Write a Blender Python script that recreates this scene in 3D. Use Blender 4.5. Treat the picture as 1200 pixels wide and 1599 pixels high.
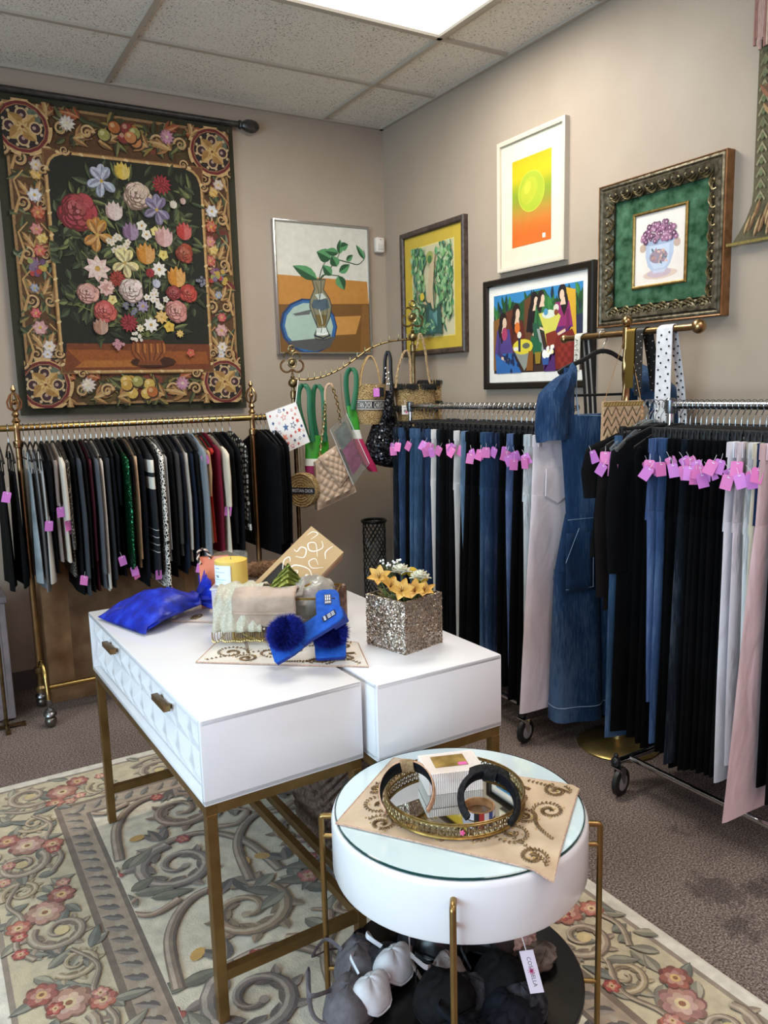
import bpy, bmesh, math, random
from mathutils import Matrix, Vector
PI = math.pi
C = bpy.context.scene.collection
scn = bpy.context.scene
for o in list(bpy.data.objects):
    bpy.data.objects.remove(o)

# ---------------------------------------------------------------- camera
F_PX, PITCH, ROLL, YAW = 1232.12, 0.15444, -0.0262, 0.53434
CAM = Vector((-2.637, -4.359, 1.5))
_f = Vector((math.sin(YAW)*math.cos(PITCH), math.cos(YAW)*math.cos(PITCH), -math.sin(PITCH)))
_r0 = Vector((math.cos(YAW), -math.sin(YAW), 0)); _u0 = _r0.cross(_f)
_r = _r0*math.cos(ROLL)+_u0*math.sin(ROLL); _u = -_r0*math.sin(ROLL)+_u0*math.cos(ROLL)
cam = bpy.data.objects.new('camera', bpy.data.cameras.new('camera')); C.objects.link(cam)
cam.matrix_world = Matrix(((_r.x, _u.x, -_f.x, CAM.x), (_r.y, _u.y, -_f.y, CAM.y), (_r.z, _u.z, -_f.z, CAM.z), (0, 0, 0, 1)))
cam.data.sensor_fit = 'VERTICAL'; cam.data.sensor_height = 36; cam.data.lens = F_PX*36/1599
cam.data.clip_start = .05
scn.camera = cam
def ray(px, py):
    return _f + _r*((px-600)/F_PX) + _u*((799.5-py)/F_PX)
def atz(px, py, z):
    r = ray(px, py); return CAM + r*((z-CAM.z)/r.z)
def atx(px, py, x):
    r = ray(px, py); return CAM + r*((x-CAM.x)/r.x)
def aty(px, py, y):
    r = ray(px, py); return CAM + r*((y-CAM.y)/r.y)

# ---------------------------------------------------------------- light
scn.view_settings.view_transform = 'Standard'; scn.view_settings.look = 'None'
scn.view_settings.gamma = 1; scn.view_settings.use_curve_mapping = False
scn.view_settings.exposure = 0.08
W = bpy.data.worlds.new('world'); scn.world = W; W.use_nodes = True
W.node_tree.nodes['Background'].inputs[0].default_value = (.75, .85, 1, 1)
W.node_tree.nodes['Background'].inputs[1].default_value = .05
H = 3.054
TROFFERS = [(-1.015, -1.507), (-1.015, -3.947), (-3.455, -1.507), (-3.455, -3.947), (-1.015, -6.1), (-3.455, -6.1)]
def area(name, loc, rot, sx, sy, power, col):
    l = bpy.data.lights.new(name, 'AREA'); l.shape = 'RECTANGLE'; l.size = sx; l.size_y = sy; l.energy = power; l.color = col
    o = bpy.data.objects.new(name, l); C.objects.link(o); o.location = loc; o.rotation_euler = rot; return o
# daylight through the shop window in the left wall
area('window_daylight', (-5.38, -3.98, 1.57), (0, -PI/2, 0), 2.0, 3.2, 185, (.58, .82, 1))
LAMP = [43, 19, 8, 12, 14, 12]
for i, (tx, ty) in enumerate(TROFFERS):
    area('troffer_lamp', (tx, ty, H-.012), (0, 0, 0), 1.16, .55, LAMP[i], (1, .955, .88))

# ---------------------------------------------------------------- helpers
def lin(h):
    h = h.lstrip('#'); out = []
    for i in (0, 2, 4):
        c = int(h[i:i+2], 16)/255
        out.append(c/12.92 if c <= .04045 else ((c+.055)/1.055)**2.4)
    return out
def mixc(a, b, t):
    a = a.lstrip('#'); b = b.lstrip('#')
    return '#'+''.join('%02x' % max(0, min(255, int(int(a[i:i+2], 16)*(1-t)+int(b[i:i+2], 16)*t))) for i in (0, 2, 4))
def jit(c, rnd, k=14):
    c = c.lstrip('#'); d = rnd.randint(-k, k)
    return '#'+''.join('%02x' % max(0, min(255, int(c[i:i+2], 16)+d+rnd.randint(-k//3, k//3))) for i in (0, 2, 4))
_mats = {}
def nmat(name):
    m = bpy.data.materials.new(name); m.use_nodes = True
    nt = m.node_tree; b = nt.nodes['Principled BSDF']
    return m, nt, b
def N(nt, t, **kw):
    n = nt.nodes.new(t)
    for k, v in kw.items():
        if k.startswith('i_'):
            n.inputs[k[2:].replace('_', ' ')].default_value = v
        else:
            setattr(n, k, v)
    return n
def L(nt, a, b): nt.links.new(a, b)
def coords(nt, kind='Object', scale=(1, 1, 1)):
    tc = N(nt, 'ShaderNodeTexCoord'); mp = N(nt, 'ShaderNodeMapping'); mp.inputs['Scale'].default_value = scale
    L(nt, tc.outputs[kind], mp.inputs['Vector']); return mp.outputs['Vector']
def ramp(nt, fac, stops, interp='LINEAR'):
    r = N(nt, 'ShaderNodeValToRGB'); r.color_ramp.interpolation = interp
    els = r.color_ramp.elements
    while len(els) < len(stops): els.new(.5)
    for e, (p, c) in zip(els, stops):
        e.position = p; e.color = (*lin(c), 1)
    L(nt, fac, r.inputs['Fac']); return r.outputs['Color']
def M(col, rough=.6, metal=0.0, var=0.0, vs=25, bump=0.0, bs=250, sheen=0.0, spec=.5, coat=0.0, trans=0.0, alpha=1.0, sss=0.0, stretch=(1, 1, 1)):
    key = (col, rough, metal, var, vs, bump, bs, sheen, spec, coat, trans, alpha, sss, stretch)
    if key in _mats: return _mats[key]
    m, nt, b = nmat('material_'+col.strip('#'))
    b.inputs['Roughness'].default_value = rough; b.inputs['Metallic'].default_value = metal
    b.inputs['Specular IOR Level'].default_value = spec
    b.inputs['Coat Weight'].default_value = coat; b.inputs['Coat Roughness'].default_value = .08
    b.inputs['Sheen Weight'].default_value = sheen
    b.inputs['Transmission Weight'].default_value = trans; b.inputs['Alpha'].default_value = alpha
    b.inputs['Subsurface Weight'].default_value = sss; b.inputs['Subsurface Scale'].default_value = .01
    b.inputs['Base Color'].default_value = (*lin(col), 1)
    v = coords(nt, 'Object', stretch)
    if var:
        n = N(nt, 'ShaderNodeTexNoise', i_Scale=vs, i_Detail=4.0); L(nt, v, n.inputs['Vector'])
        L(nt, ramp(nt, n.outputs['Fac'], [(.3, mixc(col, '#000000', var)), (.7, mixc(col, '#ffffff', var*.6))]), b.inputs['Base Color'])
    if bump:
        n = N(nt, 'ShaderNodeTexNoise', i_Scale=bs, i_Detail=3.0); L(nt, v, n.inputs['Vector'])
        bp = N(nt, 'ShaderNodeBump', i_Strength=bump, i_Distance=.004); L(nt, n.outputs['Fac'], bp.inputs['Height']); L(nt, bp.outputs['Normal'], b.inputs['Normal'])
    _mats[key] = m; return m
def M_col(name, rough=.8, bump=.3, bs=300, var=.12, vs=60, metal=0, kind='noise', sheen=0):
    """a surface dyed or painted in many colours, held by the mesh's own colour attribute"""
    if name in _mats: return _mats[name]
    m, nt, b = nmat(name); b.inputs['Roughness'].default_value = rough; b.inputs['Metallic'].default_value = metal
    b.inputs['Sheen Weight'].default_value = sheen
    a = N(nt, 'ShaderNodeAttribute', attribute_name='Col')
    v = coords(nt)
    n = N(nt, 'ShaderNodeTexNoise', i_Scale=vs, i_Detail=5.0); L(nt, v, n.inputs['Vector'])
    mr = N(nt, 'ShaderNodeMapRange'); mr.inputs['To Min'].default_value = 1-var*1.6; mr.inputs['To Max'].default_value = 1+var*1.6
    mr.inputs['From Min'].default_value = .2; mr.inputs['From Max'].default_value = .8
    L(nt, n.outputs['Fac'], mr.inputs['Value'])
    mx = N(nt, 'ShaderNodeVectorMath', operation='SCALE'); L(nt, a.outputs['Color'], mx.inputs[0]); L(nt, mr.outputs['Result'], mx.inputs['Scale'])
    L(nt, mx.outputs['Vector'], b.inputs['Base Color'])
    if bump:
        if kind == 'weave':
            n2 = N(nt, 'ShaderNodeTexWave', i_Scale=bs); n2.bands_direction = 'X'; L(nt, v, n2.inputs['Vector'])
        else:
            n2 = N(nt, 'ShaderNodeTexNoise', i_Scale=bs, i_Detail=2.0); L(nt, v, n2.inputs['Vector'])
        bp = N(nt, 'ShaderNodeBump', i_Strength=bump, i_Distance=.003); L(nt, n2.outputs['Fac'], bp.inputs['Height']); L(nt, bp.outputs['Normal'], b.inputs['Normal'])
    _mats[name] = m; return m

class MB:
    def __init__(s):
        s.v = []; s.f = []; s.mi = []; s.c = []; s.M = None; s.cur = 0; s.col = None
    def add(s, vs, fs, col=None):
        o = len(s.v)
        if s.M is not None: vs = [tuple(s.M @ Vector(p)) for p in vs]
        s.v += [tuple(p) for p in vs]; s.f += [tuple(i+o for i in f) for f in fs]
        s.mi += [s.cur]*len(fs); s.c += [col or s.col or '#ffffff']*len(fs); return s
    def box(s, c, d, rz=0, col=None, bev=0):
        x, y, z = d[0]/2, d[1]/2, d[2]/2
        R = Matrix.Translation(c) @ Matrix.Rotation(rz, 4, 'Z')
        if bev:
            bm = bmesh.new(); bmesh.ops.create_cube(bm, size=1)
            for w in bm.verts: w.co = (w.co.x*d[0], w.co.y*d[1], w.co.z*d[2])
            bmesh.ops.bevel(bm, geom=bm.edges[:], offset=bev, segments=2, affect='EDGES', profile=.5)
            bm.verts.index_update()
            vs = [R @ w.co for w in bm.verts]; fs = [[w.index for w in f.verts] for f in bm.faces]; bm.free()
            return s.add(vs, fs, col)
        vs = [R @ Vector(p) for p in ((-x, -y, -z), (x, -y, -z), (x, y, -z), (-x, y, -z), (-x, -y, z), (x, -y, z), (x, y, z), (-x, y, z))]
        return s.add(vs, [(0, 3, 2, 1), (4, 5, 6, 7), (0, 1, 5, 4), (1, 2, 6, 5), (2, 3, 7, 6), (3, 0, 4, 7)], col)
    def bar(s, a, b, w, h, col=None):
        a = Vector(a); b = Vector(b); d = b-a; ln = d.length; d.normalize()
        up = Vector((0, 0, 1)) if abs(d.z) < .95 else Vector((1, 0, 0))
        x = d.cross(up).normalized(); y = x.cross(d).normalized(); vs = []
        for p in (a, b):
            for i, j in ((-1, -1), (1, -1), (1, 1), (-1, 1)): vs.append(p+x*(i*w/2)+y*(j*h/2))
        return s.add(vs, [(3, 2, 1, 0), (4, 5, 6, 7), (0, 1, 5, 4), (1, 2, 6, 5), (2, 3, 7, 6), (3, 0, 4, 7)], col)
    def loft(s, rings, cap0=True, cap1=True, closed=True, loop=False, col=None):
        n = len(rings[0]); vs = [p for r in rings for p in r]; fs = []
        m = len(rings)
        for i in range(m if loop else m-1):
            a = i*n; b = ((i+1) % m)*n
            for j in range(n if closed else n-1):
                k = (j+1) % n; fs.append((a+j, a+k, b+k, b+j))
        if cap0 and not loop: fs.append(tuple(reversed(range(n))))
        if cap1 and not loop: fs.append(tuple(range((m-1)*n, m*n)))
        return s.add(vs, fs, col)
    def tube(s, pts, r, n=8, loop=False, flat=1.0, twist=0.0, col=None, caps=True, ref=None):
        pts = [Vector(p) for p in pts]; m = len(pts); rings = []; prev = None
        for i, p in enumerate(pts):
            if loop: t = pts[(i+1) % m]-pts[i-1]
            else: t = pts[min(i+1, m-1)]-pts[max(i-1, 0)]
            if t.length < 1e-9: t = Vector((0, 0, 1))
            t.normalize()
            if ref is not None: x = Vector(ref)
            elif prev is None: x = Vector((0, 0, 1)) if abs(t.z) < .9 else Vector((1, 0, 0))
            else: x = prev
            x = (x-t*x.dot(t))
            if x.length < 1e-6: x = t.orthogonal()
            x.normalize(); prev = x; y = t.cross(x)
            rr = r[i] if isinstance(r, (list, tuple)) else r
            rings.append([p+x*(math.cos(2*PI*j/n+twist*i)*rr)+y*(math.sin(2*PI*j/n+twist*i)*rr*flat) for j in range(n)])
        return s.loft(rings, caps, caps, True, loop, col)
    def lathe(s, prof, c=(0, 0, 0), n=24, col=None, caps=True):
        rings = [[(c[0]+r*math.cos(2*PI*j/n), c[1]+r*math.sin(2*PI*j/n), c[2]+z) for j in range(n)] for r, z in prof]
        return s.loft(rings, caps, caps, True, False, col)
    def ball(s, c, r, n=10, sc=(1, 1, 1), col=None):
        m = max(4, n//2); rings = []
        for i in range(m+1):
            a = -PI/2+PI*i/m; rr = max(1e-4, math.cos(a))
            rings.append([(c[0]+r*sc[0]*rr*math.cos(2*PI*j/n), c[1]+r*sc[1]*rr*math.sin(2*PI*j/n), c[2]+r*sc[2]*math.sin(a)) for j in range(n)])
        return s.loft(rings, True, True, True, False, col)
    def grid(s, fn, nu, nv, col=None):
        vs = [fn(i/nu, j/nv) for j in range(nv+1) for i in range(nu+1)]; w = nu+1
        return s.add(vs, [(j*w+i, j*w+i+1, (j+1)*w+i+1, (j+1)*w+i) for j in range(nv) for i in range(nu)], col)
    def build(s, name, mats, parent=None, smooth=40, solid=0, loc=None, rot=None, sub=0):
        me = bpy.data.meshes.new(name); me.from_pydata(s.v, [], s.f)
        if not isinstance(mats, (list, tuple)): mats = [mats]
        for m in mats: me.materials.append(m)
        if len(mats) > 1: me.polygons.foreach_set('material_index', s.mi)
        if any(c != '#ffffff' for c in s.c) or any(m and m.name.startswith('dyed') for m in mats):
            ca = me.color_attributes.new('Col', 'FLOAT_COLOR', 'CORNER'); buf = []; cache = {}
            for f, c in zip(me.polygons, s.c):
                if c not in cache: cache[c] = lin(c)+[1.0]
                buf += cache[c]*f.loop_total
            ca.data.foreach_set('color', buf)
        me.validate()
        if smooth:
            me.polygons.foreach_set('use_smooth', [True]*len(me.polygons)); me.set_sharp_from_angle(angle=math.radians(smooth))
        me.update()
        o = bpy.data.objects.new(name, me); C.objects.link(o)
        if parent: o.parent = parent
        if loc is not None: o.location = loc
        if rot is not None: o.rotation_euler = rot
        if solid:
            md = o.modifiers.new('thickness', 'SOLIDIFY'); md.thickness = solid; md.offset = 0
        if sub:
            md = o.modifiers.new('smooth', 'SUBSURF'); md.levels = sub; md.render_levels = sub
        return o
def thing(name, label, cat, loc=(0, 0, 0), rz=0, group=None, rot=None):
    o = bpy.data.objects.new(name, None); C.objects.link(o); o.empty_display_size = .05
    o.location = loc; o.rotation_euler = rot or (0, 0, rz); o['label'] = label; o['category'] = cat
    if group: o['group'] = group
    return o
def tag(o, label, cat, group=None, kind=None):
    o['label'] = label; o['category'] = cat
    if group: o['group'] = group
    if kind: o['kind'] = kind
    return o
def struct(o): o['kind'] = 'structure'; return o
def dup(root, loc, rot=None, label=None, group=None):
    def cp(o, par):
        c = o.copy(); C.objects.link(c)
        if par: c.parent = par
        for k in kids.get(o.name, []): cp(k, c)
        return c
    kids = {}
    def walk(o):
        kids[o.name] = list(o.children)
        for k in o.children: walk(k)
    walk(root)
    r = cp(root, None); r.location = loc
    if rot is not None: r.rotation_euler = rot
    if label: r['label'] = label
    if group: r['group'] = group
    return r
def text_geo(txt, size=1.0, align='CENTER'):
    cu = bpy.data.curves.new('lettering', 'FONT'); cu.body = txt; cu.size = size; cu.align_x = align; cu.resolution_u = 2
    ob = bpy.data.objects.new('lettering', cu); C.objects.link(ob)
    bpy.context.view_layer.update()
    dg = bpy.context.evaluated_depsgraph_get(); ev = ob.evaluated_get(dg); me = ev.to_mesh()
    vs = [tuple(p.co) for p in me.vertices]; fs = [tuple(p.vertices) for p in me.polygons]
    ev.to_mesh_clear(); bpy.data.objects.remove(ob); bpy.data.curves.remove(cu)
    return vs, fs
def arc(cx, cz, r, a0, a1, n=12):
    return [(cx+r*math.cos(a0+(a1-a0)*i/n), cz+r*math.sin(a0+(a1-a0)*i/n)) for i in range(n+1)]
def smoothpath(p, n=6):
    out = []; p = [Vector(q) for q in p]
    for i in range(len(p)-1):
        a = p[max(i-1, 0)]; b = p[i]; c = p[i+1]; d = p[min(i+2, len(p)-1)]
        for k in range(n):
            t = k/n
            out.append(.5*((2*b)+(c-a)*t+(2*a-5*b+4*c-d)*t*t+(3*b-a-3*c+d)*t**3))
    out.append(p[-1]); return out

class Art(MB):
    """flat shapes laid one over another: local x to the right, z up, facing -y"""
    STEP = 1.2e-5
    def __init__(s, d0=.0, step=None):
        super().__init__(); s.d = d0; s.step = step or s.STEP
    clip = None
    def add(s, vs, fs, col=None):
        if not s.clip: return super().add(vs, fs, col)
        x0, z0, x1, z1 = s.clip
        for f in fs:
            p = [vs[i] for i in f]; y = p[0][1]; q = [(a[0], a[2]) for a in p]
            if all(x0 <= a <= x1 and z0 <= b <= z1 for a, b in q): super().add(p, [tuple(range(len(p)))], col); continue
            for ax, lim, sg in ((0, x0, 1), (0, x1, -1), (1, z0, 1), (1, z1, -1)):
                out = []
                for i in range(len(q)):
                    a, b = q[i-1], q[i]; da, db = (a[ax]-lim)*sg, (b[ax]-lim)*sg
                    if (da >= 0) != (db >= 0):
                        t = da/(da-db); out.append((a[0]+(b[0]-a[0])*t, a[1]+(b[1]-a[1])*t))
                    if db >= 0: out.append(b)
                q = out
                if len(q) < 3: break
            if len(q) >= 3: super().add([(a, y, b) for a, b in q], [tuple(range(len(q)))], col)
        return s
    def poly(s, pts, c):
        s.d += s.step
        return s.add([(p[0], -s.d, p[1]) for p in pts], [tuple(range(len(pts)))], c)
    def rect(s, x0, z0, x1, z1, c): return s.poly([(x0, z0), (x1, z0), (x1, z1), (x0, z1)], c)
    def disc(s, x, z, r, c, sz=1.0, rot=0, n=14):
        ca, sa = math.cos(rot), math.sin(rot)
        return s.poly([(x+r*math.cos(2*PI*i/n)*ca-r*sz*math.sin(2*PI*i/n)*sa, z+r*math.cos(2*PI*i/n)*sa+r*sz*math.sin(2*PI*i/n)*ca) for i in range(n)], c)
    def stroke(s, pts, w0, c, w1=None, mid=None):
        s.d += s.step; n = len(pts); w1 = w0 if w1 is None else w1; A = []; B = []
        for i in range(n):
            a = pts[max(i-1, 0)]; b = pts[min(i+1, n-1)]; dx, dz = b[0]-a[0], b[1]-a[1]; l = math.hypot(dx, dz) or 1
            t = i/(n-1); w = (w0*(1-t)+w1*t)/2
            if mid: w += mid*math.sin(PI*t)/2
            A.append((pts[i][0]-dz/l*w, -s.d, pts[i][1]+dx/l*w)); B.append((pts[i][0]+dz/l*w, -s.d, pts[i][1]-dx/l*w))
        return s.add(A+B, [(n+i, n+i+1, i+1, i) for i in range(n-1)], c)
    def spiral(s, x, z, r, turns, a0, sgn, w, c, w1=None, n=None):
        n = n or int(14*turns)+4; pts = []
        for i in range(n+1):
            t = i/n; rr = r*(1-t*.88); a = a0+sgn*2*PI*turns*t
            pts.append((x+rr*math.cos(a), z+rr*math.sin(a)))
        s.stroke(pts, w, c, w*.35 if w1 is None else w1); return pts
    def leaf(s, x, z, a, l, w, c, c2=None, bend=.2):
        ca, sa = math.cos(a), math.sin(a); P = lambda u, v: (x+u*ca-v*sa, z+u*sa+v*ca)
        up = [P(l*t, w/2*math.sin(PI*t**.8)+bend*l*t*t*.5) for t in (0, .15, .35, .55, .75, .9, 1)]
        dn = [P(l*t, -w/2*math.sin(PI*t**.8)+bend*l*t*t*.5) for t in (.9, .75, .55, .35, .15)]
        s.poly(up+dn, c)
        if c2:
            mid = [P(l*t, bend*l*t*t*.5) for t in (0, .15, .35, .55, .75, .9, 1)]
            s.poly(mid+dn, c2)
    def petals(s, x, z, r, n, c, c2=None, cc=None, a0=0.0, fat=.9, rnd=None, r0=.0):
        for k in range(n):
            a = a0+2*PI*k/n
            s.leaf(x+r0*r*math.cos(a), z+r0*r*math.sin(a), a, r, 2*PI*r/n*fat*.8, jit(c, rnd, 12) if rnd else c, c2, 0)
        if cc: s.disc(x, z, r*.22, cc, n=8)
    def rose(s, x, z, r, c, rnd, sq=1.0):
        dk = mixc(c, '#1a0505', .45); lt = mixc(c, '#ffffff', .3)
        for k, (q, n) in enumerate(((1, 8), (.78, 7), (.56, 6), (.36, 5))):
            for i in range(n):
                a = 2*PI*i/n+k*.5+rnd.uniform(-.3, .3); e = q*r*.62*rnd.uniform(.82, 1.12); px = x+e*math.cos(a)-.05*r*k; pz = z+e*sq*math.sin(a)+.04*r*k
                s.disc(px, pz, r*.42*q+r*.05, dk, .8, a+PI/2, 9)
                s.disc(px+r*.03, pz+r*.04, r*.38*q+r*.03, jit(mixc(c, lt, k*.2+.15*(i % 2)), rnd, 14), rnd.uniform(.6, .8), a+PI/2+rnd.uniform(-.3, .3), 9)
        s.disc(x, z, r*.16, dk, n=8); s.disc(x+r*.02, z+r*.02, r*.1, lt, n=8)
# ================================================================ the setting
def carpet_mat():
    m, nt, b = nmat('carpet'); b.inputs['Roughness'].default_value = .95; b.inputs['Specular IOR Level'].default_value = .1
    v = coords(nt)
    n = N(nt, 'ShaderNodeTexNoise', i_Scale=170.0, i_Detail=3.0); L(nt, v, n.inputs['Vector'])
    col = ramp(nt, n.outputs['Fac'], [(.33, '#4a403b'), (.5, '#766862'), (.68, '#a89890')])
    s = N(nt, 'ShaderNodeTexNoise', i_Scale=1.6, i_Detail=3.0); L(nt, v, s.inputs['Vector'])
    st = ramp(nt, s.outputs['Fac'], [(.35, '#e6e3e0'), (.62, '#ffffff')])
    mx = N(nt, 'ShaderNodeMix', data_type='RGBA', blend_type='MULTIPLY'); mx.inputs['Factor'].default_value = 1
    L(nt, col, mx.inputs['A']); L(nt, st, mx.inputs['B'])
    # old spill marks near the right edge of the rug
    pos = N(nt, 'ShaderNodeTexCoord'); last = mx.outputs['Result']
    for i, (sx, sy, r) in enumerate(((-.72, -3.0, .10), (-.62, -3.06, .07), (-.8, -3.14, .08), (-.55, -2.72, .05))):
        d = N(nt, 'ShaderNodeVectorMath', operation='DISTANCE'); d.inputs[1].default_value = (sx, sy, 0); L(nt, pos.outputs['Object'], d.inputs[0])
        w = N(nt, 'ShaderNodeTexNoise', i_Scale=28.0, i_Detail=4.0); L(nt, v, w.inputs['Vector'])
        a = N(nt, 'ShaderNodeMath', operation='MULTIPLY_ADD'); L(nt, w.outputs['Fac'], a.inputs[0]); a.inputs[1].default_value = .2; L(nt, d.outputs['Value'], a.inputs[2])
        mr = N(nt, 'ShaderNodeMapRange'); mr.inputs['From Min'].default_value = r+.05; mr.inputs['From Max'].default_value = r+.09; mr.inputs['To Min'].default_value = .55; mr.inputs['To Max'].default_value = 0
        L(nt, a.outputs['Value'], mr.inputs['Value'])
        mm = N(nt, 'ShaderNodeMix', data_type='RGBA'); L(nt, mr.outputs['Result'], mm.inputs['Factor']); L(nt, last, mm.inputs['A']); mm.inputs['B'].default_value = (*lin('#3a3433'), 1)
        last = mm.outputs['Result']
    L(nt, last, b.inputs['Base Color'])
    bp = N(nt, 'ShaderNodeBump', i_Strength=.6, i_Distance=.006); L(nt, n.outputs['Fac'], bp.inputs['Height']); L(nt, bp.outputs['Normal'], b.inputs['Normal'])
    return m
def wall_mat():
    m, nt, b = nmat('wall_paint'); b.inputs['Roughness'].default_value = .55; b.inputs['Specular IOR Level'].default_value = .3
    v = coords(nt); n = N(nt, 'ShaderNodeTexNoise', i_Scale=3.0, i_Detail=6.0); L(nt, v, n.inputs['Vector'])
    L(nt, ramp(nt, n.outputs['Fac'], [(.3, '#9f9080'), (.7, '#a69888')]), b.inputs['Base Color'])
    n2 = N(nt, 'ShaderNodeTexNoise', i_Scale=260.0, i_Detail=2.0); L(nt, v, n2.inputs['Vector'])
    bp = N(nt, 'ShaderNodeBump', i_Strength=.12, i_Distance=.002); L(nt, n2.outputs['Fac'], bp.inputs['Height']); L(nt, bp.outputs['Normal'], b.inputs['Normal'])
    return m
def tile_mat():
    m, nt, b = nmat('ceiling_tile'); b.inputs['Roughness'].default_value = .95; b.inputs['Specular IOR Level'].default_value = .1
    v = coords(nt)
    n = N(nt, 'ShaderNodeTexNoise', i_Scale=120.0, i_Detail=2.0); L(nt, v, n.inputs['Vector'])
    w = N(nt, 'ShaderNodeTexNoise', i_Scale=4.0, i_Detail=3.0); L(nt, v, w.inputs['Vector'])
    ad = N(nt, 'ShaderNodeMath', operation='MULTIPLY_ADD'); L(nt, w.outputs['Fac'], ad.inputs[0]); ad.inputs[1].default_value = .16; L(nt, n.outputs['Fac'], ad.inputs[2])
    holes = ramp(nt, ad.outputs['Value'], [(.40, '#8a8278'), (.455, '#dcd6cb'), (.7, '#e8e3d9')])
    L(nt, holes, b.inputs['Base Color'])
    bp = N(nt, 'ShaderNodeBump', i_Strength=.7, i_Distance=.004); L(nt, ad.outputs['Value'], bp.inputs['Height']); L(nt, bp.outputs['Normal'], b.inputs['Normal'])
    return m
WX, WY = -5.2, -7.2
wm = wall_mat(); tm = tile_mat()
struct(MB().box(((WX)/2, WY/2, -.05), (-WX+.4, -WY+.4, .1)).build('floor', carpet_mat(), smooth=0))
struct(MB().box((WX/2, .06, H/2), (-WX+.24, .12, H+.1)).build('wall_back', wm, smooth=0))
struct(MB().box((.06, WY/2, H/2), (.12, -WY, H+.1)).build('wall_right', wm, smooth=0))
struct(MB().box((WX/2, WY-.06, H/2), (-WX+.24, .12, H+.1)).build('wall_front', M('#dc8c9e', .6), smooth=0))  # unseen wall; its pink is made up to bounce a tint onto the desk ends
wl = MB()
wl.box((WX-.06, WY/2, .25), (.12, -WY, .6)).box((WX-.06, WY/2, (2.6+H)/2), (.12, -WY, H-2.6+.05))
wl.box((WX-.06, -1.15, 1.57), (.12, 2.3, 2.05)).box((WX-.06, -6.5, 1.57), (.12, 1.7, 2.05))
struct(wl.build('wall_left', wm, smooth=0))
fr = MB()
for z in (.57, 2.58): fr.box((WX-.06, -3.98, z), (.06, 3.36, .05))
for y in (-2.32, -3.98, -5.63): fr.box((WX-.06, y, 1.575), (.06, .05, 2.05))
wn = struct(fr.build('window_1', M('#5b5652', .4, .6), smooth=0))
# ceiling: lay-in tiles on a grid
GX0, GY0 = -.405, -.594
struct(MB().box((WX/2, WY/2, H+.06), (-WX+.24, -WY+.24, .1)).build('ceiling', tm, smooth=0))
gb = MB(); gm = M('#b0a698', .5)
x = GX0
while x > WX: gb.box((x, WY/2, H+.004), (.024, -WY, .012)); x -= 1.22
y = GY0
while y > WY: gb.box((WX/2, y, H+.0045), (-WX, .024, .011)); y -= .61
gb.box((-.012, WY/2, H+.003), (.024, -WY, .014)).box((WX/2, -.012, H+.003), (-WX, .024, .014))
struct(gb.build('trim_1', gm, smooth=0))
dm, nt, b = nmat('lit_diffuser')
b.inputs['Base Color'].default_value = (.9, .9, .86, 1); b.inputs['Emission Color'].default_value = (1, .98, .9, 1); b.inputs['Emission Strength'].default_value = 1.6
for i, (tx, ty) in enumerate(TROFFERS):
    t = thing('ceiling_light', ['lit white ceiling panel above the corner with the flower tapestry and framed prints', 'lit white ceiling panel over the round table', 'lit white ceiling panel over the left end of the back wall',
        'lit white ceiling panel in the middle of the shop', 'lit white ceiling panel by the front wall, window side opposite', 'lit white ceiling panel by the front wall, window side'][i], 'ceiling light', (tx, ty, H), 0, 'ceiling light panels')
    f = MB()
    for sx in (-1, 1): f.box((sx*.589, 0, -.002), (.03, .59, .016))
    for sy in (-1, 1): f.box((0, sy*.286, -.002), (1.2, .03, .016))
    f.build('frame', gm, t, smooth=0)
    MB().box((0, 0, .006), (1.16, .556, .008)).build('diffuser', dm, t, smooth=0)
bb = M('#5a5350', .5)
struct(MB().box((WX/2, -.006, .05), (-WX, .012, .1)).build('baseboard_back', bb, smooth=0))
struct(MB().box((-.006, WY/2, .05), (.012, -WY, .1)).build('baseboard_right', bb, smooth=0))
# ================================================================ things on the back wall
rnd = random.Random(5)
dye = M_col('dyed_tapestry_wool', .9, .5, 420, .18, 90)
paint = M_col('dyed_paint', .55, .15, 160, .06, 30)
printed = M_col('dyed_print', .5, 0, 100, .04, 20)
TX0, TZ0, TW, TH = -2.165, 1.415, 1.19, 1.53
tp = thing('tapestry', 'large woven tapestry of a flower bouquet in a pot with scrolled border', 'tapestry', (TX0, -.045, TZ0))
def TP(X, Y):
    l = 55*(Y-55)/1450; r = 1040+65*(Y-200)/1285; t = 55+145*X/1040; b = 1505-20*X/1100
    return (X-l)/(r-l)*TW, (1-(Y-t)/(b-t))*TH
cl = MB()
def cloth(u, v):
    return (u*TW, .012+.004*math.sin(u*9)*(1-v*.5)-.002, v*TH)
cl.grid(cloth, 24, 24, '#2c2a1a')
A = Art(.004, 6e-6); A.clip = (.035, .035, TW-.035, TH-.04)
A.rect(.045, .045, TW-.045, TH-.05, '#a07c50'); A.rect(.058, .058, TW-.058, TH-.063, '#57391f')
ix0, ix1, iz0, iz1 = TW*.185, TW*.825, TH*.143, TH*.825
def scroll(x, z, r, a, sg, c1='#c9a169', c2='#6f2a26'):
    A.spiral(x+.006, z-.006, r, 1.5, a, sg, r*.42, '#3a2013'); A.spiral(x, z, r, 1.5, a, sg, r*.34, c1); A.spiral(x-.002, z+.003, r*.97, 1.2, a, sg, r*.1, mixc(c1, '#ffffff', .3))
def acanthus(x, z, a, l, c='#b78d55'):
    for k in range(5):
        A.leaf(x+l*.12*k*math.cos(a), z+l*.12*k*math.sin(a), a+(.9-.2*k)*(1 if k % 2 else -1), l*(.6-.04*k), l*.2, mixc(c, '#7a3a22', .25*(k % 2)), mixc(c, '#3a1f10', .5))
    A.leaf(x, z, a, l, l*.22, c, mixc(c, '#f0d8a8', .4))
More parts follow.
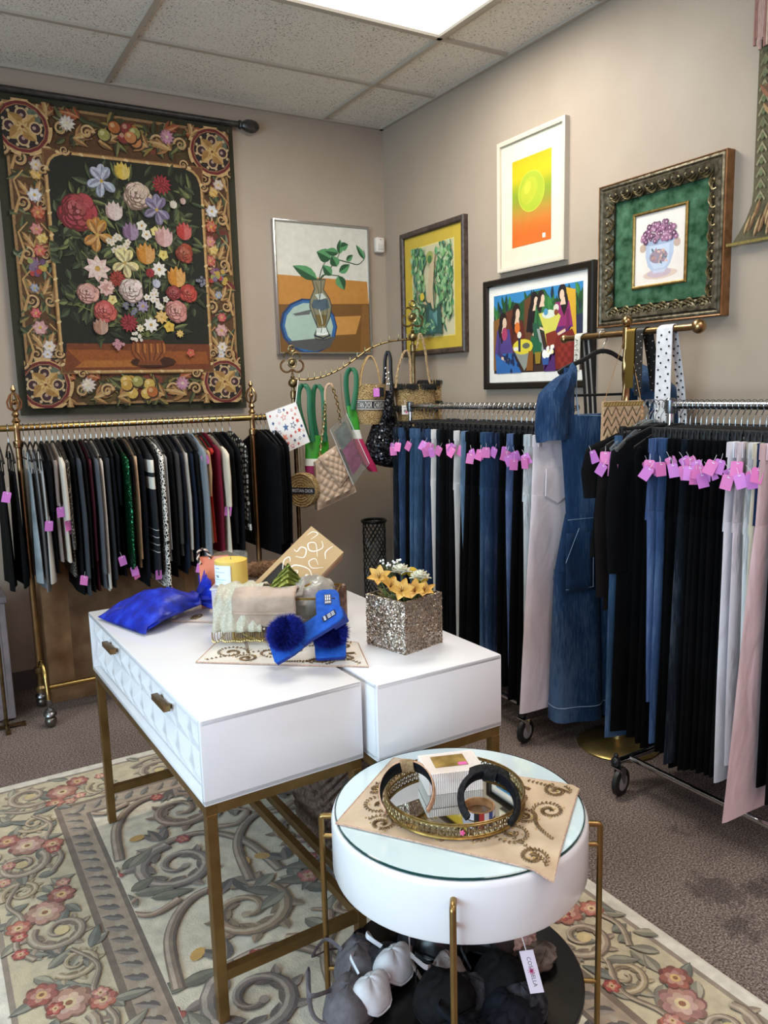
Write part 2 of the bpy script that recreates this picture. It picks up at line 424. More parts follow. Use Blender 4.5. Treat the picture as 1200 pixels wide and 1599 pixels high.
# ground colour panels, then ornaments all around the border
for k in range(90):
    s = rnd.random()
    side = rnd.choice('lrtb')
    if side in 'lr': x = (TW*.12 if side == 'l' else TW*.885)+rnd.uniform(-.06, .06); z = rnd.uniform(.25, TH-.28)
    else: x = rnd.uniform(.25, TW-.25); z = (TH*.09 if side == 'b' else TH*.905)+rnd.uniform(-.05, .05)
    A.disc(x, z, rnd.uniform(.02, .06), rnd.choice(['#6b2b26', '#4a3a1c', '#5d4a26', '#7a3a2a', '#3f3a22']), rnd.uniform(.4, 1), rnd.uniform(0, 3), 9)
for side, cx in ((-1, TW*.118), (1, TW*.885)):
    for k in range(60):
        z = rnd.uniform(.27, TH-.3); x = cx+rnd.uniform(-.065, .065)
        A.leaf(x, z, rnd.uniform(0, 6.28), rnd.uniform(.05, .1), .025, rnd.choice(['#56603f', '#6d7452', '#3f4a34', '#77836a', '#8a7a4a']), '#2f3826')
    for z0, sg in ((.30, 1), (.56, -1), (.78, 1), (1.02, -1), (1.22, 1)):
        for m in (-1, 1):
            scroll(cx+m*.042, z0, .034, -PI/2*m if sg > 0 else PI/2*m, m*sg)
            acanthus(cx+m*.01, z0+.03, PI/2-m*.5, .09)
            A.stroke([(cx+m*.08, z0-.05), (cx+m*.055, z0+.02), (cx+m*.075, z0+.1), (cx+m*.03, z0+.15)], .014, '#c39a62', .006)
    for z0, c, r in ((.34, '#e9ddd0', .03), (.30, '#d8d4dc', .024), (.43, '#d39a98', .036), (.5, '#c94a4a', .026), (.62, '#8f9ab0', .022), (.74, '#7a3f58', .03), (.80, '#c2543f', .03), (.86, '#d8b85a', .028), (.9, '#c9746c', .03), (.98, '#b7502e', .034), (1.06, '#dfe0e4', .034), (1.16, '#d8a94f', .03), (1.2, '#d4c0b0', .03)):
        x = cx+rnd.uniform(-.04, .04); A.petals(x, z0, r*1.15, 7, mixc(c, '#201010', .35), None, None, .2); A.petals(x, z0, r, 6, c, mixc(c, '#ffffff', .25), '#d9b050', 0, 1, rnd)
    for k in range(12): A.disc(cx+rnd.uniform(-.045, .045), .72+rnd.uniform(-.035, .035), .014, rnd.choice(['#7d6a8a', '#9aa05a', '#b03f3a', '#6a4a6f', '#c2a24a']), n=9)
for side, cz in ((-1, TH*.082), (1, TH*.908)):
    for k in range(56):
        A.leaf(rnd.uniform(.26, TW-.26), cz+rnd.uniform(-.055, .055), rnd.uniform(0, 6.28), rnd.uniform(.05, .1), .028, rnd.choice(['#5d6239', '#77794a', '#424a2c', '#8d7b40']), '#30331f')
    for x0 in (.30, .42, .77, .89):
        m = 1 if x0 < TW/2 else -1
        scroll(x0, cz-.01, .036, 0 if m > 0 else PI, m); acanthus(x0+m*.05, cz-.045, (0 if m > 0 else PI)+m*.35, .13)
        acanthus(x0-m*.03, cz+.05, (PI if m > 0 else 0)-m*.3, .1, '#a8552f')
    for k in range(9):
        x = TW/2+rnd.uniform(-.1, .1); z = cz+rnd.uniform(-.04, .04); c = rnd.choice(['#c79a3f', '#b5652f', '#d3b054', '#8a3030', '#9d9a50', '#c9824a'])
        A.disc(x+.004, z-.005, .032, '#3a2412', 1, 0, 12); A.disc(x, z, .03, c, .95, 0, 12); A.disc(x-.008, z+.009, .012, mixc(c, '#fff0c0', .5), n=8)
    for x0, c in ((.33, '#e6dccf'), (.82, '#c890a8')): A.petals(x0, cz+.02, .042, 11, mixc(c, '#301818', .3)); A.petals(x0, cz+.02, .037, 10, c, None, '#e8d8b0', 0, .9, rnd)
for cx in (TW*.105, TW*.89):
    for cz in (TH*.098, TH*.892):
        A.disc(cx, cz, .125, '#c39a66'); A.disc(cx, cz, .118, '#6d2226'); A.disc(cx, cz, .104, '#a9744f'); A.disc(cx, cz, .1, '#20171a')
        A.disc(cx+.02, cz+.025, .07, '#5d6a58', .8, .7)
        for k in range(4):
            a = PI/4+k*PI/2; A.leaf(cx, cz, a, .085, .065, '#d0a968', '#a67c42', 0)
            a += PI/4; A.disc(cx+.058*math.cos(a), cz+.058*math.sin(a), .03, '#d3b483', n=10); A.disc(cx+.058*math.cos(a), cz+.058*math.sin(a), .022, '#3a1f2a', n=10); A.disc(cx+.052*math.cos(a), cz+.052*math.sin(a), .009, '#b79a8a', n=7)
        for k in range(12): A.disc(cx+.088*math.cos(k*.5236+.2), cz+.088*math.sin(k*.5236+.2), .008, '#cbb48a', n=6)
        A.petals(cx, cz, .034, 8, '#b98a44', '#d9b878', '#7a3a20')
        for k in range(7):
            a = k*2*PI/7+.4; A.stroke(arc(cx, cz, .125, a, a+.6, 6), .012, '#d5b078', .02)
        for sx in (-1, 1):
            scroll(cx+sx*.1, cz+.105*(1 if cz < .5 else -1), .03, 0, sx)
            acanthus(cx+sx*.11, cz-.06*(1 if cz < .5 else -1), PI/2*(1 if cz > .5 else -1), .09)
# inner picture
A.clip = (ix0-.02, iz0-.02, ix1+.02, iz1+.02)
A.rect(ix0-.018, iz0-.018, ix1+.018, iz1+.018, '#8a6236'); A.rect(ix0-.012, iz0-.012, ix1+.012, iz1+.012, '#c9a066'); A.rect(ix0, iz0, ix1, iz1, '#171a12')
for sx, x in ((1, ix0), (-1, ix1)):
    for sz, z in ((1, iz0), (-1, iz1)):
        A.clip = None
        A.poly([(x-sx*.012, z-sz*.012), (x+sx*.075, z-sz*.012), (x+sx*.07, z+sz*.004), (x+sx*.035, z+sz*.014), (x+sx*.014, z+sz*.035), (x+sx*.004, z+sz*.07), (x-sx*.012, z+sz*.075)], '#6d4426'); A.stroke([(x+sx*.075, z-sz*.004), (x+sx*.035, z+sz*.012), (x+sx*.012, z+sz*.035), (x-sx*.004, z+sz*.075)], .012, '#c9a066')
        scroll(x+sx*.085, z+sz*.012-sz*.03, .024, 0, sx*sz); scroll(x-sx*.018, z+sz*.085, .024, 0, -sx*sz)
        A.clip = (ix0-.02, iz0-.02, ix1+.02, iz1+.02)
for k in range(10):
    z = iz0+(iz1-iz0)*k/10
    for x in (ix0-.006, ix1+.006): A.disc(x, z+.03, .012, '#e0c48c', .6, .5, 8)
for k in range(7):
    x = ix0+(ix1-ix0)*(k+.5)/7
    for z in (iz0-.006, iz1+.006): A.disc(x, z, .012, '#e0c48c', .6, -.4, 8)
tz = TP(560, 1180)[1]
A.poly([(ix0, iz0), (ix1, iz0), (ix1, tz), (ix0+.02, tz)], '#74381a')
A.poly([(ix0+.02, tz-.03), (ix1-.02, tz-.04), (ix1-.01, iz0+.03), (ix0+.1, iz0+.02)], '#96501f'); A.poly([(ix0+.1, iz0+.05), (ix0+.35, iz0+.05), (ix0+.4, iz0+.015), (ix0+.05, iz0+.015)], '#ad6829')
for k in range(520):
    a = rnd.uniform(0, 6.28); q = math.sqrt(rnd.random()); X = 555+q*350*math.cos(a); Y = 765+q*430*math.sin(a)
    x, z = TP(X, Y)
    if ix0+.02 < x < ix1-.05 and tz+.02 < z < iz1-.05:
        g = rnd.choice(['#38452b', '#4a5838', '#303a28', '#626e42', '#7d8650', '#45543a', '#586848'])
        A.leaf(x, z, rnd.uniform(0, 6.28), rnd.uniform(.045, .095), rnd.uniform(.02, .036), g, mixc(g, '#0c100a', .5))
for X, Y in ((400, 560), (520, 480), (690, 520), (330, 760), (780, 760), (300, 1000), (800, 1000), (610, 700), (480, 640)):
    x, z = TP(X, Y); x1, z1 = TP(610, 1150); A.stroke([(x, z), (x*.6+x1*.4+.02, z*.6+z1*.4), (x1, z1)], .006, '#6b7440', .004)
S = TW/1045
def tulip(x, z, r, c, a=PI/2):
    for d, q in ((-.5, .9), (.5, .9), (-.25, 1), (.25, 1), (0, 1.05)):
        A.leaf(x-r*.8*math.cos(a), z-r*.8*math.sin(a), a+d, r*1.8*q, r*.85, jit(mixc(c, '#301818', .25 if abs(d) > .3 else 0), rnd, 8), mixc(c, '#ffffff', .22), 0)
def iris(x, z, r, c):
    for a, l in ((PI/2, 1.1), (PI/2-.7, 1), (PI/2+.7, 1), (-PI/2, 1.1), (-PI/2-1.1, 1), (-PI/2+1.1, 1)):
        a += rnd.uniform(-.2, .2); e = (x+r*l*.62*math.cos(a), z+r*l*.62*math.sin(a)); A.disc(*e, r*.42, mixc(c, '#20182a', .4), .72, a, 11); A.disc(e[0]+.002, e[1]+.003, r*.39, jit(c, rnd, 12), .7, a, 11); A.leaf(x, z, a, r*l, r*.4, mixc(c, '#ffffff', .22), mixc(c, '#30203a', .3), rnd.uniform(-.3, .3))
    A.disc(x, z, r*.12, '#c8a850', n=8)
def carn(x, z, r, c):
    for q, n in ((1, 13), (.75, 11), (.5, 8)): A.petals(x, z, r*q, n, mixc(c, '#ff9a90', .35*(1-q)), mixc(c, '#2a0810', .35), None, q, 1.1, rnd)
def cluster(x, z, r, c):
    for k in range(11):
        a = rnd.uniform(0, 6.28); q = r*math.sqrt(rnd.random()); A.petals(x+q*math.cos(a), z+q*math.sin(a), r*.34, 5, c, None, '#c9a850', a)
fl = [(690, 470, 44, carn, '#a52a35'), (320, 590, 84, 'rose', '#a5333c'), (425, 455, 62, iris, '#b4bed2'), (515, 415, 40, tulip, '#d9b944'), (580, 520, 66, 'peony', '#d4bba9'), (665, 580, 60, iris, '#877ea2'),
      (475, 590, 44, tulip, '#dac3bd'), (400, 690, 66, iris, '#c58838'), (545, 680, 42, tulip, '#86698d'), (490, 725, 44, cluster, '#e2d9c8'), (595, 650, 24, 'd', '#eee9dc'), (615, 690, 24, 'd', '#eee9dc'), (655, 675, 22, 'd', '#e6d68a'),
      (695, 705, 48, tulip, '#d6a5a4'), (790, 680, 42, tulip, '#c03a36'), (790, 775, 44, 'peony', '#a8452e'), (610, 780, 50, tulip, '#cf8833'), (690, 780, 24, 'd', '#e5d27a'), (515, 815, 60, iris, '#e3d793'),
      (395, 840, 54, 'd8', '#e5c4b8'), (670, 845, 34, 'd8', '#efe9dd'), (628, 860, 22, carn, '#b03038'), (480, 885, 38, carn, '#a83a2c'), (750, 885, 50, tulip, '#d58d33'), (655, 910, 22, tulip, '#b9bfd6'), (430, 925, 36, 'peony', '#dfb2a8'), (350, 950, 48, 'rose', '#d9a298'),
      (735, 950, 36, 'rose', '#952e30'), (805, 955, 42, 'rose', '#bd392f'), (540, 940, 56, 'peony', '#ead9d0'), (655, 980, 46, cluster, '#ece6de'), (590, 1010, 28, 'd8', '#84759a'), (530, 1020, 30, cluster, '#6d7288'), (420, 1030, 52, 'rose', '#cb5752'),
      (745, 1035, 52, 'rose', '#dd968c'), (525, 1085, 42, carn, '#a02b38'), (625, 1095, 34, 'd8', '#f0eae2'), (675, 1060, 30, 'd8', '#dfae4e'), (710, 1105, 26, 'd', '#e3be4e'), (760, 1137, 18, 'd8', '#dcb24a'), (575, 1110, 18, 'd8', '#ece2ba'), (400, 1105, 38, tulip, '#b0826f'),
      (560, 1150, 24, cluster, '#efe9df'), (480, 1188, 26, cluster, '#c48a9c'), (455, 980, 22, 'd', '#e4d890'), (860, 905, 24, cluster, '#6f7590'), (810, 1225, 20, 'd', '#cf5f50'), (740, 560, 20, tulip, '#d8cfc0'), (785, 545, 16, tulip, '#c9a79c')]
x, z = TP(615, 1215)
A.disc(x+.02, z-.055, .12, '#3a1a0c', .25)
A.poly([(x-.05, z-.04), (x+.05, z-.04), (x+.065, z-.072), (x-.065, z-.072)], '#7a3e1a'); A.poly([(x-.078, z+.055), (x+.078, z+.055), (x+.09, z+.03), (x+.09, z), (x+.075, z-.03), (x+.045, z-.052), (x-.045, z-.052), (x-.075, z-.03), (x-.09, z), (x-.09, z+.03)], '#8c4a20')
for k in (-2, -1, 0, 1, 2): A.stroke([(x+k*.034, z+.045), (x+k*.036, z), (x+k*.018, z-.05)], .006, '#5a2810'); A.stroke([(x+k*.034+.012, z+.04), (x+k*.034+.012, z-.01)], .008, '#b87434')
A.disc(x, z+.05, .085, '#6b3214', .12)
for X, Y, r, k, c in fl:
    x, z = TP(X, Y); r *= S*1.05
    if k == 'rose': A.rose(x, z, r, c, rnd)
    elif k == 'peony' and r > .045: A.rose(x, z, r, c, rnd)
    elif k == 'peony': A.petals(x, z, r*1.05, 9, mixc(c, '#301810', .3), None, None, .3); A.petals(x, z, r, 8, c, mixc(c, '#ffffff', .25), None, 0, 1.1, rnd); A.petals(x, z, r*.66, 7, mixc(c, '#ffffff', .18), mixc(c, '#805050', .3), mixc(c, '#a06030', .4), .4, 1.1, rnd)
    elif k == 'd': A.petals(x, z, r, 5, c, None, '#c99a3a', rnd.random(), 1)
    elif k == 'd8': A.petals(x, z, r*1.06, 8, mixc(c, '#2a1a10', .35)); A.petals(x, z, r, 8, c, mixc(c, '#ffffff', .3), '#c9a050', 0, 1, rnd)
    else: k(x, z, r, c)
cl.add(A.v, A.f); cl.c[-len(A.c):] = [mixc(c, '#2a2014', .23) for c in A.c]
cl.build('cloth', dye, tp, smooth=0)
dw = M('#1d1a18', .35, 0, .2, 30)
MB().tube([(-.04, 0, TH+.0), (TW+.03, 0, TH-.0)], .016, 12).build('rod', dw, tp)
for sx, x in ((-1, -.04), (1, TW+.03)):
    f = MB(); R = [(.004, 0), (.02, .005), (.024, .012), (.014, .022), (.02, .03), (.031, .05), (.034, .075), (.028, .1), (.014, .118), (.003, .124)]
    n = 24; f.loft([[(x+sx*zz, r*(1+.07*math.cos(8*2*PI*j/n))*math.cos(2*PI*j/n), TH+r*(1+.07*math.cos(8*2*PI*j/n))*math.sin(2*PI*j/n)) for j in range(n)] for r, zz in R]); f.build('finial', dw, tp)
br = MB()
for x in (.06, TW-.06): br.box((x, .014, TH-.002), (.02, .03, .03))
br.build('bracket', dw, tp, smooth=0)

def frame_bars(w, h, prof, parent, mat, name='frame'):
    """mitred moulding around a w x h opening centred at 0; prof = [(out, front)] from the inner lip outwards"""
    b = MB(); rings = []
    for sx, sz in ((-1, -1), (1, -1), (1, 1), (-1, 1)):
        rings.append([(sx*(w/2+o), -fr_, sz*(h/2+o)) for o, fr_ in prof])
    b.loft(rings, loop=True, closed=True); return b.build(name, mat, parent, smooth=30)
def wallA(name, label, cat, cx, cz, y=0): return thing(name, label, cat, (cx, y, cz))
def wallB(name, label, cat, cy, cz, x=0): return thing(name, label, cat, (x, cy, cz), -PI/2)
def canvas_part(A, w, h, parent, mat=None, name='picture', d=.006, base='#d8d2c2'):
    b = MB(); b.box((0, -d/2, 0), (w, d, h), col=base); b.add(A.v, A.f); b.c[-len(A.c):] = A.c
    return b.build(name, mat or paint, parent, smooth=0)

# --- still life of a vase with ivy, silver frame
t = wallA('framed_painting', 'silver-framed painting of a glass vase with green leaves on a blue plate', 'painting', -.445, 2.095)
w, h = .605, .735; A = Art(.0245, 3e-5); A.clip = (-w/2, -h/2, w/2, h/2)
def V(X, Y): return ((X-360)/470*w, (500-Y)/700*h)   # close-up view, 100..590 x 150..850
A.rect(-w/2, -h/2, w/2, h/2, '#c9c8bd')
A.poly([(-w/2, V(0, 430)[1]), V(590, 445), (w/2, V(0, 575)[1]), (-w/2, V(0, 590)[1])], '#b07a36')
A.poly([(-w/2, V(0, 590)[1]), (w/2, V(0, 570)[1]), (w/2, -h/2), (-w/2, -h/2)], '#6d4a1f')
A.poly([V(400, 650), V(550, 640), V(520, 745), V(380, 755)], '#b98442'); A.poly([V(560, 580), V(590, 575), (w/2, -h/2), V(540, 850)], '#7d5628')
cx, cz = V(275, 705); A.disc(cx, cz, .188, '#16335c', .86); A.disc(cx+.004, cz, .176, '#2a5c92', .86); A.disc(cx+.002, cz, .158, '#9db4a8', .86)
A.poly([V(160, 790), V(410, 760), V(380, 820), V(300, 845), V(210, 825)], '#4a4c4c'); A.poly([V(195, 640), V(290, 612), V(280, 640), V(210, 650)], '#5a5e5e')
vp = [(300, 450), (310, 500), (285, 560), (282, 600), (300, 660), (318, 710), (300, 755), (305, 775), (350, 780), (385, 768), (378, 750), (362, 705), (385, 650), (395, 590), (385, 550), (355, 500), (368, 445)]
A.poly([V(a, b) for a, b in vp], '#7d7a60'); A.stroke([V(a, b) for a, b in vp+vp[:1]], .006, '#24343c')
A.poly([V(300, 560), V(375, 550), V(385, 600), V(340, 620), V(292, 600)], '#465a66'); A.poly([V(310, 530), V(350, 520), V(370, 545), V(330, 560)], '#b9c4bc')
A.poly([V(308, 640), V(370, 640), V(358, 700), V(325, 705)], '#6b5a2c'); A.poly([V(312, 715), V(362, 712), V(372, 752), V(310, 758)], '#c9d2cc')
for a, b in (((315, 460), (335, 560)), ((345, 450), (330, 570)), ((330, 610), (345, 740)), ((350, 620), (335, 740)), ((370, 560), (360, 690)), ((292, 580), (315, 700))): A.stroke([V(*a), V((a[0]+b[0])/2+6, (a[1]+b[1])/2), V(*b)], .004, rnd.choice(['#24343c', '#dfe6de', '#4a4420']))
A.stroke([V(300, 755), V(345, 772), V(385, 752)], .01, '#1d2c38'); A.stroke([V(312, 742), V(345, 752), V(372, 740)], .006, '#e6ece6')
for pts in ([(335, 450), (380, 400), (430, 330), (450, 280)], [(340, 450), (360, 420), (430, 420), (440, 420)], [(430, 330), (500, 345), (545, 350), (580, 310), (575, 270)], [(335, 450), (350, 390), (375, 340)]):
    A.stroke(smoothpath([(*V(*p), 0) for p in pts], 5), .007, '#24402a', .004)
def lf(X, Y, a, l, wd): A.leaf(*V(X, Y), a, l, wd, '#1d4a2c', '#4f8a5a', .15)
lf(325, 445, 2.65, .17, .075); lf(400, 330, 2.7, .1, .085); lf(440, 295, 3.0, .09, .05); lf(445, 300, 1.4, .085, .045); lf(450, 265, .3, .06, .05); lf(435, 420, -1.2, .09, .07); lf(440, 400, .5, .09, .05); lf(430, 370, 2.0, .07, .07); lf(400, 420, 2.3, .08, .06); lf(480, 335, .6, .06, .035); lf(578, 320, 2.1, .1, .035)
bk = MB(); bk.box((0, -.012, 0), (w, .02, h), col='#d8d8d2'); bk.add(A.v, A.f); bk.c[-len(A.c):] = A.c
bk.build('canvas', paint, t, smooth=0)
frame_bars(w, h, [(0, .004), (0, .034), (.006, .036), (.012, .034), (.012, 0), (.006, 0)], t, M('#b9bcc0', .25, 1))
# --- wall sensor near the corner
t = wallA('motion_sensor', 'small white motion sensor on the wall beside the room corner', 'sensor', -.055, 2.375)
MB().box((0, -.02, 0), (.062, .04, .092), bev=.012).build('body', M('#d9d4ca', .4), t)
MB().box((0, -.041, -.012), (.04, .006, .034), bev=.0028).build('lens', M('#c9c4bb', .3), t)
MB().box((0, -.041, .03), (.006, .003, .004)).build('indicator', M('#8a4a44', .3), t, smooth=0)

# ================================================================ framed things on the right wall
# --- green watercolour, yellow mat, dark frame
t = wallB('framed_painting', 'dark-framed green watercolour of a tree with wide yellow mat', 'painting', -.535, 2.045)
w, h = .575, .65; A = Art(.013, 2e-5)
A.rect(-w/2, -h/2, w/2, h/2, '#bfa43a'); pw, ph = w*.72, h*.78; A.clip = (-w/2, -h/2, w/2, h/2)
A.rect(-pw/2-.006, -ph/2-.006, pw/2+.006, ph/2+.006, '#d8c878'); A.rect(-pw/2, -ph/2, pw/2, ph/2, '#c2bb98'); A.clip = (-pw/2, -ph/2, pw/2, ph/2)
def G(u, v): return (-pw/2+u*pw, ph/2-v*ph)
for k in range(620):
    u = rnd.random(); v = rnd.random()*.95
    if .33 < u < .62 and v < .6+.2*rnd.random(): continue
    if u > .8 and v > .8: continue
    c = rnd.choice(['#3f7a4a', '#2f6a46', '#4f8f5c', '#6fa06c', '#88ac80', '#2a5a4a', '#a8b890', '#5f9a58'])
    x, z = G(min(.95, max(.05, u)), max(.05, v)); A.leaf(x, z, rnd.uniform(1, 2.2)+PI*(k % 2), rnd.uniform(.02, .075), rnd.uniform(.014, .036), c, mixc(c, '#d8d8b0', .3))
A.poly([G(.3, .62), G(.42, .6), G(.47, .3), G(.55, .1), G(.62, .12), G(.58, .4), G(.62, .66), G(.56, .72), G(.5, .62), G(.45, .66)], '#b8a584')
A.poly([G(.38, .66), G(.46, .62), G(.52, .68), G(.6, .72), G(.7, .66), G(.74, .7), G(.78, .98), G(.36, .98)], '#2c4f48'); A.poly([G(.47, .7), G(.6, .75), G(.62, .95), G(.44, .96)], '#3f6a6a'); A.poly([G(.55, .76), G(.66, .72), G(.66, .9)], '#5c8884')
for pts in ([(.42, .66), (.2, .62), (.12, .5)], [(.45, .65), (.3, .5), (.28, .35)], [(.66, .68), (.85, .6), (.9, .45)], [(.6, .7), (.58, .45), (.66, .3), (.6, .2)]): A.stroke(smoothpath([(*G(*p), 0) for p in pts], 5), .014, '#3d5a46', .005)
A.disc(*G(.3, .55), .022, '#c9b040'); A.disc(*G(.5, .14), .035, '#8f9a50'); A.disc(*G(.5, .16), .022, '#3f6a3a')
for k in range(40): A.leaf(*G(rnd.uniform(.1, .6), rnd.uniform(.85, .97)), rnd.uniform(0, 3), .04, .012, rnd.choice(['#4f8f5c', '#88ac80', '#2a5a4a']))
canvas_part(A, w, h, t, printed, 'print', .012)
frame_bars(w, h, [(0, .01), (0, .022), (.008, .03), (.024, .034), (.032, .028), (.032, 0)], t, M('#33221a', .4, 0, .25, 40))
# --- sun print
t = wallB('framed_print', 'white-framed print of a yellow sun over green and orange', 'print', -1.368, 2.366)
w, h = .435, .575; A = Art(.013, 2e-5)
A.rect(-w/2, -h/2, w/2, h/2, '#cdc8b2'); pw, ph = .275, .4; cz = .0
bands = ['#cf9f10', '#cfa80e', '#bfa912', '#9c9f1c', '#7c9224', '#878a28', '#a5822c', '#b4722c', '#bf6622', '#c45e1e', '#c66220']
nb = 44
for k in range(nb):
    q = k/(nb-1)*(len(bands)-1); i = min(int(q), len(bands)-2); A.rect(-pw/2, cz+ph/2-ph*(k+1)/nb, pw/2, cz+ph/2-ph*k/nb, mixc(bands[i], bands[i+1], q-i))
A.disc(0, cz+.04, .093, '#b3b63a', n=30); A.disc(0, cz+.04, .089, '#98a82c', n=30); A.disc(-.015, cz+.045, .065, '#a6ac2e', .8, .9, 24); A.disc(-.025, cz+.06, .03, '#b9b438', .7, 1, 18)
A.rect(.08, -.185, .1, -.165, '#e9e6da'); A.rect(.083, -.181, .097, -.179, '#555555'); A.rect(.083, -.175, .093, -.173, '#777777')
canvas_part(A, w, h, t, printed, 'print', .012)
frame_bars(w, h, [(0, .01), (0, .026), (.014, .03), (.02, .028), (.02, 0)], t, M('#c3bbaa', .4))
# --- café scene, generic figures
t = wallB('framed_painting', 'black-framed painting of women seated at café tables in a garden', 'painting', -1.40, 1.758)
w, h = .705, .48; A = Art(.013, 2e-5)
A.rect(-w/2, -h/2, w/2, h/2, '#dedad2'); pw, ph = .63, .39; A.clip = (-pw/2, -ph/2, pw/2, ph/2)
def K(u, v): return (-pw/2+u*pw, ph/2-v*ph)
def KP(pts, c): A.poly([K(*p) for p in pts], c)
KP([(0, 0), (1, 0), (1, 1), (0, 1)], '#35241e'); KP([(0, 0), (1, 0), (1, .3), (0, .3)], '#2f79ac')
KP([(0, .2), (.1, .18), (.2, .1), (.32, .14), (.45, .03), (.6, .02), (.66, .14), (.8, .16), (1, .1), (1, .5), (0, .55)], '#254a2c')
for k in range(90): A.leaf(*K(rnd.random(), rnd.uniform(.14, .42)), PI/2+rnd.uniform(-.3, .3), .06, .02, rnd.choice(['#1f4a26', '#2f6a34', '#1a3a22', '#3a7a3c', '#1d2c3c']))
KP([(.82, .38), (1, .36), (1, .72), (.85, .75)], '#232a44'); KP([(0, .45), (.08, .4), (.1, .8), (0, .9)], '#2a2a30')
def figure(u, v, s0, top, skirt, hair, chair=None, flip=1):
    s = s0*1.0; X = 1.5
    def KP(pts, c): A.poly([K(u+(p[0]-u)*X, p[1]) for p in pts], c)
    if chair: KP([(u-.09*s*flip, v-.02), (u-.02*flip, v-.06), (u+.05*s*flip, v+.3*s), (u-.03*flip, v+.62*s), (u-.1*s*flip, v+.6*s)], chair)
    KP([(u-.055*s, v+.1*s), (u+.045*s, v+.1*s), (u+.075*s, v+.42*s), (u-.075*s, v+.42*s)], top)
    if skirt: KP([(u-.07*s, v+.4*s), (u+.07*s, v+.4*s), (u+.15*s*flip, v+.68*s), (u+.14*s*flip, v+.96*s), (u-.05*s, v+.96*s)], skirt)
    A.disc(*K(u-.008, v-.005), .03*s, hair, 1.4); A.leaf(*K(u-.02*flip, v-.03), -1.7, .12*s, .055*s, hair)
    A.disc(*K(u+.01*flip, v+.02), .016*s, '#d0b49a', 1.6); KP([(u-.008, v+.05*s), (u+.012, v+.05*s), (u+.02, v+.14*s), (u-.02, v+.14*s)], '#d0b49a')
    A.stroke([K(u-.05*s*flip, v+.2*s), K(u-.06*s*flip, v+.4*s), K(u+.05*s*flip, v+.5*s)], .022*s, mixc(top, '#000000', .2)); A.stroke([K(u-.03*s*flip, v+.45*s), K(u+.06*s*flip, v+.5*s)], .014*s, '#d0b49a')
figure(.5, .13, .9, '#191316', None, '#191214', '#5d3a22'); figure(.575, .11, .8, '#2f6a3a', None, '#241a18', None)
figure(.8, .1, .95, '#86275f', '#4a2360', '#1c1416', '#c79a2c', -1)
KP([(.54, .3), (.72, .28), (.78, .36), (.7, .6), (.64, .72), (.6, .5)], '#c3bd52'); A.disc(*K(.65, .32), .045, '#c9d0c0', .45)
A.disc(*K(.62, .29), .016, '#4a88a8'); A.disc(*K(.73, .26), .018, '#c9c4b4'); A.disc(*K(.73, .31), .014, '#7a3f24')
KP([(.47, .4), (.54, .42), (.58, .62), (.55, .75), (.49, .6)], '#23503a'); KP([(.52, .48), (.55, .48), (.6, .74), (.58, .76)], '#8f938e')
KP([(.46, .55), (.58, .66), (.57, .78), (.48, .78), (.44, .66)], '#1d5a3a')
figure(.29, .25, 1.0, '#5a221a', None, '#241614', '#5d2f20'); A.disc(*K(.295, .44), .02, '#c96a2a', 1.4)
figure(.13, .34, 1.02, '#4a3a78', '#2a5f9c', '#1d1416', '#7a5226')
for k in range(16): A.disc(*K(.13+.2*rnd.random(), .76+.22*rnd.random()), .009, '#14264a', 1.5)
A.disc(*K(.14, .5), .022, '#a03a5a', 1.5)
KP([(.24, .68), (.3, .62), (.42, .6), (.47, .66), (.44, .86), (.38, .98), (.3, .82)], '#83877e'); A.disc(*K(.36, .68), .075, '#cbbc34', .5); A.disc(*K(.4, .67), .028, '#5a5c50', .5); A.disc(*K(.28, .7), .02, '#d8d4c8', .5)
KP([(.305, .56), (.335, .56), (.335, .74), (.31, .74)], '#1a1c3c'); A.disc(*K(.32, .53), .016, '#d9d2c0')
KP([(.43, .74), (.48, .74), (.48, .98), (.4, .98)], '#7a4a1c'); KP([(.5, .76), (.57, .76), (.56, .9), (.51, .9)], '#8a7224'); KP([(.58, .82), (.66, .82), (.65, .92), (.59, .92)], '#2f4f8c'); A.disc(*K(.61, .79), .017, '#e6e2da', 1.2); A.disc(*K(.645, .79), .015, '#e6e2da', 1.2)
KP([(.62, .55), (.72, .52), (.78, .62), (.76, .72), (.64, .72)], '#7a2a1c'); KP([(.74, .6), (.9, .52), (.94, .64), (.9, .98), (.73, .98), (.72, .7)], '#6e1d18')
for i in range(4):
    for j in range(5):
        if (i+j) % 2: KP([(.75+.035*i, .66+.06*j), (.785+.035*i, .66+.06*j), (.785+.035*i, .72+.06*j), (.75+.035*i, .72+.06*j)], '#842a20')
for k in range(10): A.disc(*K(rnd.uniform(.64, .71), rnd.uniform(.7, .78)), .008, rnd.choice(['#e6d890', '#e9e4d8']), 1.3)
canvas_part(A, w, h, t, printed, 'print', .012)
frame_bars(w, h, [(0, .01), (0, .022), (.005, .03), (.028, .032), (.034, .026), (.034, 0)], t, M('#17130f', .3))
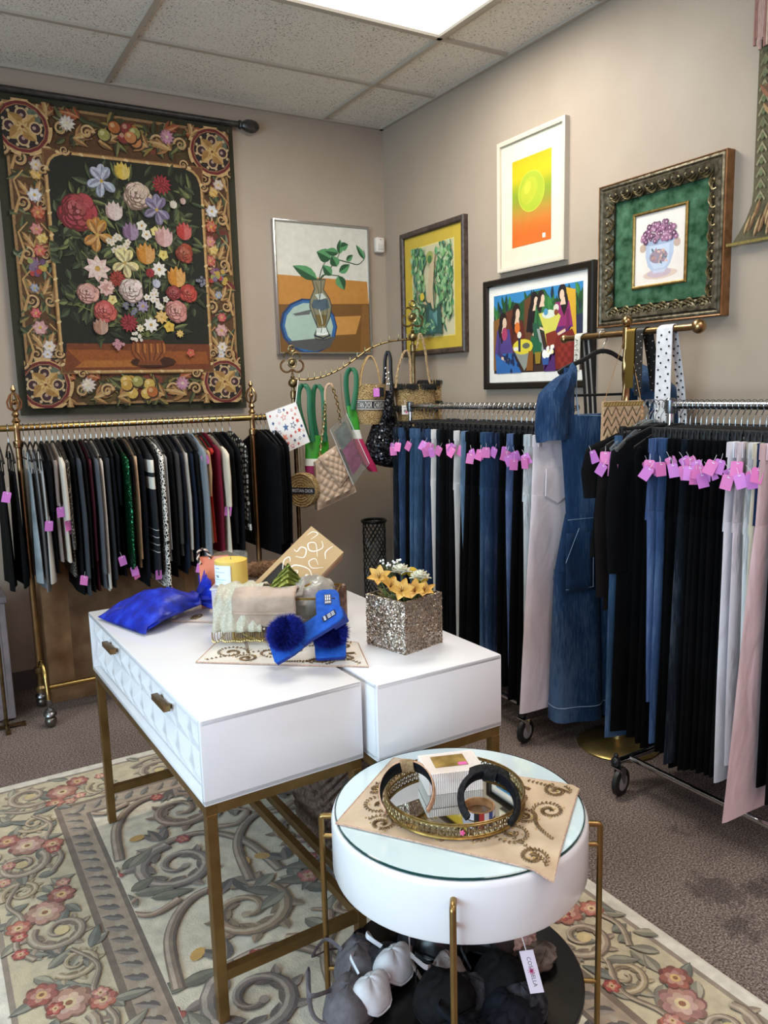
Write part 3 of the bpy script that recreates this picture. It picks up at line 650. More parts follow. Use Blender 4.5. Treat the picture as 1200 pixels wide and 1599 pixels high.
# --- bronze frame, green suede mat, violets in a pot
t = wallB('framed_print', 'ornate bronze-framed print of violets in a porcelain pot on green mat', 'print', -2.137, 2.026)
w, h = .46, .425; A = Art(.022, 2e-5)
MB().box((0, -.011, 0), (w, .022, h)).build('mat_board', M('#255030', .95, 0, .3, 24, .3, 200, 0, .1), t, smooth=0)
pw, ph = .245, .275
def Q(u, v): return (-pw/2+u*pw, ph/2-v*ph)
A.rect(-pw/2, -ph/2, pw/2, ph/2, '#d8cfc6')
A.disc(*Q(.52, .87), .085, '#c9b2a2', .22); A.disc(*Q(.5, .85), .06, '#b7a2ac', .3)
A.poly([Q(.22, .42), Q(.78, .42), Q(.78, .6), Q(.72, .74), Q(.64, .82), Q(.36, .82), Q(.27, .74), Q(.22, .6)], '#a4b0c4'); A.poly([Q(.3, .46), Q(.7, .46), Q(.68, .72), Q(.6, .79), Q(.4, .79), Q(.32, .7)], '#b4bfd0')
A.disc(*Q(.5, .42), .078, '#94a0b8', .14); A.rect(Q(.38, .85)[0], Q(.38, .85)[1], Q(.62, .81)[0], Q(.62, .81)[1], '#b9bccb')
A.disc(*Q(.48, .62), .045, '#8d7f8c', .6)
for k in range(26): A.leaf(*Q(rnd.uniform(.34, .62), rnd.uniform(.54, .68)), rnd.uniform(0, 6), .02, .01, rnd.choice(['#7a6a78', '#b08a7c', '#c9a89a', '#5f6a78', '#9a7a84']))
for sx in (.16, .84): A.disc(*Q(sx, .47), .016, '#b39a8c')
for k in range(95):
    a = rnd.uniform(0, PI); q = math.sqrt(rnd.random())
    x, z = Q(.5+.36*q*math.cos(a), .4-.27*q*math.sin(a)); c = rnd.choice(['#6a3f5c', '#7d4a6c', '#8f5c7c', '#5a3450', '#9a7088'])
    A.disc(x, z, rnd.uniform(.008, .013), c, 1, 0, 8); A.disc(x, z, .004, '#c9a8b8', n=6)
b = MB(); b.add([(p[0], p[1], p[2]) for p in A.v], A.f); b.c = list(A.c); b.build('print', printed, t, smooth=0)
go = M('#a88a4a', .35, .9, .2, 60)
frame_bars(pw, ph, [(0, .02), (0, .028), (.004, .031), (.009, .031), (.012, .027), (.012, .02)], t, go, 'inner_frame')
brz = M('#4a4028', .42, .8, .4, 45, .25, 120)
frame_bars(w, h, [(0, .02), (.0, .034), (.006, .028), (.018, .034), (.036, .045), (.048, .048), (.055, .042), (.062, .047), (.07, .045), (.074, .036), (.074, 0), (0, .0)], t, brz)
orn = MB()   # repeated shell and leaf ornament cast on the moulding
def ornam(px, pz, ax):
    def P3(pts, d): return [(px+(u*1.25 if ax else v*1.2), -.034-d-.008*(1-abs(v)/.03), pz+(v*1.2 if ax else u*1.25)) for u, v in pts]
    for k in range(3):
        q = .022-.006*k
        orn.tube(P3([(q*1.1*math.cos(a)-.006*k, q*.95*math.sin(a)) for a in [PI*.16+i*PI*1.7/10 for i in range(11)]], .001*k), .0032, 5)
    for s_ in (-1, 1): orn.tube(P3([(.024-.044*i/8, s_*(.004+.02*math.sin(i*PI/8))) for i in range(9)], .0), [.001+.003*math.sin(i*PI/8) for i in range(9)], 5)
    orn.ball(P3([(.004, 0)], .002)[0], .0055, 8, (1.5, .8, 1) if ax else (1, .8, 1.5))
nx, nz = 8, 7
for k in range(nx):
    x = -w/2-.02+(w+.04)*(k+.5)/nx
    for sg in (-1, 1): ornam(x, sg*(h/2+.029), True)
for k in range(nz):
    z = -h/2-.01+(h+.02)*(k+.5)/nz
    for sg in (-1, 1): ornam(sg*(w/2+.029), z, False)
orn.build('ornament', M('#6f6038', .38, .85, .35, 60), t)
frame_bars(w+.144, h+.144, [(0, .0), (0, .044), (.003, .046), (.006, .042), (.006, 0)], t, M('#8a5a2c', .35, .5, .2, 30), 'outer_edge')
# --- woven hanging with a tassel at the right edge of the view
t = wallB('woven_wall_hanging', 'olive woven wall hanging with leaf pattern, flared foot and pink tassel', 'wall hanging', -2.87, 2.55, -.012)
A = Art(.0, 1e-5); A.clip = (-.42, -.574, .42, .5)
def HW(z): return .33+(.09*((-.42-z)/.16)**1.6 if z < -.42 else 0)
prof = [-.575+.03*k for k in range(50)]
b = MB()
b.grid(lambda u, v: ((2*u-1)*HW(-.575+v*1.05), -.012-.003*math.sin(u*20), -.575+v*1.05), 16, 24, '#574f38')
A.d = .017
for k in range(24):
    for s in (-1, 1):
        for col_ in range(7):
            x = s*(.03+.045*col_); z = -.42+.04*k+(col_ % 2)*.02
            if abs(x) > HW(z)-.02 or z > .45: continue
            A.poly([(x-.02, z-.014), (x, z+.018), (x+.02, z-.014), (x+.016, z-.02), (x, z+.006), (x-.016, z-.02)], rnd.choice(['#7a7354', '#878062', '#6b654a'])); A.disc(x, z-.006, .008, '#5d6344', 1.4, 0, 7)
for z0 in (-.12, .12):
    for k in range(42):
        x = rnd.uniform(-.29, .29); z = z0+rnd.uniform(-.05, .05); A.leaf(x, z, (PI/2-x*2.2)+rnd.uniform(-.5, .5)*(1-abs(x)/.3), rnd.uniform(.05, .08), .026, rnd.choice(['#8f6a46', '#9a7a52', '#84583f', '#7d6d46', '#a5865e']), '#5f4630')
for k in range(150):
    s = rnd.choice((-1, 1)); z = -.565+.12*rnd.random()**1.5; u = rnd.uniform(0, HW(z)-.03); A.leaf(s*u, z, PI/2+s*.55*u/.41, rnd.uniform(.05, .085), .016, rnd.choice(['#9a7c54', '#8b6a44', '#a88c62', '#7a5838']), '#66482e')
A.stroke([(-.42, -.57), (0, -.572), (.42, -.57)], .012, '#7a6a34')
b.add(A.v, A.f); b.c[-len(A.c):] = A.c
b.build('cloth', dye, t, smooth=0)
ts = MB()
for k in range(16):
    x = -.335+.0065*k; ts.tube([(x, -.03-.006*math.sin(k*2.1), .335), (x+.002, -.034, .19), (x+.003*math.sin(k), -.032, .0+.02*math.sin(k*1.7)+.07)], .006, 5, col=rnd.choice(['#9a7a70', '#a88a80', '#8a6258', '#b09a86']))
ts.ball((-.285, -.034, .35), .035, 10, (1.6, .6, .8), col='#8a6a60')
ts.build('tassel', M_col('dyed_cord', .8, .3, 300), t)
MB().tube([(-.4, -.01, .52), (.4, -.01, .52)], .014, 10).build('rod', dw, t)
# ================================================================ racks
rnd = random.Random(11)
brass = M('#a8875a', .28, 1, .12, 20); dbrass = M('#7a6238', .35, 1, .25, 30); chrome = M('#c9cccf', .12, 1)
gold_rail = M('#b59a5e', .25, 1); rubber = M('#151414', .5); steel = M('#8f9092', .3, 1)
ORD = 'first second third fourth fifth sixth seventh eighth ninth tenth eleventh twelfth thirteenth fourteenth fifteenth sixteenth seventeenth eighteenth nineteenth twentieth'.split()
ORD += ['twenty-'+w for w in ORD[:9]]+['thirtieth']+['thirty-'+w for w in ORD[:9]]+['fortieth']+['forty-'+w for w in ORD[:9]]+['fiftieth']
RAIL_L, RAIL_R = 1.37, 1.405
# --- brass clothes rack along the back wall
t = thing('clothes_rack', 'brass clothes rack with finials under the flower tapestry', 'clothes rack', (-1.66, -.45, 0))
xl, xr = -.572, .552      # post positions about the origin
MB().tube([(-.74, 0, RAIL_L), (.66, 0, RAIL_L)], .0145, 14).build('rail', gold_rail, t)
for x in (xl, xr):
    MB().lathe([(.015, .17), (.0145, 1.28), (.021, 1.285), (.021, 1.31), (.014, 1.315), (.014, 1.36), (.018, 1.38), (.012, 1.392)], (x, 0, 0), 14).build('post', brass, t)
    f = MB(); f.lathe([(.012, 1.39), (.02, 1.4), (.009, 1.415), (.017, 1.43), (.008, 1.445)], (x, 0, 0), 12)
    for k in range(3):
        a = k*PI/3
        f.tube([(x+r*math.cos(a), r*math.sin(a), 1.44+z) for r, z in ((0, 0), (.026, .02), (.03, .045), (.016, .075), (0, .09), (-.016, .075), (-.03, .045), (-.026, .02))], .0042, 6, loop=True)
    f.ball((x, 0, 1.485), .013, 10).lathe([(.007, 1.53), (.012, 1.54), (.003, 1.56)], (x, 0, 0), 10)
    f.build('finial', brass, t)
    b = MB(); b.lathe([(.03, .13), (.03, .15), (.02, .16), (.02, .22), (.026, .225), (.026, .25), (.016, .255)], (x, 0, 0), 14); b.build('foot_boss', dbrass, t)
    for s in (-1, 1):
        a = MB(); a.tube(smoothpath([(x, s*.012, .26), (x+.004, s*.05, .285), (x+.008, s*.1, .24), (x+.01, s*.125, .17), (x+.01, s*.135, .125)], 6), .0105, 10); a.build('foot_arm', gold_rail, t)
        c = MB(); c.lathe([(.012, .13), (.014, .1), (.008, .09), (.02, .082), (.021, .072), (.028, .066), (.03, .056), (.02, .05)], (x+.01, s*.137, 0), 14)
        cs = c.build('caster', steel, t)
        MB().ball((x+.01, s*.137+.004*s, .0275), .0275, 16).build('wheel', M('#77736a', .3, .9), cs)
MB().tube([(xl, 0, .14), (xr, 0, .14)], .012, 12).build('base_rail', gold_rail, t)

# --- hangers (one of each kind, then copied)
hk = M('#9b9da0', .25, 1); hblack = M('#0e0e10', .55)
def hook_mesh(r=.0017, drop=.075, R=.019):
    b = MB(); pts = [(R*math.cos(a), 0, R*math.sin(a)) for a in [PI+.5-(PI+.9)*i/12 for i in range(13)]]
    # hook hangs with its inner top on the rail: rail centre is local origin
    pts = [(x, y, z) for x, y, z in pts]; x, y, z = pts[-1]
    pts += smoothpath([(x, 0, z), (x-.002, 0, -.02), (.004, 0, -.035), (0, 0, -.05), (0, 0, -drop)], 4)[1:]
    b.tube(pts, r, 6); return b
def make_hanger(kind, first_label):
    t = thing('clip_hanger' if kind == 'clip' else 'clothes_hanger', first_label, 'hanger', (0, 0, -5))
    hook_mesh().build('hook', hk, t)
    if kind == 'clip':
        b = MB(); b.tube([(-.17, 0, -.082), (-.03, 0, -.074), (.03, 0, -.074), (.17, 0, -.082)], .0065, 8, flat=.7); b.box((0, 0, -.078), (.05, .01, .022), bev=.003); b.build('bar', hblack, t)
        for s in (-1, 1):
            c = MB(); c.box((s*.155, .0, -.098), (.022, .019, .042), bev=.003); c.box((s*.155, 0, -.076), (.018, .023, .012), bev=.002); cl_ = c.build('clip', hblack, t)
            MB().box((s*.155, -.0115, -.094), (.008, .004, .01), bev=.001).build('spring', hk, cl_)
    else:
        b = MB(); b.tube(smoothpath([(-.2, 0, -.14), (-.13, 0, -.105), (-.05, 0, -.075), (0, 0, -.068), (.05, 0, -.075), (.13, 0, -.105), (.2, 0, -.14)], 4), .0058, 8, flat=.7)
        b.build('shoulders', hblack, t)
        MB().tube([(-.185, 0, -.14), (.185, 0, -.14)], .004, 6).build('bar', hblack, t)
    return t
HANG = {}
def hang(kind, loc, rz, label, group):
    if kind not in HANG:
        HANG[kind] = make_hanger(kind, label); o = HANG[kind]; o.location = loc; o.rotation_euler = (0, 0, rz); o['group'] = group; return o
    return dup(HANG[kind], loc, (0, 0, rz), label, group)

# --- price tags
tagm = M('#c976c6', .5); tagm2 = M('#d874b4', .5); strm = M('#e6dfe4', .4)
_tag = {}
def price_tag(parent, p, rot, k=0, s=1.0):
    """pink card on a white plastic loop, pinned at p"""
    key = (k % 2, round(s, 2))
    if key not in _tag:
        b = MB(); w, h, r = .017*s, .023*s, .004
        pts = [(-w, -h), (w, -h), (w, h-r), (w-r, h), (-w+r, h), (-w, h-r)]
        for i in range(1): b.loft([[(x, -.0008, z-h) for x, z in pts], [(x, .0008, z-h) for x, z in pts]])
        b.cur = 1; b.tube([(0, .001, .02), (.001, .0, .008), (0, -.0014, -.005)], .0006, 4); b.box((.002, -.0014, -.007), (.008, .0008, .0022))
        _tag[key] = b.build('price_tag', [tagm if k % 2 == 0 else tagm2, strm], parent, smooth=0); o = _tag[key]
    else:
        o = _tag[key].copy(); C.objects.link(o); o.parent = parent
    o.location = p; o.rotation_euler = rot; o['label'] = 'pink price tag'
    return o

# --- fabrics
def denim(col, wash=.22):
    key = ('denim', col)
    if key in _mats: return _mats[key]
    m, nt, b = nmat('denim_'+col.strip('#')); b.inputs['Roughness'].default_value = .85; b.inputs['Sheen Weight'].default_value = .05; b.inputs['Specular IOR Level'].default_value = .12
    v = coords(nt, 'Object', (60, 60, 6)); n = N(nt, 'ShaderNodeTexNoise', i_Scale=3.0, i_Detail=4.0); L(nt, v, n.inputs['Vector'])
    v2 = coords(nt, 'Object', (5, 5, 1.6)); n2 = N(nt, 'ShaderNodeTexNoise', i_Scale=1.5, i_Detail=3.0); L(nt, v2, n2.inputs['Vector'])
    ad = N(nt, 'ShaderNodeMath', operation='MULTIPLY_ADD'); L(nt, n.outputs['Fac'], ad.inputs[0]); ad.inputs[1].default_value = .6; L(nt, n2.outputs['Fac'], ad.inputs[2])
    L(nt, ramp(nt, ad.outputs['Value'], [(.5, mixc(col, '#06080e', .4)), (.8, col), (1.1, mixc(col, '#b8c6d8', wash))]), b.inputs['Base Color'])
    bp = N(nt, 'ShaderNodeBump', i_Strength=.3, i_Distance=.002); L(nt, n.outputs['Fac'], bp.inputs['Height']); L(nt, bp.outputs['Normal'], b.inputs['Normal'])
    _mats[key] = m; return m
def fab(col):
    if ('fab', col) in _mats: return _mats[('fab', col)]
    r, g, bl_ = lin(col); c = mixc(col, '#000000', .4) if max(r, g, bl_) < .02 else col
    m, nt, b = nmat('cloth_'+col.strip('#')); b.inputs['Roughness'].default_value = .9; b.inputs['Specular IOR Level'].default_value = .12; v = coords(nt, 'Object', (1, 1, .45))
    n = N(nt, 'ShaderNodeTexNoise', i_Scale=14.0, i_Detail=4.0); L(nt, v, n.inputs['Vector']); L(nt, ramp(nt, n.outputs['Fac'], [(.3, mixc(c, '#000000', .06)), (.7, mixc(c, '#ffffff', .03))]), b.inputs['Base Color'])
    w = N(nt, 'ShaderNodeTexNoise', i_Scale=9.0, i_Detail=2.0, i_Distortion=.6); L(nt, v, w.inputs['Vector']); f = N(nt, 'ShaderNodeTexNoise', i_Scale=350.0); L(nt, v, f.inputs['Vector'])
    b1 = N(nt, 'ShaderNodeBump', i_Strength=.45, i_Distance=.03); L(nt, w.outputs['Fac'], b1.inputs['Height']); b2 = N(nt, 'ShaderNodeBump', i_Strength=.2, i_Distance=.004); L(nt, f.outputs['Fac'], b2.inputs['Height']); L(nt, b1.outputs['Normal'], b2.inputs['Normal']); L(nt, b2.outputs['Normal'], b.inputs['Normal'])
    _mats[('fab', col)] = m; return m
def patterned(name):
    if name in _mats: return _mats[name]
    m, nt, b = nmat('fabric_'+name); b.inputs['Roughness'].default_value = .8; v = coords(nt)
    if name == 'giraffe':
        t = N(nt, 'ShaderNodeTexVoronoi', feature='DISTANCE_TO_EDGE', i_Scale=62.0); L(nt, v, t.inputs['Vector']); L(nt, ramp(nt, t.outputs['Distance'], [(.09, '#e4ddd2'), (.12, '#17130f')], 'CONSTANT'), b.inputs['Base Color'])
    elif name == 'leopard':
        t = N(nt, 'ShaderNodeTexVoronoi', feature='F1', i_Scale=42.0); L(nt, v, t.inputs['Vector']); L(nt, ramp(nt, t.outputs['Distance'], [(0, '#6a6258'), (.25, '#17140f'), (.5, '#8d857a'), (.6, '#2a2622')], 'CONSTANT'), b.inputs['Base Color'])
    elif name == 'sequin':
        b.inputs['Metallic'].default_value = .85; b.inputs['Roughness'].default_value = .22
        t = N(nt, 'ShaderNodeTexVoronoi', feature='F1', i_Scale=170.0); L(nt, v, t.inputs['Vector'])
        L(nt, ramp(nt, t.outputs['Color'], [(0, '#0a2a1a'), (.6, '#1a5a38'), (.9, '#3a8a5a')]), b.inputs['Base Color'])
        mp = N(nt, 'ShaderNodeVectorMath', operation='MULTIPLY_ADD'); L(nt, t.outputs['Color'], mp.inputs[0]); mp.inputs[1].default_value = (.9, .9, .9)
        gm_ = N(nt, 'ShaderNodeNewGeometry'); sb = N(nt, 'ShaderNodeVectorMath', operation='ADD'); sb.inputs[1].default_value = (-.45, -.45, -.45)
        L(nt, gm_.outputs['Normal'], mp.inputs[2]); L(nt, mp.outputs['Vector'], sb.inputs[0]); nn = N(nt, 'ShaderNodeVectorMath', operation='NORMALIZE'); L(nt, sb.outputs['Vector'], nn.inputs[0]); L(nt, nn.outputs['Vector'], b.inputs['Normal'])
    elif name == 'blacksequin':
        b.inputs['Metallic'].default_value = .6; b.inputs['Roughness'].default_value = .25
        t = N(nt, 'ShaderNodeTexVoronoi', feature='F1', i_Scale=110.0); L(nt, v, t.inputs['Vector'])
        L(nt, ramp(nt, t.outputs['Color'], [(0, '#050506'), (.6, '#15151a'), (.97, '#50505a')]), b.inputs['Base Color'])
        mp = N(nt, 'ShaderNodeVectorMath', operation='MULTIPLY_ADD'); L(nt, t.outputs['Color'], mp.inputs[0]); mp.inputs[1].default_value = (1, 1, 1)
        gm_ = N(nt, 'ShaderNodeNewGeometry'); sb = N(nt, 'ShaderNodeVectorMath', operation='ADD'); sb.inputs[1].default_value = (-.5, -.5, -.5)
        L(nt, gm_.outputs['Normal'], mp.inputs[2]); L(nt, mp.outputs['Vector'], sb.inputs[0]); nn = N(nt, 'ShaderNodeVectorMath', operation='NORMALIZE'); L(nt, sb.outputs['Vector'], nn.inputs[0]); L(nt, nn.outputs['Vector'], b.inputs['Normal'])
    elif name == 'daisy':
        t = N(nt, 'ShaderNodeTexVoronoi', feature='F1', i_Scale=38.0, i_Randomness=.5); L(nt, v, t.inputs['Vector']); L(nt, ramp(nt, t.outputs['Distance'], [(0, '#2a2620'), (.12, '#cfcabc'), (.36, '#14130f')], 'CONSTANT'), b.inputs['Base Color'])
    elif name == 'varsity':
        s = N(nt, 'ShaderNodeSeparateXYZ'); L(nt, v, s.inputs[0]); mr = N(nt, 'ShaderNodeMapRange'); mr.inputs['From Min'].default_value = -.75; mr.inputs['From Max'].default_value = 0; L(nt, s.outputs['Z'], mr.inputs['Value'])
        st = [(0, '#12151c')]
        for z in (-.60, -.565, -.53, -.495): st += [((z+.75)/.75, '#dcdad4'), ((z+.755)/.75, '#12151c')]
        st += [((-.30+.75)/.75, '#dcd6c8'), ((-.245+.75)/.75, '#12151c'), ((-.225+.75)/.75, '#dcd6c8'), ((-.165+.75)/.75, '#12151c')]
        L(nt, ramp(nt, mr.outputs['Result'], st, 'CONSTANT'), b.inputs['Base Color'])
    _mats[name] = m; return m

# --- garments. local x along the shoulders, y thickness, z down from the rail
def loop(hw, th, z, cx=0, cy=0, n=20, wav=0, ph=0, kx=22):
    out = []
    for j in range(n):
        a = 2*PI*j/n; c, s_ = math.cos(a), math.sin(a)
        x = cx+hw*math.copysign(abs(c)**.7, c)
        out.append((x, cy+th*math.copysign(abs(s_)**.8, s_)+wav*math.sin(kx*x+ph), z))
    return out
def trousers(b, hw, z0, z1, th, flare, rg, skirt=False):
    ph = rg.uniform(0, 6); lean = -rg.uniform(.018, .03); zc = z0-.27
    rings = []
    for k in range(7):
        t = k/6; z = z0+(zc-z0)*t; w = hw*(1+.06*t)
        rings.append(loop(w, th*(1+.3*t), z, 0, 0, 20, .0022, ph, 30))
    if skirt:
        for k in range(1, 9):
            t = k/8; z = zc+(z1-zc)*t; rings.append(loop(hw*(1.06+flare*t), th*(1.35+.6*t), z, lean*t*2, 0, 20, .004+.008*t, ph, 34))
        b.loft(rings); return
    b.loft(rings)
    for s in (-1, 1):
        rings = []
        for k in range(11):
            t = k/10; z = zc+.03+(z1-zc-.03)*t
            w = hw*(.53*(1-t)+flare*t); c = s*hw*(.53-.06*t)+lean*t*2
            rings.append(loop(w, th*(1.35-.25*t), z, c, .003*s+.002*math.sin(5*t+ph), 14, .0022, ph+s, 26+6*s))
        b.loft(rings)
def shirt(b, hw, z0, z1, th, rg, neck=.055):
    ph = rg.uniform(0, 6); rings = []
    prof = [(neck, 0, .35), (neck+.02, -.012, .5), (hw*.6, -.03, .75), (hw*.92, -.062, .9), (hw, -.09, 1), (hw*.97, -.16, 1.05), (hw*.93, -.26, 1.1)]
    for w, dz, q in prof: rings.append(loop(w, th*q, z0+dz, 0, 0, 22, .002, ph))
    zz = z0-.26
    for k in range(1, 8):
        t = k/7; rings.append(loop(hw*(.93+.1*t), th*(1.1+.2*t), zz+(z1-zz)*t, 0, 0, 22, .0015+.002*t, ph, 24))
    b.loft(rings)
def sleeve(b, s, hw, z0, z1, th, rg, out=.03, r0=.07, r1=.045):
    ph = rg.uniform(0, 6); rings = [loop(.012, th*.5, z0-.025, s*(hw-.075), 0, 12), loop(.045, th*.9, z0-.04, s*(hw-.058), 0, 12)]
    for k in range(10):
        t = k/9; z = z0-.06+(z1-z0+.06)*t; w = r0*(1-t)+r1*t
        c = s*(hw-.045+out*min(1, t*2.2)); rings.append(loop(w, th*(1.3-.25*t), z, c, .0015*math.sin(4*t+ph), 12, .0015, ph, 40))
    b.loft(rings)
def camisole(b, hw, z0, z1, th, rg):
    ph = rg.uniform(0, 6); rings = []
    for k in range(10):
        t = k/9; rings.append(loop(hw*(.62+.3*t+.1*math.sin(t*3)), th*(.7+.7*t), z0+(z1-z0)*t, 0, 0, 22, .004+.008*t, ph, 26))
    b.loft(rings)
    for s in (-1, 1):
        for d in (-1, 1): b.tube([(s*hw*.5, d*th*.5, z0-.01), (s*hw*.38, d*.004, -.105)], .003, 5)
GROUPS = {}
def garment(kind, name, col, loc, rz, label, cat, group, hw=.21, z0=-.07, z1=-.75, slv=None, th=.014, flare=.42, tags=(), mat=None, hanger='clothes', hlabel=None, hgroup=None, seed=0, extra=None):
    rg = random.Random(seed)
    t = thing(name, label, cat, loc, rz, group)
    m = mat or fab(col); b = MB()
    if kind == 'shirt': shirt(b, hw, z0, z1, th, rg)
    elif kind == 'trousers': trousers(b, hw, z0, z1, th, flare, rg)
    elif kind == 'skirt': trousers(b, hw, z0, z1, th, flare, rg, True)
    elif kind == 'camisole': camisole(b, hw, z0, z1, th, rg)
    b.build('body' if kind in ('shirt', 'camisole') else ('legs' if kind == 'trousers' else 'skirt_body'), m, t, smooth=60)
    if slv:
        for s in (-1, 1):
            sb = MB(); sleeve(sb, s, hw, z0-.02, slv, th*.9, rg); sb.build('sleeve', m, t, smooth=60)
    if kind == 'trousers':
        wb = MB(); bl = wb
        wb.loft([loop(hw+.003, th+.0015, z0+.004, wav=.0022), loop(hw+.004, th+.002, z0-.02, wav=.0022), loop(hw+.004, th+.002, z0-.042, wav=.0022)])
        for x in (-.9, -.35, .35, .9):
            for d in (-1, 1): bl.box((x*hw, d*(th*.9+.002), z0-.02), (.009, .004, .048))
        wb.build('waistband', m, t, smooth=60)
    for k, (p, r) in enumerate(tags): price_tag(t, p, r, k+seed)
    if hanger: hang(hanger, loc, rz, hlabel, hgroup)
    return t

# ---------------------------------------------------------------- garments on the brass rack
# px of the front edge at mid height, colour, kind, hem px, cuff px (None = sleeveless), words
NEAR = -.45-.23
rail_items = [
 (12, '#17181a', 'camisole', 930, None, 'charcoal strappy top', '#1'), (30, '#111419', 'camisole', 925, None, 'black strappy top', ''),
 (52, '#aebcc2', 'camisole', 915, None, 'silvery satin camisole', 's'), (66, '#8f9297', 'camisole', 930, None, 'grey satin camisole', ''), (76, '#c6c3bc', 'camisole', 915, None, 'pale ivory camisole', 't'),
 (88, '#101216', 'shirt', 900, 800, 'black short-sleeved top', ''), (99, '#8c7c74', 'shirt', 880, 790, 'taupe top', 't'), (103, '#d2c9ba', 'shirt', 880, 812, 'ivory short-sleeved blouse', 'tt'), (109, 'leopard', 'shirt', 905, 860, 'grey leopard-print blouse', ''),
 (117, '#111316', 'shirt', 935, 900, 'black long-sleeved top', 't'), (125, '#3c4046', 'shirt', 935, 905, 'slate grey long-sleeved top', ''), (131, '#101114', 'shirt', 930, 890, 'black knit top', ''), (136, '#4a1f2a', 'shirt', 930, 880, 'burgundy top', ''), (142, '#55575c', 'shirt', 925, 900, 'mid grey cardigan', ''), (149, '#cfc8be', 'shirt', 930, 925, 'white-edged blouse', ''),
 (158, '#2c2e33', 'shirt', 925, 910, 'dark grey sweater', ''), (170, '#10141c', 'shirt', 905, 870, 'black navy jacket', 't'), (182, '#121419', 'shirt', 905, 790, 'black jacket with short sleeves', ''), (199, 'sequin', 'shirt', 890, 885, 'green sequin top', 'tt'),
 (212, '#121317', 'shirt', 900, 770, 'black tee', ''), (219, '#cfae8e', 'shirt', 890, 875, 'tan-edged cream jacket', ''), (226, '#131823', 'shirt', 920, 905, 'navy jacket', ''),
 (240, 'varsity', 'shirt', 900, 890, 'navy varsity sweater with white stripes', 't'), (249, '#14161a', 'shirt', 900, 850, 'black blouse', ''), (256, 'giraffe', 'shirt', 920, 918, 'black and white animal-print blouse', 't'), (264, '#9a9da0', 'shirt', 880, 860, 'pale grey long-sleeved top', ''),
 (273, '#15171b', 'shirt', 905, 885, 'black sweater', ''), (283, '#3d3b3a', 'shirt', 870, 850, 'dark taupe jacket', ''), (292, '#1b2130', 'shirt', 900, 890, 'dark navy sweater', ''), (300, '#b9b1a6', 'shirt', 880, 860, 'stone blouse', ''), (306, '#161d2d', 'shirt', 890, 880, 'midnight blue top', 't'), (313, '#131417', 'shirt', 890, 860, 'black cardigan', ''),
 (325, '#7c838a', 'shirt', 872, 870, 'heather grey long-sleeved sweater', 'T'), (333, '#c09a72', 'shirt', 850, 775, 'tan short-sleeved top', ''), (338, '#c23a30', 'shirt', 850, 700, 'bright red top', ''), (343, '#6a1528', 'shirt', 866, 864, 'burgundy sweater', ''), (357, '#d8cdb6', 'shirt', 862, 790, 'cream batwing sweater', 't'),
 (368, '#101217', 'shirt', 865, 850, 'black wool top', ''), (378, '#12151b', 'shirt', 870, 860, 'blue-black coat', ''), (390, 'daisy', 'shirt', 830, None, 'black top with white flower print', ''),
 (424, '#0b0d12', 'shirt', 868, 850, 'long black coat', ''), (436, '#0a0b0f', 'shirt', 868, 850, 'black coat', ''), (447, '#0c0e13', 'shirt', 868, 845, 'black blazer', ''), (457, '#0a0b0f', 'shirt', 866, 850, 'black coat', '')]
lx = [aty(it[0], 770, NEAR).x for it in rail_items]
for _ in range(200):
    for k in range(len(lx)-1):
        g_ = lx[k+1]-lx[k]
        if g_ < .0245 and not (rail_items[k][0] < 40 <= rail_items[k+1][0]) and not (rail_items[k][0] < 400 <= rail_items[k+1][0]): d_ = (.0245-g_)/2; lx[k] -= d_; lx[k+1] += d_
    for k, it in enumerate(rail_items):       # clear of the posts
        if it[0] < 40: lx[k] = min(lx[k], -2.258)
        elif it[0] < 400: lx[k] = min(-1.128, max(-2.206, lx[k]))
        else: lx[k] = max(lx[k], -1.082)
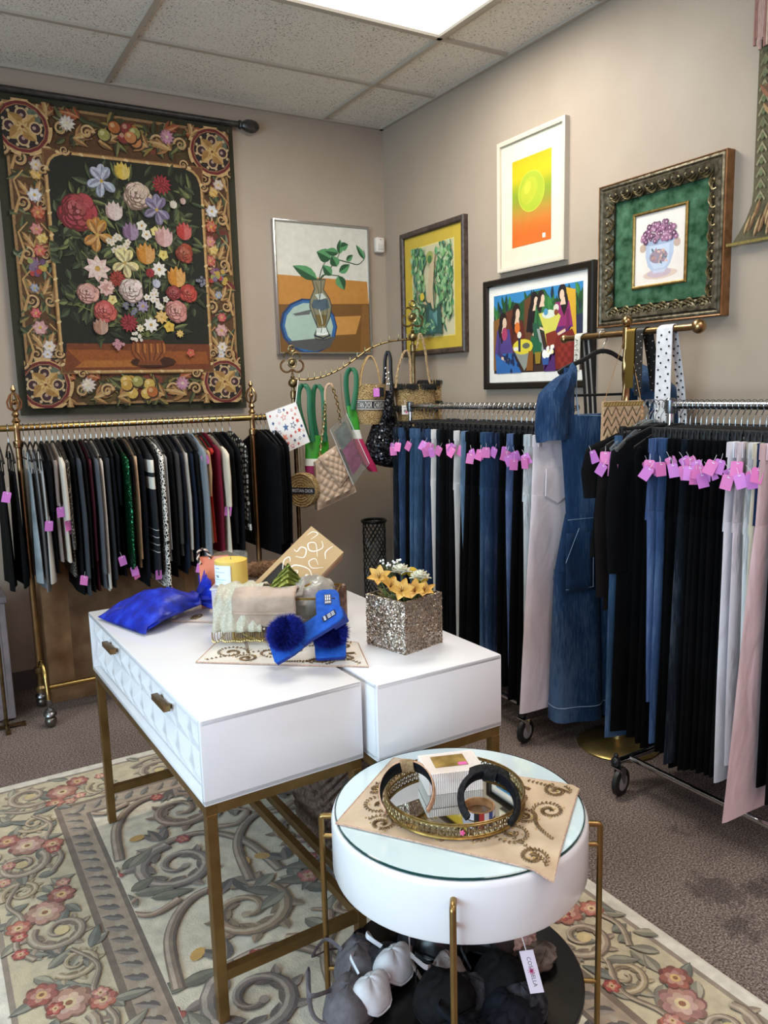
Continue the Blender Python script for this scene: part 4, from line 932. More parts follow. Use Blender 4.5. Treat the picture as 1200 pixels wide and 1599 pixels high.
for i, (px, col, kind, hem, cuff, words, tg) in enumerate(rail_items):
    p = aty(px, 770, NEAR); x = lx[i]; z1 = aty(px, hem, NEAR).z-RAIL_L
    zs = aty(px, cuff, NEAR).z-RAIL_L if cuff else None
    pat = col if not col.startswith('#') else None
    rz = PI/2+rnd.uniform(-.015, .015)
    tags = []
    zt = {'1': -.28}
    for k, chx in enumerate(tg.replace('#1', 'a').replace('s', '')):
        zz = -.26 if chx == 'a' else (-.16 if chx == 'T' else rnd.uniform(-.52, -.4) if i < 20 else max(z1+.03, rnd.uniform(-.62, -.45)))
        if cuff and chx == 't': zz = zs-.004
        tags.append(((-.225+.02*k, -.012*k, zz-.02*k), (rnd.uniform(-.15, .15), rnd.uniform(-.3, .3), -PI/2+rnd.uniform(-.5, .5))))
    hw = {'cream batwing sweater': .245, 'long black coat': .24, 'green sequin top': .235, 'navy varsity sweater with white stripes': .225, 'black and white animal-print blouse': .225, 'silvery satin camisole': .23, 'pale ivory camisole': .225, 'ivory short-sleeved blouse': .225, 'heather grey long-sleeved sweater': .22, 'black top with white flower print': .225}.get(words, .197+rnd.uniform(-.02, .012)); zj = rnd.uniform(-.014, .006)
    wh = 'just left of the left rack post' if px < 40 else ('to the right of the rack post, by the star-print pouch' if px > 400 else '')
    lab = '%s hanging %s from the left on the brass rack' % (words, ORD[i])
    garment(kind, 'camisole' if kind == 'camisole' else ('coat' if 'coat' in words else 'blouse' if 'blouse' in words else 'sweater' if 'sweater' in words or 'knit' in words else 'jacket' if 'jacket' in words or 'blazer' in words else 'top'), col if not pat else '#888888',
        (x, -.45, RAIL_L), rz, lab, 'clothing', 'tops on the brass rack', hw=hw, z0=-.19 if kind == 'camisole' else -.068+zj, z1=z1, slv=zs, th=(.0105 if hw > .217 else .0082) if px < 400 else .0085, tags=tags, mat=patterned(pat) if pat else (M('#aebcc2', .35, .25, .2, 12) if 'satin' in words and 'silver' in words else None),
        hlabel='black hanger with metal hook holding the garment %s from the left on the brass rack' % ORD[i], hgroup='hangers on the brass rack', seed=i)

# ---------------------------------------------------------------- chrome racks along the right wall
def chrome_rack(name, label, y0, y1, z, x=-.30, over=.02):
    t = thing(name, label, 'clothes rack', (x, (y0+y1)/2, 0)); hl = abs(y1-y0)/2
    MB().tube([(0, -hl-over, z), (0, hl+.02, z)], .0135, 14).build('rail', chrome, t)
    for s in (-1, 1):
        MB().tube([(0, s*hl, .125), (0, s*hl, z)], .012, 12).build('post', chrome, t)
        c = MB(); c.lathe([(.018, z-.03), (.02, z-.02), (.02, z+.018), (.012, z+.026)], (0, s*hl, 0), 12); c.build('cap', M('#77797c', .3, .9), t)
        MB().tube([(-.235, s*hl, .125), (.235, s*hl, .125)], .0125, 10).build('cross_bar', chrome, t)
        for sx in (-1, 1):
            c = MB(); c.lathe([(.013, .11), (.017, .112), (.02, .125), (.014, .137), (.008, .141), (.009, .15), (.004, .157)], (sx*.235, s*(hl+.005), 0), 14)
            h = c.build('caster', M('#2a2a2c', .3, .4), t)
            k = MB()
            for d in (-1, 1): k.loft([[(sx*.235+a, s*(hl+.005)+d*.014-.02, zz) for a, zz in ((-.008, .05), (.012, .05), (.016, .108), (-.016, .108))], [(sx*.235+a, s*(hl+.005)+d*.0155-.02, zz) for a, zz in ((-.008, .05), (.012, .05), (.016, .108), (-.016, .108))]])
            k.box((sx*.235, s*(hl+.005)-.012, .106), (.034, .048, .006)); k.build('fork', chrome, h)
            wz = MB(); wz.M = Matrix.Translation((sx*.235+.004, s*(hl+.005)-.02, .0525)) @ Matrix.Rotation(.25, 4, 'Z') @ Matrix.Rotation(PI/2, 4, 'X')
            wz.lathe([(.018, -.011), (.045, -.012), (.052, -.007), (.052, .007), (.045, .012), (.018, .011)], n=24); wo = wz.build('wheel', rubber, h)
            hb = MB(); hb.M = wz.M; hb.lathe([(.003, -.0145), (.013, -.0135), (.03, -.0118), (.03, .0118), (.013, .0135), (.003, .0145)], n=16); hb.build('hub', M('#b4b6b8', .3, .5), wo)
    MB().tube([(-.17, -hl, .125), (-.17, hl, .125)], .011, 10).build('base_rail', chrome, t)
    MB().tube([(.17, -hl, .125), (.17, hl, .125)], .011, 10).build('base_rail', chrome, t)
    return t
RX = -.30
chrome_rack('clothes_rack', 'chrome clothes rack of jeans under the café painting', -1.905, -.72, RAIL_R, RX, .075)
chrome_rack('clothes_rack', 'chrome clothes rack of trousers at the right edge by the belt stand', -3.72, -2.442, RAIL_R+.012, RX, .115)
dk, nv, bl, mb_, lb, bk, wh = '#121923', '#18223a', '#263c5c', '#34506f', '#68839f', '#060607', '#d6d3d0'
def rack_trousers(items, pyref, zr, rackname, sx0, half):
    def yof(it):
        y = it[5].get('y') or atx(it[0], pyref, RX-it[5].get('hw', .19)).y
        if sx0 == 0: y = -.76+(y+.70)*.96 if False else max(y, -1.882)
        elif it[0] > 1000: y = min(y, -2.508)
        return y
    items = sorted(items, key=lambda it: -yof(it)); ys = [yof(it) for it in items]
    for _ in range(200):      # garments do not share space on the rail: ease neighbours apart
        for k in range(len(ys)-1):
            if items[k][5].get('y') and items[k+1][5].get('y'): continue
            g_ = ys[k]-ys[k+1]; mn = .0255 if sx0 else .036
            if g_ < mn:
                d_ = (mn-g_)/2
                if items[k][5].get('y') is None: ys[k] += d_
                if items[k+1][5].get('y') is None: ys[k+1] -= d_
        for k in range(len(ys)):
            if sx0 == 0: ys[k] = min(-.745, max(-1.884, ys[k]))
            elif items[k][5].get('y') is None: ys[k] = min(-2.508, ys[k])
    for i, it in enumerate(items):
        px, col, words, hem, ntag, opt = it
        hw = opt.get('hw', .19); xe = RX-hw; y = ys[i]
        z1 = opt.get('z1') or (atx(px+opt.get('hx', 0), hem, xe).z-zr)
        isd = words.endswith('jeans') and not col in (bk, wh, '#e9dcdf')
        tags = []
        for k in range(ntag): tags.append(((-hw-.012-.012*k, -.012-.013*k*(1 if k % 2 else -1), -.155-.022*(k % 3)-rnd.uniform(0, .03)), (rnd.uniform(-.25, .25), rnd.uniform(-.6, .6), -PI/2+.62+rnd.uniform(-.5, .5))))
        lab = '%s hanging %s from the %s end of the %s' % (words, ORD[i], 'far', rackname)
        kind = opt.get('kind', 'trousers')
        garment(kind, opt.get('name', 'jeans' if 'jeans' in words else 'trousers'), col, (RX, y, zr), opt.get('rz', rnd.uniform(-.015, .015)), lab, 'trousers' if kind == 'trousers' else 'clothing', 'trousers on the '+rackname if kind == 'trousers' else 'tops on the '+rackname,
            hw=hw, z0=opt.get('z0', -.107), z1=z1, slv=opt.get('slv'), th=opt.get('th', .0068 if sx0 else .0098), flare=opt.get('flare', .42), tags=tags, mat=denim(col) if isd else None, hanger=opt.get('hanger', 'clip'),
            hlabel='%s with metal hook, %s from the far end of the %s' % ('black clip hanger' if opt.get('hanger', 'clip') == 'clip' else 'black hanger', ORD[i], rackname), hgroup='hangers on the '+rackname, seed=100+i+int(sx0))
R1 = [(618, dk, 'dark blue jeans', 985, 2, {}), (626, bl, 'blue jeans', 990, 1, {}), (636, bk, 'black trousers', 1000, 0, {'hw': .17}), (644, mb_, 'mid blue jeans', 1010, 1, {'hw': .195}), (652, mb_, 'faded mid blue jeans', 1010, 0, {}), (660, nv, 'navy jeans', 1005, 0, {'hw': .17}), (667, bl, 'blue straight jeans', 1020, 2, {'hw': .19}),
      (676, wh, 'white slim jeans', 1020, 2, {'hw': .185, 'flare': .3}), (684, dk, 'ink blue jeans', 1010, 0, {'hw': .18}), (692, bk, 'black slim trousers', 1020, 1, {}), (700, bk, 'black crepe trousers', 1020, 0, {'hw': .18}), (707, '#0e1219', 'blue-black trousers', 1020, 1, {}), (714, wh, 'white ankle jeans', 1000, 2, {'hw': .19, 'flare': .28}), (722, bk, 'black pleated trousers', 1030, 1, {'hw': .17}),
      (731, lb, 'light blue jeans', 1010, 0, {'hw': .2, 'flare': .28}), (741, bk, 'black wide-leg trousers', 1050, 0, {'hw': .2, 'flare': .6}), (748, bk, 'black flared trousers', 1060, 2, {'hw': .2, 'flare': .55}), (756, '#17130f', 'dark brown trousers', 1060, 0, {'hw': .18}), (764, mb_, 'mid blue straight jeans', 1050, 2, {'hw': .2}), (773, bl, 'blue bootcut jeans', 1060, 1, {'hw': .2}), (780, nv, 'dark navy jeans', 1060, 1, {'hw': .18}),
      (786, bk, 'black satin trousers', 1070, 0, {'hw': .18}), (792, bk, 'black knit trousers', 1070, 1, {'hw': .175}), (798, '#5a6f9a', 'grey-blue jeans', 1072, 2, {'hw': .2, 'flare': .34}), (805, bk, 'black trousers with wide hem', 1090, 2, {'hw': .19, 'flare': .5}), (811, bk, 'black tailored trousers', 1095, 0, {'hw': .18, 'flare': .5}),
      (817, '#cfd6d6', 'pale blue-white jeans', 1085, 2, {'hw': .2, 'flare': .3, 'z1': -1.235})]
rack_trousers(R1, 760, RAIL_R, 'far chrome rack', 0, 1)
wp = garment('trousers', 'jeans', '#e9dcdf', (RX, -1.945, RAIL_R), -.03, 'white wide-leg jeans with back pockets at the near end of the far chrome rack', 'trousers', 'trousers on the far chrome rack', hw=.2, z0=-.107, z1=-1.262, th=.012, flare=.68,
    hanger='clip', hlabel='black clip hanger holding the white wide-leg jeans beside the denim jumpsuit', hgroup='hangers on the far chrome rack', seed=77)
whm = fab('#e9dcdf')
for s in (-1, 1):
    pk = MB(); pts = [(-.062, 0), (.062, 0), (.066, -.11), (0, -.145), (-.066, -.11)]
    pk.loft([[(s*.095+x, -.027, -.24+z) for x, z in pts], [(s*.095+x*.99, -.0315, -.24+z*.99) for x, z in pts]]); pk.build('back_pocket', whm, wp, smooth=0)
st = MB()
for z in (-.1, -.17): pass
R2 = [(932, '#141414', 'black short-sleeved top', 965, 1, {'kind': 'shirt', 'name': 'top', 'hanger': 'clothes', 'slv': -.33, 'hw': .235, 'z0': -.07, 'z1': -.55, 'y': -2.346, 'th': .010, 'rz': -.25}), (944, '#231a1a', 'brown-black long cardigan', 980, 2, {'kind': 'shirt', 'name': 'cardigan', 'hanger': 'clothes', 'slv': -.7, 'hw': .2, 'z0': -.07, 'z1': -.75, 'y': -2.373, 'th': .0085, 'rz': -.25}),
      (955, '#0d0d0f', 'long black dress', 1155, 0, {'kind': 'shirt', 'name': 'dress', 'hanger': 'clothes', 'slv': -.6, 'hw': .2, 'z0': -.075, 'z1': -1.21, 'y': -2.424, 'th': .0085, 'rz': -.25}), (968, '#0b0b0d', 'black maxi dress', 1160, 0, {'kind': 'shirt', 'name': 'dress', 'hanger': 'clothes', 'slv': None, 'hw': .2, 'z0': -.08, 'z1': -1.2, 'y': -2.48, 'th': .0085, 'rz': -.12}),
      (948, mb_, 'blue skinny jeans', 1150, 2, {'hw': .185, 'y': -2.398, 'z1': -1.24, 'th': .007, 'rz': -.25}),
      (1003, bk, 'black clipped trousers', 1160, 1, {'hw': .2}), (1013, '#4a6290', 'bright blue jeans', 1100, 2, {'hw': .228, 'flare': .3}), (1022, bk, 'black trousers', 1170, 0, {'hw': .18}), (1032, '#39547f', 'cobalt blue jeans', 1165, 2, {'hw': .21, 'flare': .34}), (1041, bk, 'black slim trousers', 1175, 1, {'hw': .19}),
      (1049, bk, 'black ponte trousers', 1180, 1, {'hw': .2}), (1057, bk, 'black trousers with knit cuff', 1205, 0, {'hw': .2, 'flare': .3}), (1066, dk, 'dark indigo jeans', 1195, 2, {'hw': .205, 'flare': .5}), (1074, bk, 'black crepe trousers', 1200, 2, {'hw': .2}), (1082, '#0f0f13', 'black flared trousers', 1205, 2, {'hw': .2, 'flare': .5}), (1090, bk, 'black tailored trousers', 1205, 2, {'hw': .2}),
      (1098, bk, 'black jersey trousers', 1205, 1, {'hw': .2}), (1107, bk, 'black satin trousers', 1210, 1, {'hw': .2, 'flare': .48}), (1117, bk, 'black pleated trousers', 1212, 1, {'hw': .19}), (1127, '#0d0d10', 'black knit trousers', 1215, 0, {'hw': .19}), (1140, '#dedbe0', 'white jeans with rolled cuff', 1232, 2, {'hw': .215, 'flare': .3}), (1153, '#dccfd4', 'pale pink-white jeans', 1205, 2, {'hw': .21, 'flare': .3}), (1161, '#a89c90', 'stone trousers', 1190, 0, {'hw': .19, 'flare': .3}),
      (1170, '#e0e0e6', 'white skinny jeans', 1260, 2, {'hw': .21, 'flare': .28}), (1184, '#1f3560', 'dark blue jeans', 1230, 1, {'hw': .21, 'flare': .36}), (1197, bk, 'black wide trousers', 1230, 0, {'hw': .19}), (1206, '#d5cfb8', 'cream trousers', 1250, 0, {'hw': .22, 'y': -2.925}), (1216, '#dcbfc0', 'pale pink wide-leg trousers', 1262, 0, {'hw': .225, 'flare': .8, 'z1': -1.25, 'y': -2.95}),
      (1228, bk, 'black loose trousers', 1262, 0, {'hw': .2})]
rack_trousers(R2, 800, RAIL_R+.012, 'near chrome rack', 50, 1)
# ================================================================ rug
rnd = random.Random(21)
RX0, RX1, RY0, RY1 = -2.62, -1.0, -3.75, -1.11
RW, RL = RX1-RX0, RY1-RY0
A = Art(.007, 1.2e-6); A.clip = (.03, .03, RW-.03, RL-.03)
CREAM, OLIVE, TAUPE, GREY, SLATE = '#d6cbb4', '#b9ab8d', '#8d7767', '#908a7c', '#6e6a67'
A.rect(.045, .045, RW-.045, RL-.045, '#8f8070'); A.rect(.06, .06, RW-.06, RL-.06, '#c4b697')
bw = .31
A.rect(bw-.02, bw-.02, RW-bw+.02, RL-bw+.02, '#776657'); A.rect(bw, bw, RW-bw, RL-bw, '#a5917c')
A.rect(bw+.075, bw+.075, RW-bw-.075, RL-bw-.075, '#6f6154'); A.rect(bw+.09, bw+.09, RW-bw-.09, RL-bw-.09, CREAM)
for k in range(260):   # mottled wool
    x, z = rnd.uniform(0, RW), rnd.uniform(0, RL); inn = bw+.09 < x < RW-bw-.09 and bw+.09 < z < RL-bw-.09
    if inn: A.disc(x, z, rnd.uniform(.02, .05), rnd.choice(['#d8ceb8', '#cfc5af', '#dcd3be', '#ccc6b4']), rnd.uniform(.4, 1), rnd.uniform(0, 3), 9)
# twisted guard band
def guard(x0, z0, x1, z1):
    n = int(math.hypot(x1-x0, z1-z0)/.055); dx, dz = (x1-x0)/n, (z1-z0)/n
    for k in range(n):
        x, z = x0+dx*(k+.5), z0+dz*(k+.5); a = math.atan2(dz, dx)
        A.leaf(x-.03*math.cos(a+.8), z-.03*math.sin(a+.8), a+.8, .07, .03, rnd.choice(['#857a6f', '#94897c', '#75706a']), '#5f5750', .3)
        A.disc(x+dx*.4, z+dz*.4, .014, '#a89a86', .7, a, 8)
g = bw+.037
for q in ((g, g, RW-g, g), (g, RL-g, RW-g, RL-g), (g, g, g, RL-g), (RW-g, g, RW-g, RL-g)): guard(*q)
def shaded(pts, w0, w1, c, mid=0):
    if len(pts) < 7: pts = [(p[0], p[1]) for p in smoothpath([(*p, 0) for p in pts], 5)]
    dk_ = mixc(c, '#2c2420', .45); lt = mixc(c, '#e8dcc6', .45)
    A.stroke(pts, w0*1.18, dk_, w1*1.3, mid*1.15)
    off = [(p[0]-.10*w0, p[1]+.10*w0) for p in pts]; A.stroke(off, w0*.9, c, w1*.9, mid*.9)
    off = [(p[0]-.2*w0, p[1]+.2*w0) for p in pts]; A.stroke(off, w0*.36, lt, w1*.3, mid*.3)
def volute(x, z, r, a0, sg, c=TAUPE, turns=1.45, w=.30, leafs=True):
    n = int(16*turns)+4; pts = []
    for i in range(n+1):
        t = i/n; rr = r*(1-t*.86); a = a0+sg*2*PI*turns*t; pts.append((x+rr*math.cos(a), z+rr*math.sin(a)))
    if leafs:
        for i in range(1, n//2+2, 2):
            p, q = pts[i], pts[i-1]; a = math.atan2(p[1]-q[1], p[0]-q[0]); rr = r*w*(1.6-.8*i/n)
            A.leaf(p[0], p[1], a+sg*(.75), rr*1.25, rr*.7, mixc(c, '#3a302a', .35), mixc(c, '#55483e', .2), sg*.5); A.leaf(p[0], p[1], a-sg*.6, rr*1.1, rr*.6, mixc(c, '#3a302a', .2), mixc(c, '#d8c8b0', .2), -sg*.4)
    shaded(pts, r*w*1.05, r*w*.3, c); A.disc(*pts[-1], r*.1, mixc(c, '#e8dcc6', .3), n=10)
    return pts
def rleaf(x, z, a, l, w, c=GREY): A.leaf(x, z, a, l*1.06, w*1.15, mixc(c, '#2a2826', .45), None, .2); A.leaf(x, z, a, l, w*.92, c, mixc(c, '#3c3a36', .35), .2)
def rflower(x, z, r, c='#b9705c', cc='#d8b878', n=7):
    a0 = rnd.uniform(0, 6)
    for q, m, cl_ in ((1.12, n+1, mixc(c, '#3a1f18', .4)), (1, n, c), (.68, n-1, mixc(c, '#ecd8c0', .42))):
        for k in range(m):
            a = a0+2*PI*k/m+q; A.disc(x+r*.52*q*math.cos(a), z+r*.52*q*math.sin(a), r*.46*q, jit(cl_, rnd, 10), .8, a, 10)
    A.disc(x, z, r*.34, cc, n=10); A.disc(x, z, r*.17, '#8a5a3a', n=8)
# border: sprays of roses between scrolls
def border(x0, z0, x1, z1, nrm):
    ln = math.hypot(x1-x0, z1-z0); n = max(2, round(ln/.42)); ux, uz = (x1-x0)/ln, (z1-z0)/ln; nx, nz = nrm; ba = math.atan2(uz, ux)
    for k in range(n):
        s = (k+.5)/n*ln; cx, cz = x0+ux*s, z0+uz*s
        def P(u, v): return cx+ux*u+nx*v, cz+uz*u+nz*v
        for i in range(22): rleaf(*P(rnd.uniform(-.21, .21), rnd.uniform(-.105, .105)), rnd.uniform(0, 6.28), rnd.uniform(.05, .095), .03, rnd.choice(['#8a8878', '#97917e', '#a59c86', '#7b7c70', '#a8a088']))
        sg = 1 if k % 2 else -1
        volute(*P(-.11, .03*sg), .082, ba+sg, sg, '#9b8772'); A.disc(*P(-.11, .03*sg), .02, '#cfb884'); volute(*P(.14, -.045*sg), .06, ba+2, -sg, '#a5916f')
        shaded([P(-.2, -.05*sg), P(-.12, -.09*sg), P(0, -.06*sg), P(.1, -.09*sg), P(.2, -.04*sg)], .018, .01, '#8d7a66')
        rflower(*P(.0, .0), .055, rnd.choice(['#a86a58', '#b08470', '#aa7a6c']), '#d6c094')
        rflower(*P(.065, .055*sg), .04, '#9a5548', '#d8b070', 6); rflower(*P(-.035, -.075*sg), .034, '#b86a55', '#dcc08a', 6)
        for i in range(3): rflower(*P(rnd.uniform(-.2, .2), rnd.uniform(-.1, .1)), .022, rnd.choice(['#a84a3e', '#c08070']), '#d0b080', 5)
m = .06+(bw-.08)/2
border(.1, m, RW-.1, m, (0, 1)); border(.1, RL-m, RW-.1, RL-m, (0, -1)); border(m, .3, m, RL-.3, (1, 0)); border(RW-m, .3, RW-m, RL-.3, (-1, 0))
# field: big acanthus scrolls on curving stems
A.clip = (bw+.09, bw+.09, RW-bw-.09, RL-bw-.09)
fx0, fx1 = bw+.09, RW-bw-.09
for k in range(7):
    z = .42+k*.33
    for side in (0, 1):
        x = fx0+.2+side*.42+(.08 if k % 2 else -.02); sg = 1 if (k+side) % 2 else -1
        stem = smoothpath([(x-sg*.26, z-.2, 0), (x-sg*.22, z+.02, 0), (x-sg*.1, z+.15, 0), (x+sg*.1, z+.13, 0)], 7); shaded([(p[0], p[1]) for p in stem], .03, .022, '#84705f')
        volute(x, z, .135, PI/2, -sg, rnd.choice(['#8b6f5c', '#7d7069', '#927a60']), 1.6, .29)
        A.d += 1e-5
        for i in range(8):
            a = rnd.uniform(0, 6.28); rleaf(x+sg*.16+rnd.uniform(-.05, .05), z+rnd.uniform(-.16, .16), a, rnd.uniform(.08, .13), .042, rnd.choice(['#85826f', '#938f7c', '#757260']))
        for i in range(5):
            a = PI/2*sg+rnd.uniform(-1, 1); A.leaf(x-sg*.12, z-.16, a, .1-.008*i, .035, mixc('#6b6561', '#8b7a6c', i/5), '#4f4844', .3)
        shaded([(x+sg*.05, z-.17), (x+sg*.14, z-.2), (x+sg*.2, z-.14), (x+sg*.16, z-.1)], .026, .012, '#9b7f68')
        rflower(x+sg*.2, z+.05, .032, rnd.choice(['#a9564a', '#b5685a']), '#c9a070', 5); A.disc(x-sg*.18, z-.1, .018, '#c0954a', 1.5, rnd.uniform(0, 3), 9); rflower(x-sg*.05, z-.19, .024, '#9a3f3a', '#b8604a', 5)
b = MB()
def nap(u, v): return (u*RW, -.006, v*RL)
b.loft([[(0, 0, 0), (RW, 0, 0), (RW, 0, RL), (0, 0, RL)], [(0, -.005, 0), (RW, -.005, 0), (RW, -.005, RL), (0, -.005, RL)], [(.008, -.007, .008), (RW-.008, -.007, .008), (RW-.008, -.007, RL-.008), (.008, -.007, RL-.008)]], col='#cfc7b8')
b.add(A.v, A.f); b.c[-len(A.c):] = [mixc(c, '#6a6054', .1) for c in A.c]
rug = b.build('rug', M_col('dyed_rug_wool', .95, .45, 240, .16, 26, sheen=.2), smooth=0, loc=(RX0, RY0, .0005), rot=(-PI/2, 0, 0))
tag(rug, 'cream carved wool rug with taupe scrolls and red rose border', 'rug')
RUGZ = .016

# ================================================================ white desks, back to back
lacq = M('#e9e8ea', .22, 0, .02, 3, 0, 100, 0, .5, .3); gold = M('#8f7040', .36, .85, .12, 14, .05, 200); goldl = M('#b08f55', .3, .9)
def desk(label, rz, loc, Wd, Ld, front):
    """Wd across (x), Ld along (y); the drawer front faces -x when front = -1"""
    t = thing('desk', label, 'desk', loc, rz); z0, z1 = .575, .78
    b = MB(); th = .016; x0, x1 = -Wd/2, Wd/2
    b.box((0, 0, z1-th/2), (Wd, Ld, th), bev=.004).box((0, 0, z0+th/2), (Wd, Ld, th), bev=.003)
    for s in (-1, 1): b.box((0, s*(Ld/2-th/2), (z0+z1)/2), (Wd, th, z1-z0-.002), bev=.003)
    b.box((-front*(Wd/2-th/2), 0, (z0+z1)/2), (th, Ld-.004, z1-z0-.004), bev=.003)
    b.build('body', lacq, t, smooth=35)
    xf = front*(Wd/2-.03)
    nd = 2
    for d in range(nd):
        y0 = -Ld/2+.02+d*(Ld-.04)/nd; y1 = y0+(Ld-.04)/nd-.004; zb, zt = z0+.02, z1-.02
        f = MB(); f.box((front*(Wd/2-.03), (y0+y1)/2, (zb+zt)/2), (.02, y1-y0, zt-zb))
        # faceted overlapping-arch relief on the drawer front
        ny, nz = 5, 2; cw, ch = (y1-y0)/ny, (zt-zb)/nz
        xb = front*(Wd/2-.0195)
        for i in range(ny):
            for j in range(nz):
                cy = y0+cw*(i+.5); zl, zh = zb+ch*j, zb+ch*(j+1); hi = xb+front*.017; lo = xb+front*.001
                q = [(lo, cy-cw/2, zh), (hi, cy, zh-.0), (lo, cy+cw/2, zh)]
                A0 = (lo, cy-cw/2, zl); B0 = (lo, cy+cw/2, zl); T = (lo, cy, zl); pk = (hi, cy-cw*.12, zl+ch*.55); A1 = (lo, cy-cw/2, zh); B1 = (lo, cy+cw/2, zh)
                f.add([A0, B0, B1, A1, pk, (hi*.5+lo*.5, cy+cw/2, zl+ch*.5)], [(0, 1, 4), (1, 5, 4), (5, 2, 4), (2, 3, 4), (3, 0, 4)] if front > 0 else [(1, 0, 4), (5, 1, 4), (2, 5, 4), (3, 2, 4), (0, 3, 4)])
        dr = f.build('drawer', lacq, t, smooth=0)
        for hy in ((y0+y1)/2,):
            h = MB(); h.box((front*(Wd/2+.004), hy, zt-.028), (.018, .105, .016), bev=.002)
            for s in (-1, 1): h.box((front*(Wd/2-.01), hy+s*.035, zt-.028), (.018, .01, .01))
            h.build('handle', M('#8f6f42', .35, .85, .15, 40), dr, smooth=35)
    s = .026
    fr_ = MB()
    for x in (-Wd/2+s/2+.004, Wd/2-s/2-.004): fr_.box((x, 0, z0-.0135), (s, Ld-.012, .025))
    for y in (-Ld/2+s/2+.004, Ld/2-s/2-.004): fr_.box((0, y, z0-.0135), (Wd-.06, s, .025))
    fr_.build('top_frame', gold, t, smooth=0)
    for x in (-1, 1):
        for y in (-1, 1):
            MB().box((x*(Wd/2-s/2-.004), y*(Ld/2-s/2-.004), (z0-.026+RUGZ)/2), (s, s, z0-.026-RUGZ), bev=.0015).build('leg', gold, t, smooth=0)
    for y in (-1, 1): MB().box((0, y*(Ld/2-s/2-.004), .135), (Wd-.06, .022, .026)).build('stretcher', gold, t, smooth=0)
    MB().box((-front*(Wd/2-s/2-.004), 0, .135), (.022, Ld-.06, .026)).build('stretcher', gold, t, smooth=0)
    return t
DZ = .78
desk('white desk with faceted drawer front, brass pulls and gold frame beside the flower tapestry rack', .029, (-1.9605, -2.155, 0), .42, 1.105, -1)
desk('white desk set back to back with the drawer-fronted one, carrying the glittering flower cube', .012, (-1.527, -2.197, 0), .396, 1.10, 1)

# ================================================================ round side table
RCX, RCY = -1.69, -3.045
rt = thing('side_table', 'round white drum side table with gold legs and black lower shelf', 'side table', (RCX, RCY, 0))
ZT = .592
MB().lathe([(.27, .463), (.276, .466), (.279, .474), (.279, ZT-.012), (.276, ZT-.003), (.272, ZT)], n=72).build('drum', lacq, rt, smooth=35)
gl, nt, b = nmat('table_glass'); b.inputs['Base Color'].default_value = (*lin('#d0e2e6'), 1); b.inputs['Roughness'].default_value = .04; b.inputs['Coat Weight'].default_value = 1; b.inputs['Coat Roughness'].default_value = .02
MB().lathe([(.266, ZT+.0005), (.269, ZT+.002), (.269, ZT+.005), (.267, ZT+.0065)], n=72).build('glass_top', gl, rt, smooth=30)
MB().lathe([(.2695, ZT+.001), (.2712, ZT+.002), (.2712, ZT+.0055), (.2695, ZT+.0066)], n=72, caps=False).build('glass_edge', M('#0f3b38', .1, 0, 0, 25, 0, 250, 0, .6), rt)
MB().lathe([(.27, .172), (.276, .176), (.276, .186), (.272, .19)], n=64).build('shelf', M('#0b0b0b', .22, 0, .1, 40, .03, 300), rt, smooth=35)
lg = M('#9a7b48', .3, .9, .1, 20)
for a in (144, 53, -37, -128):
    a = math.radians(a); ca, sa = math.cos(a), math.sin(a); R0 = .306; P = lambda r, z: (r*ca, r*sa, z)
    l = MB(); l.tube([P(R0, RUGZ), P(R0, .556), P(R0-.0015, .5585), P(R0-.004, .56), P(.276, .56)], .0066, 12, ref=(-sa, ca, 0)).tube([P(.276, .512), P(R0, .512)], .0055, 10).tube([P(.27, .181), P(R0, .181)], .0055, 10)
    l.build('leg', lg, rt)

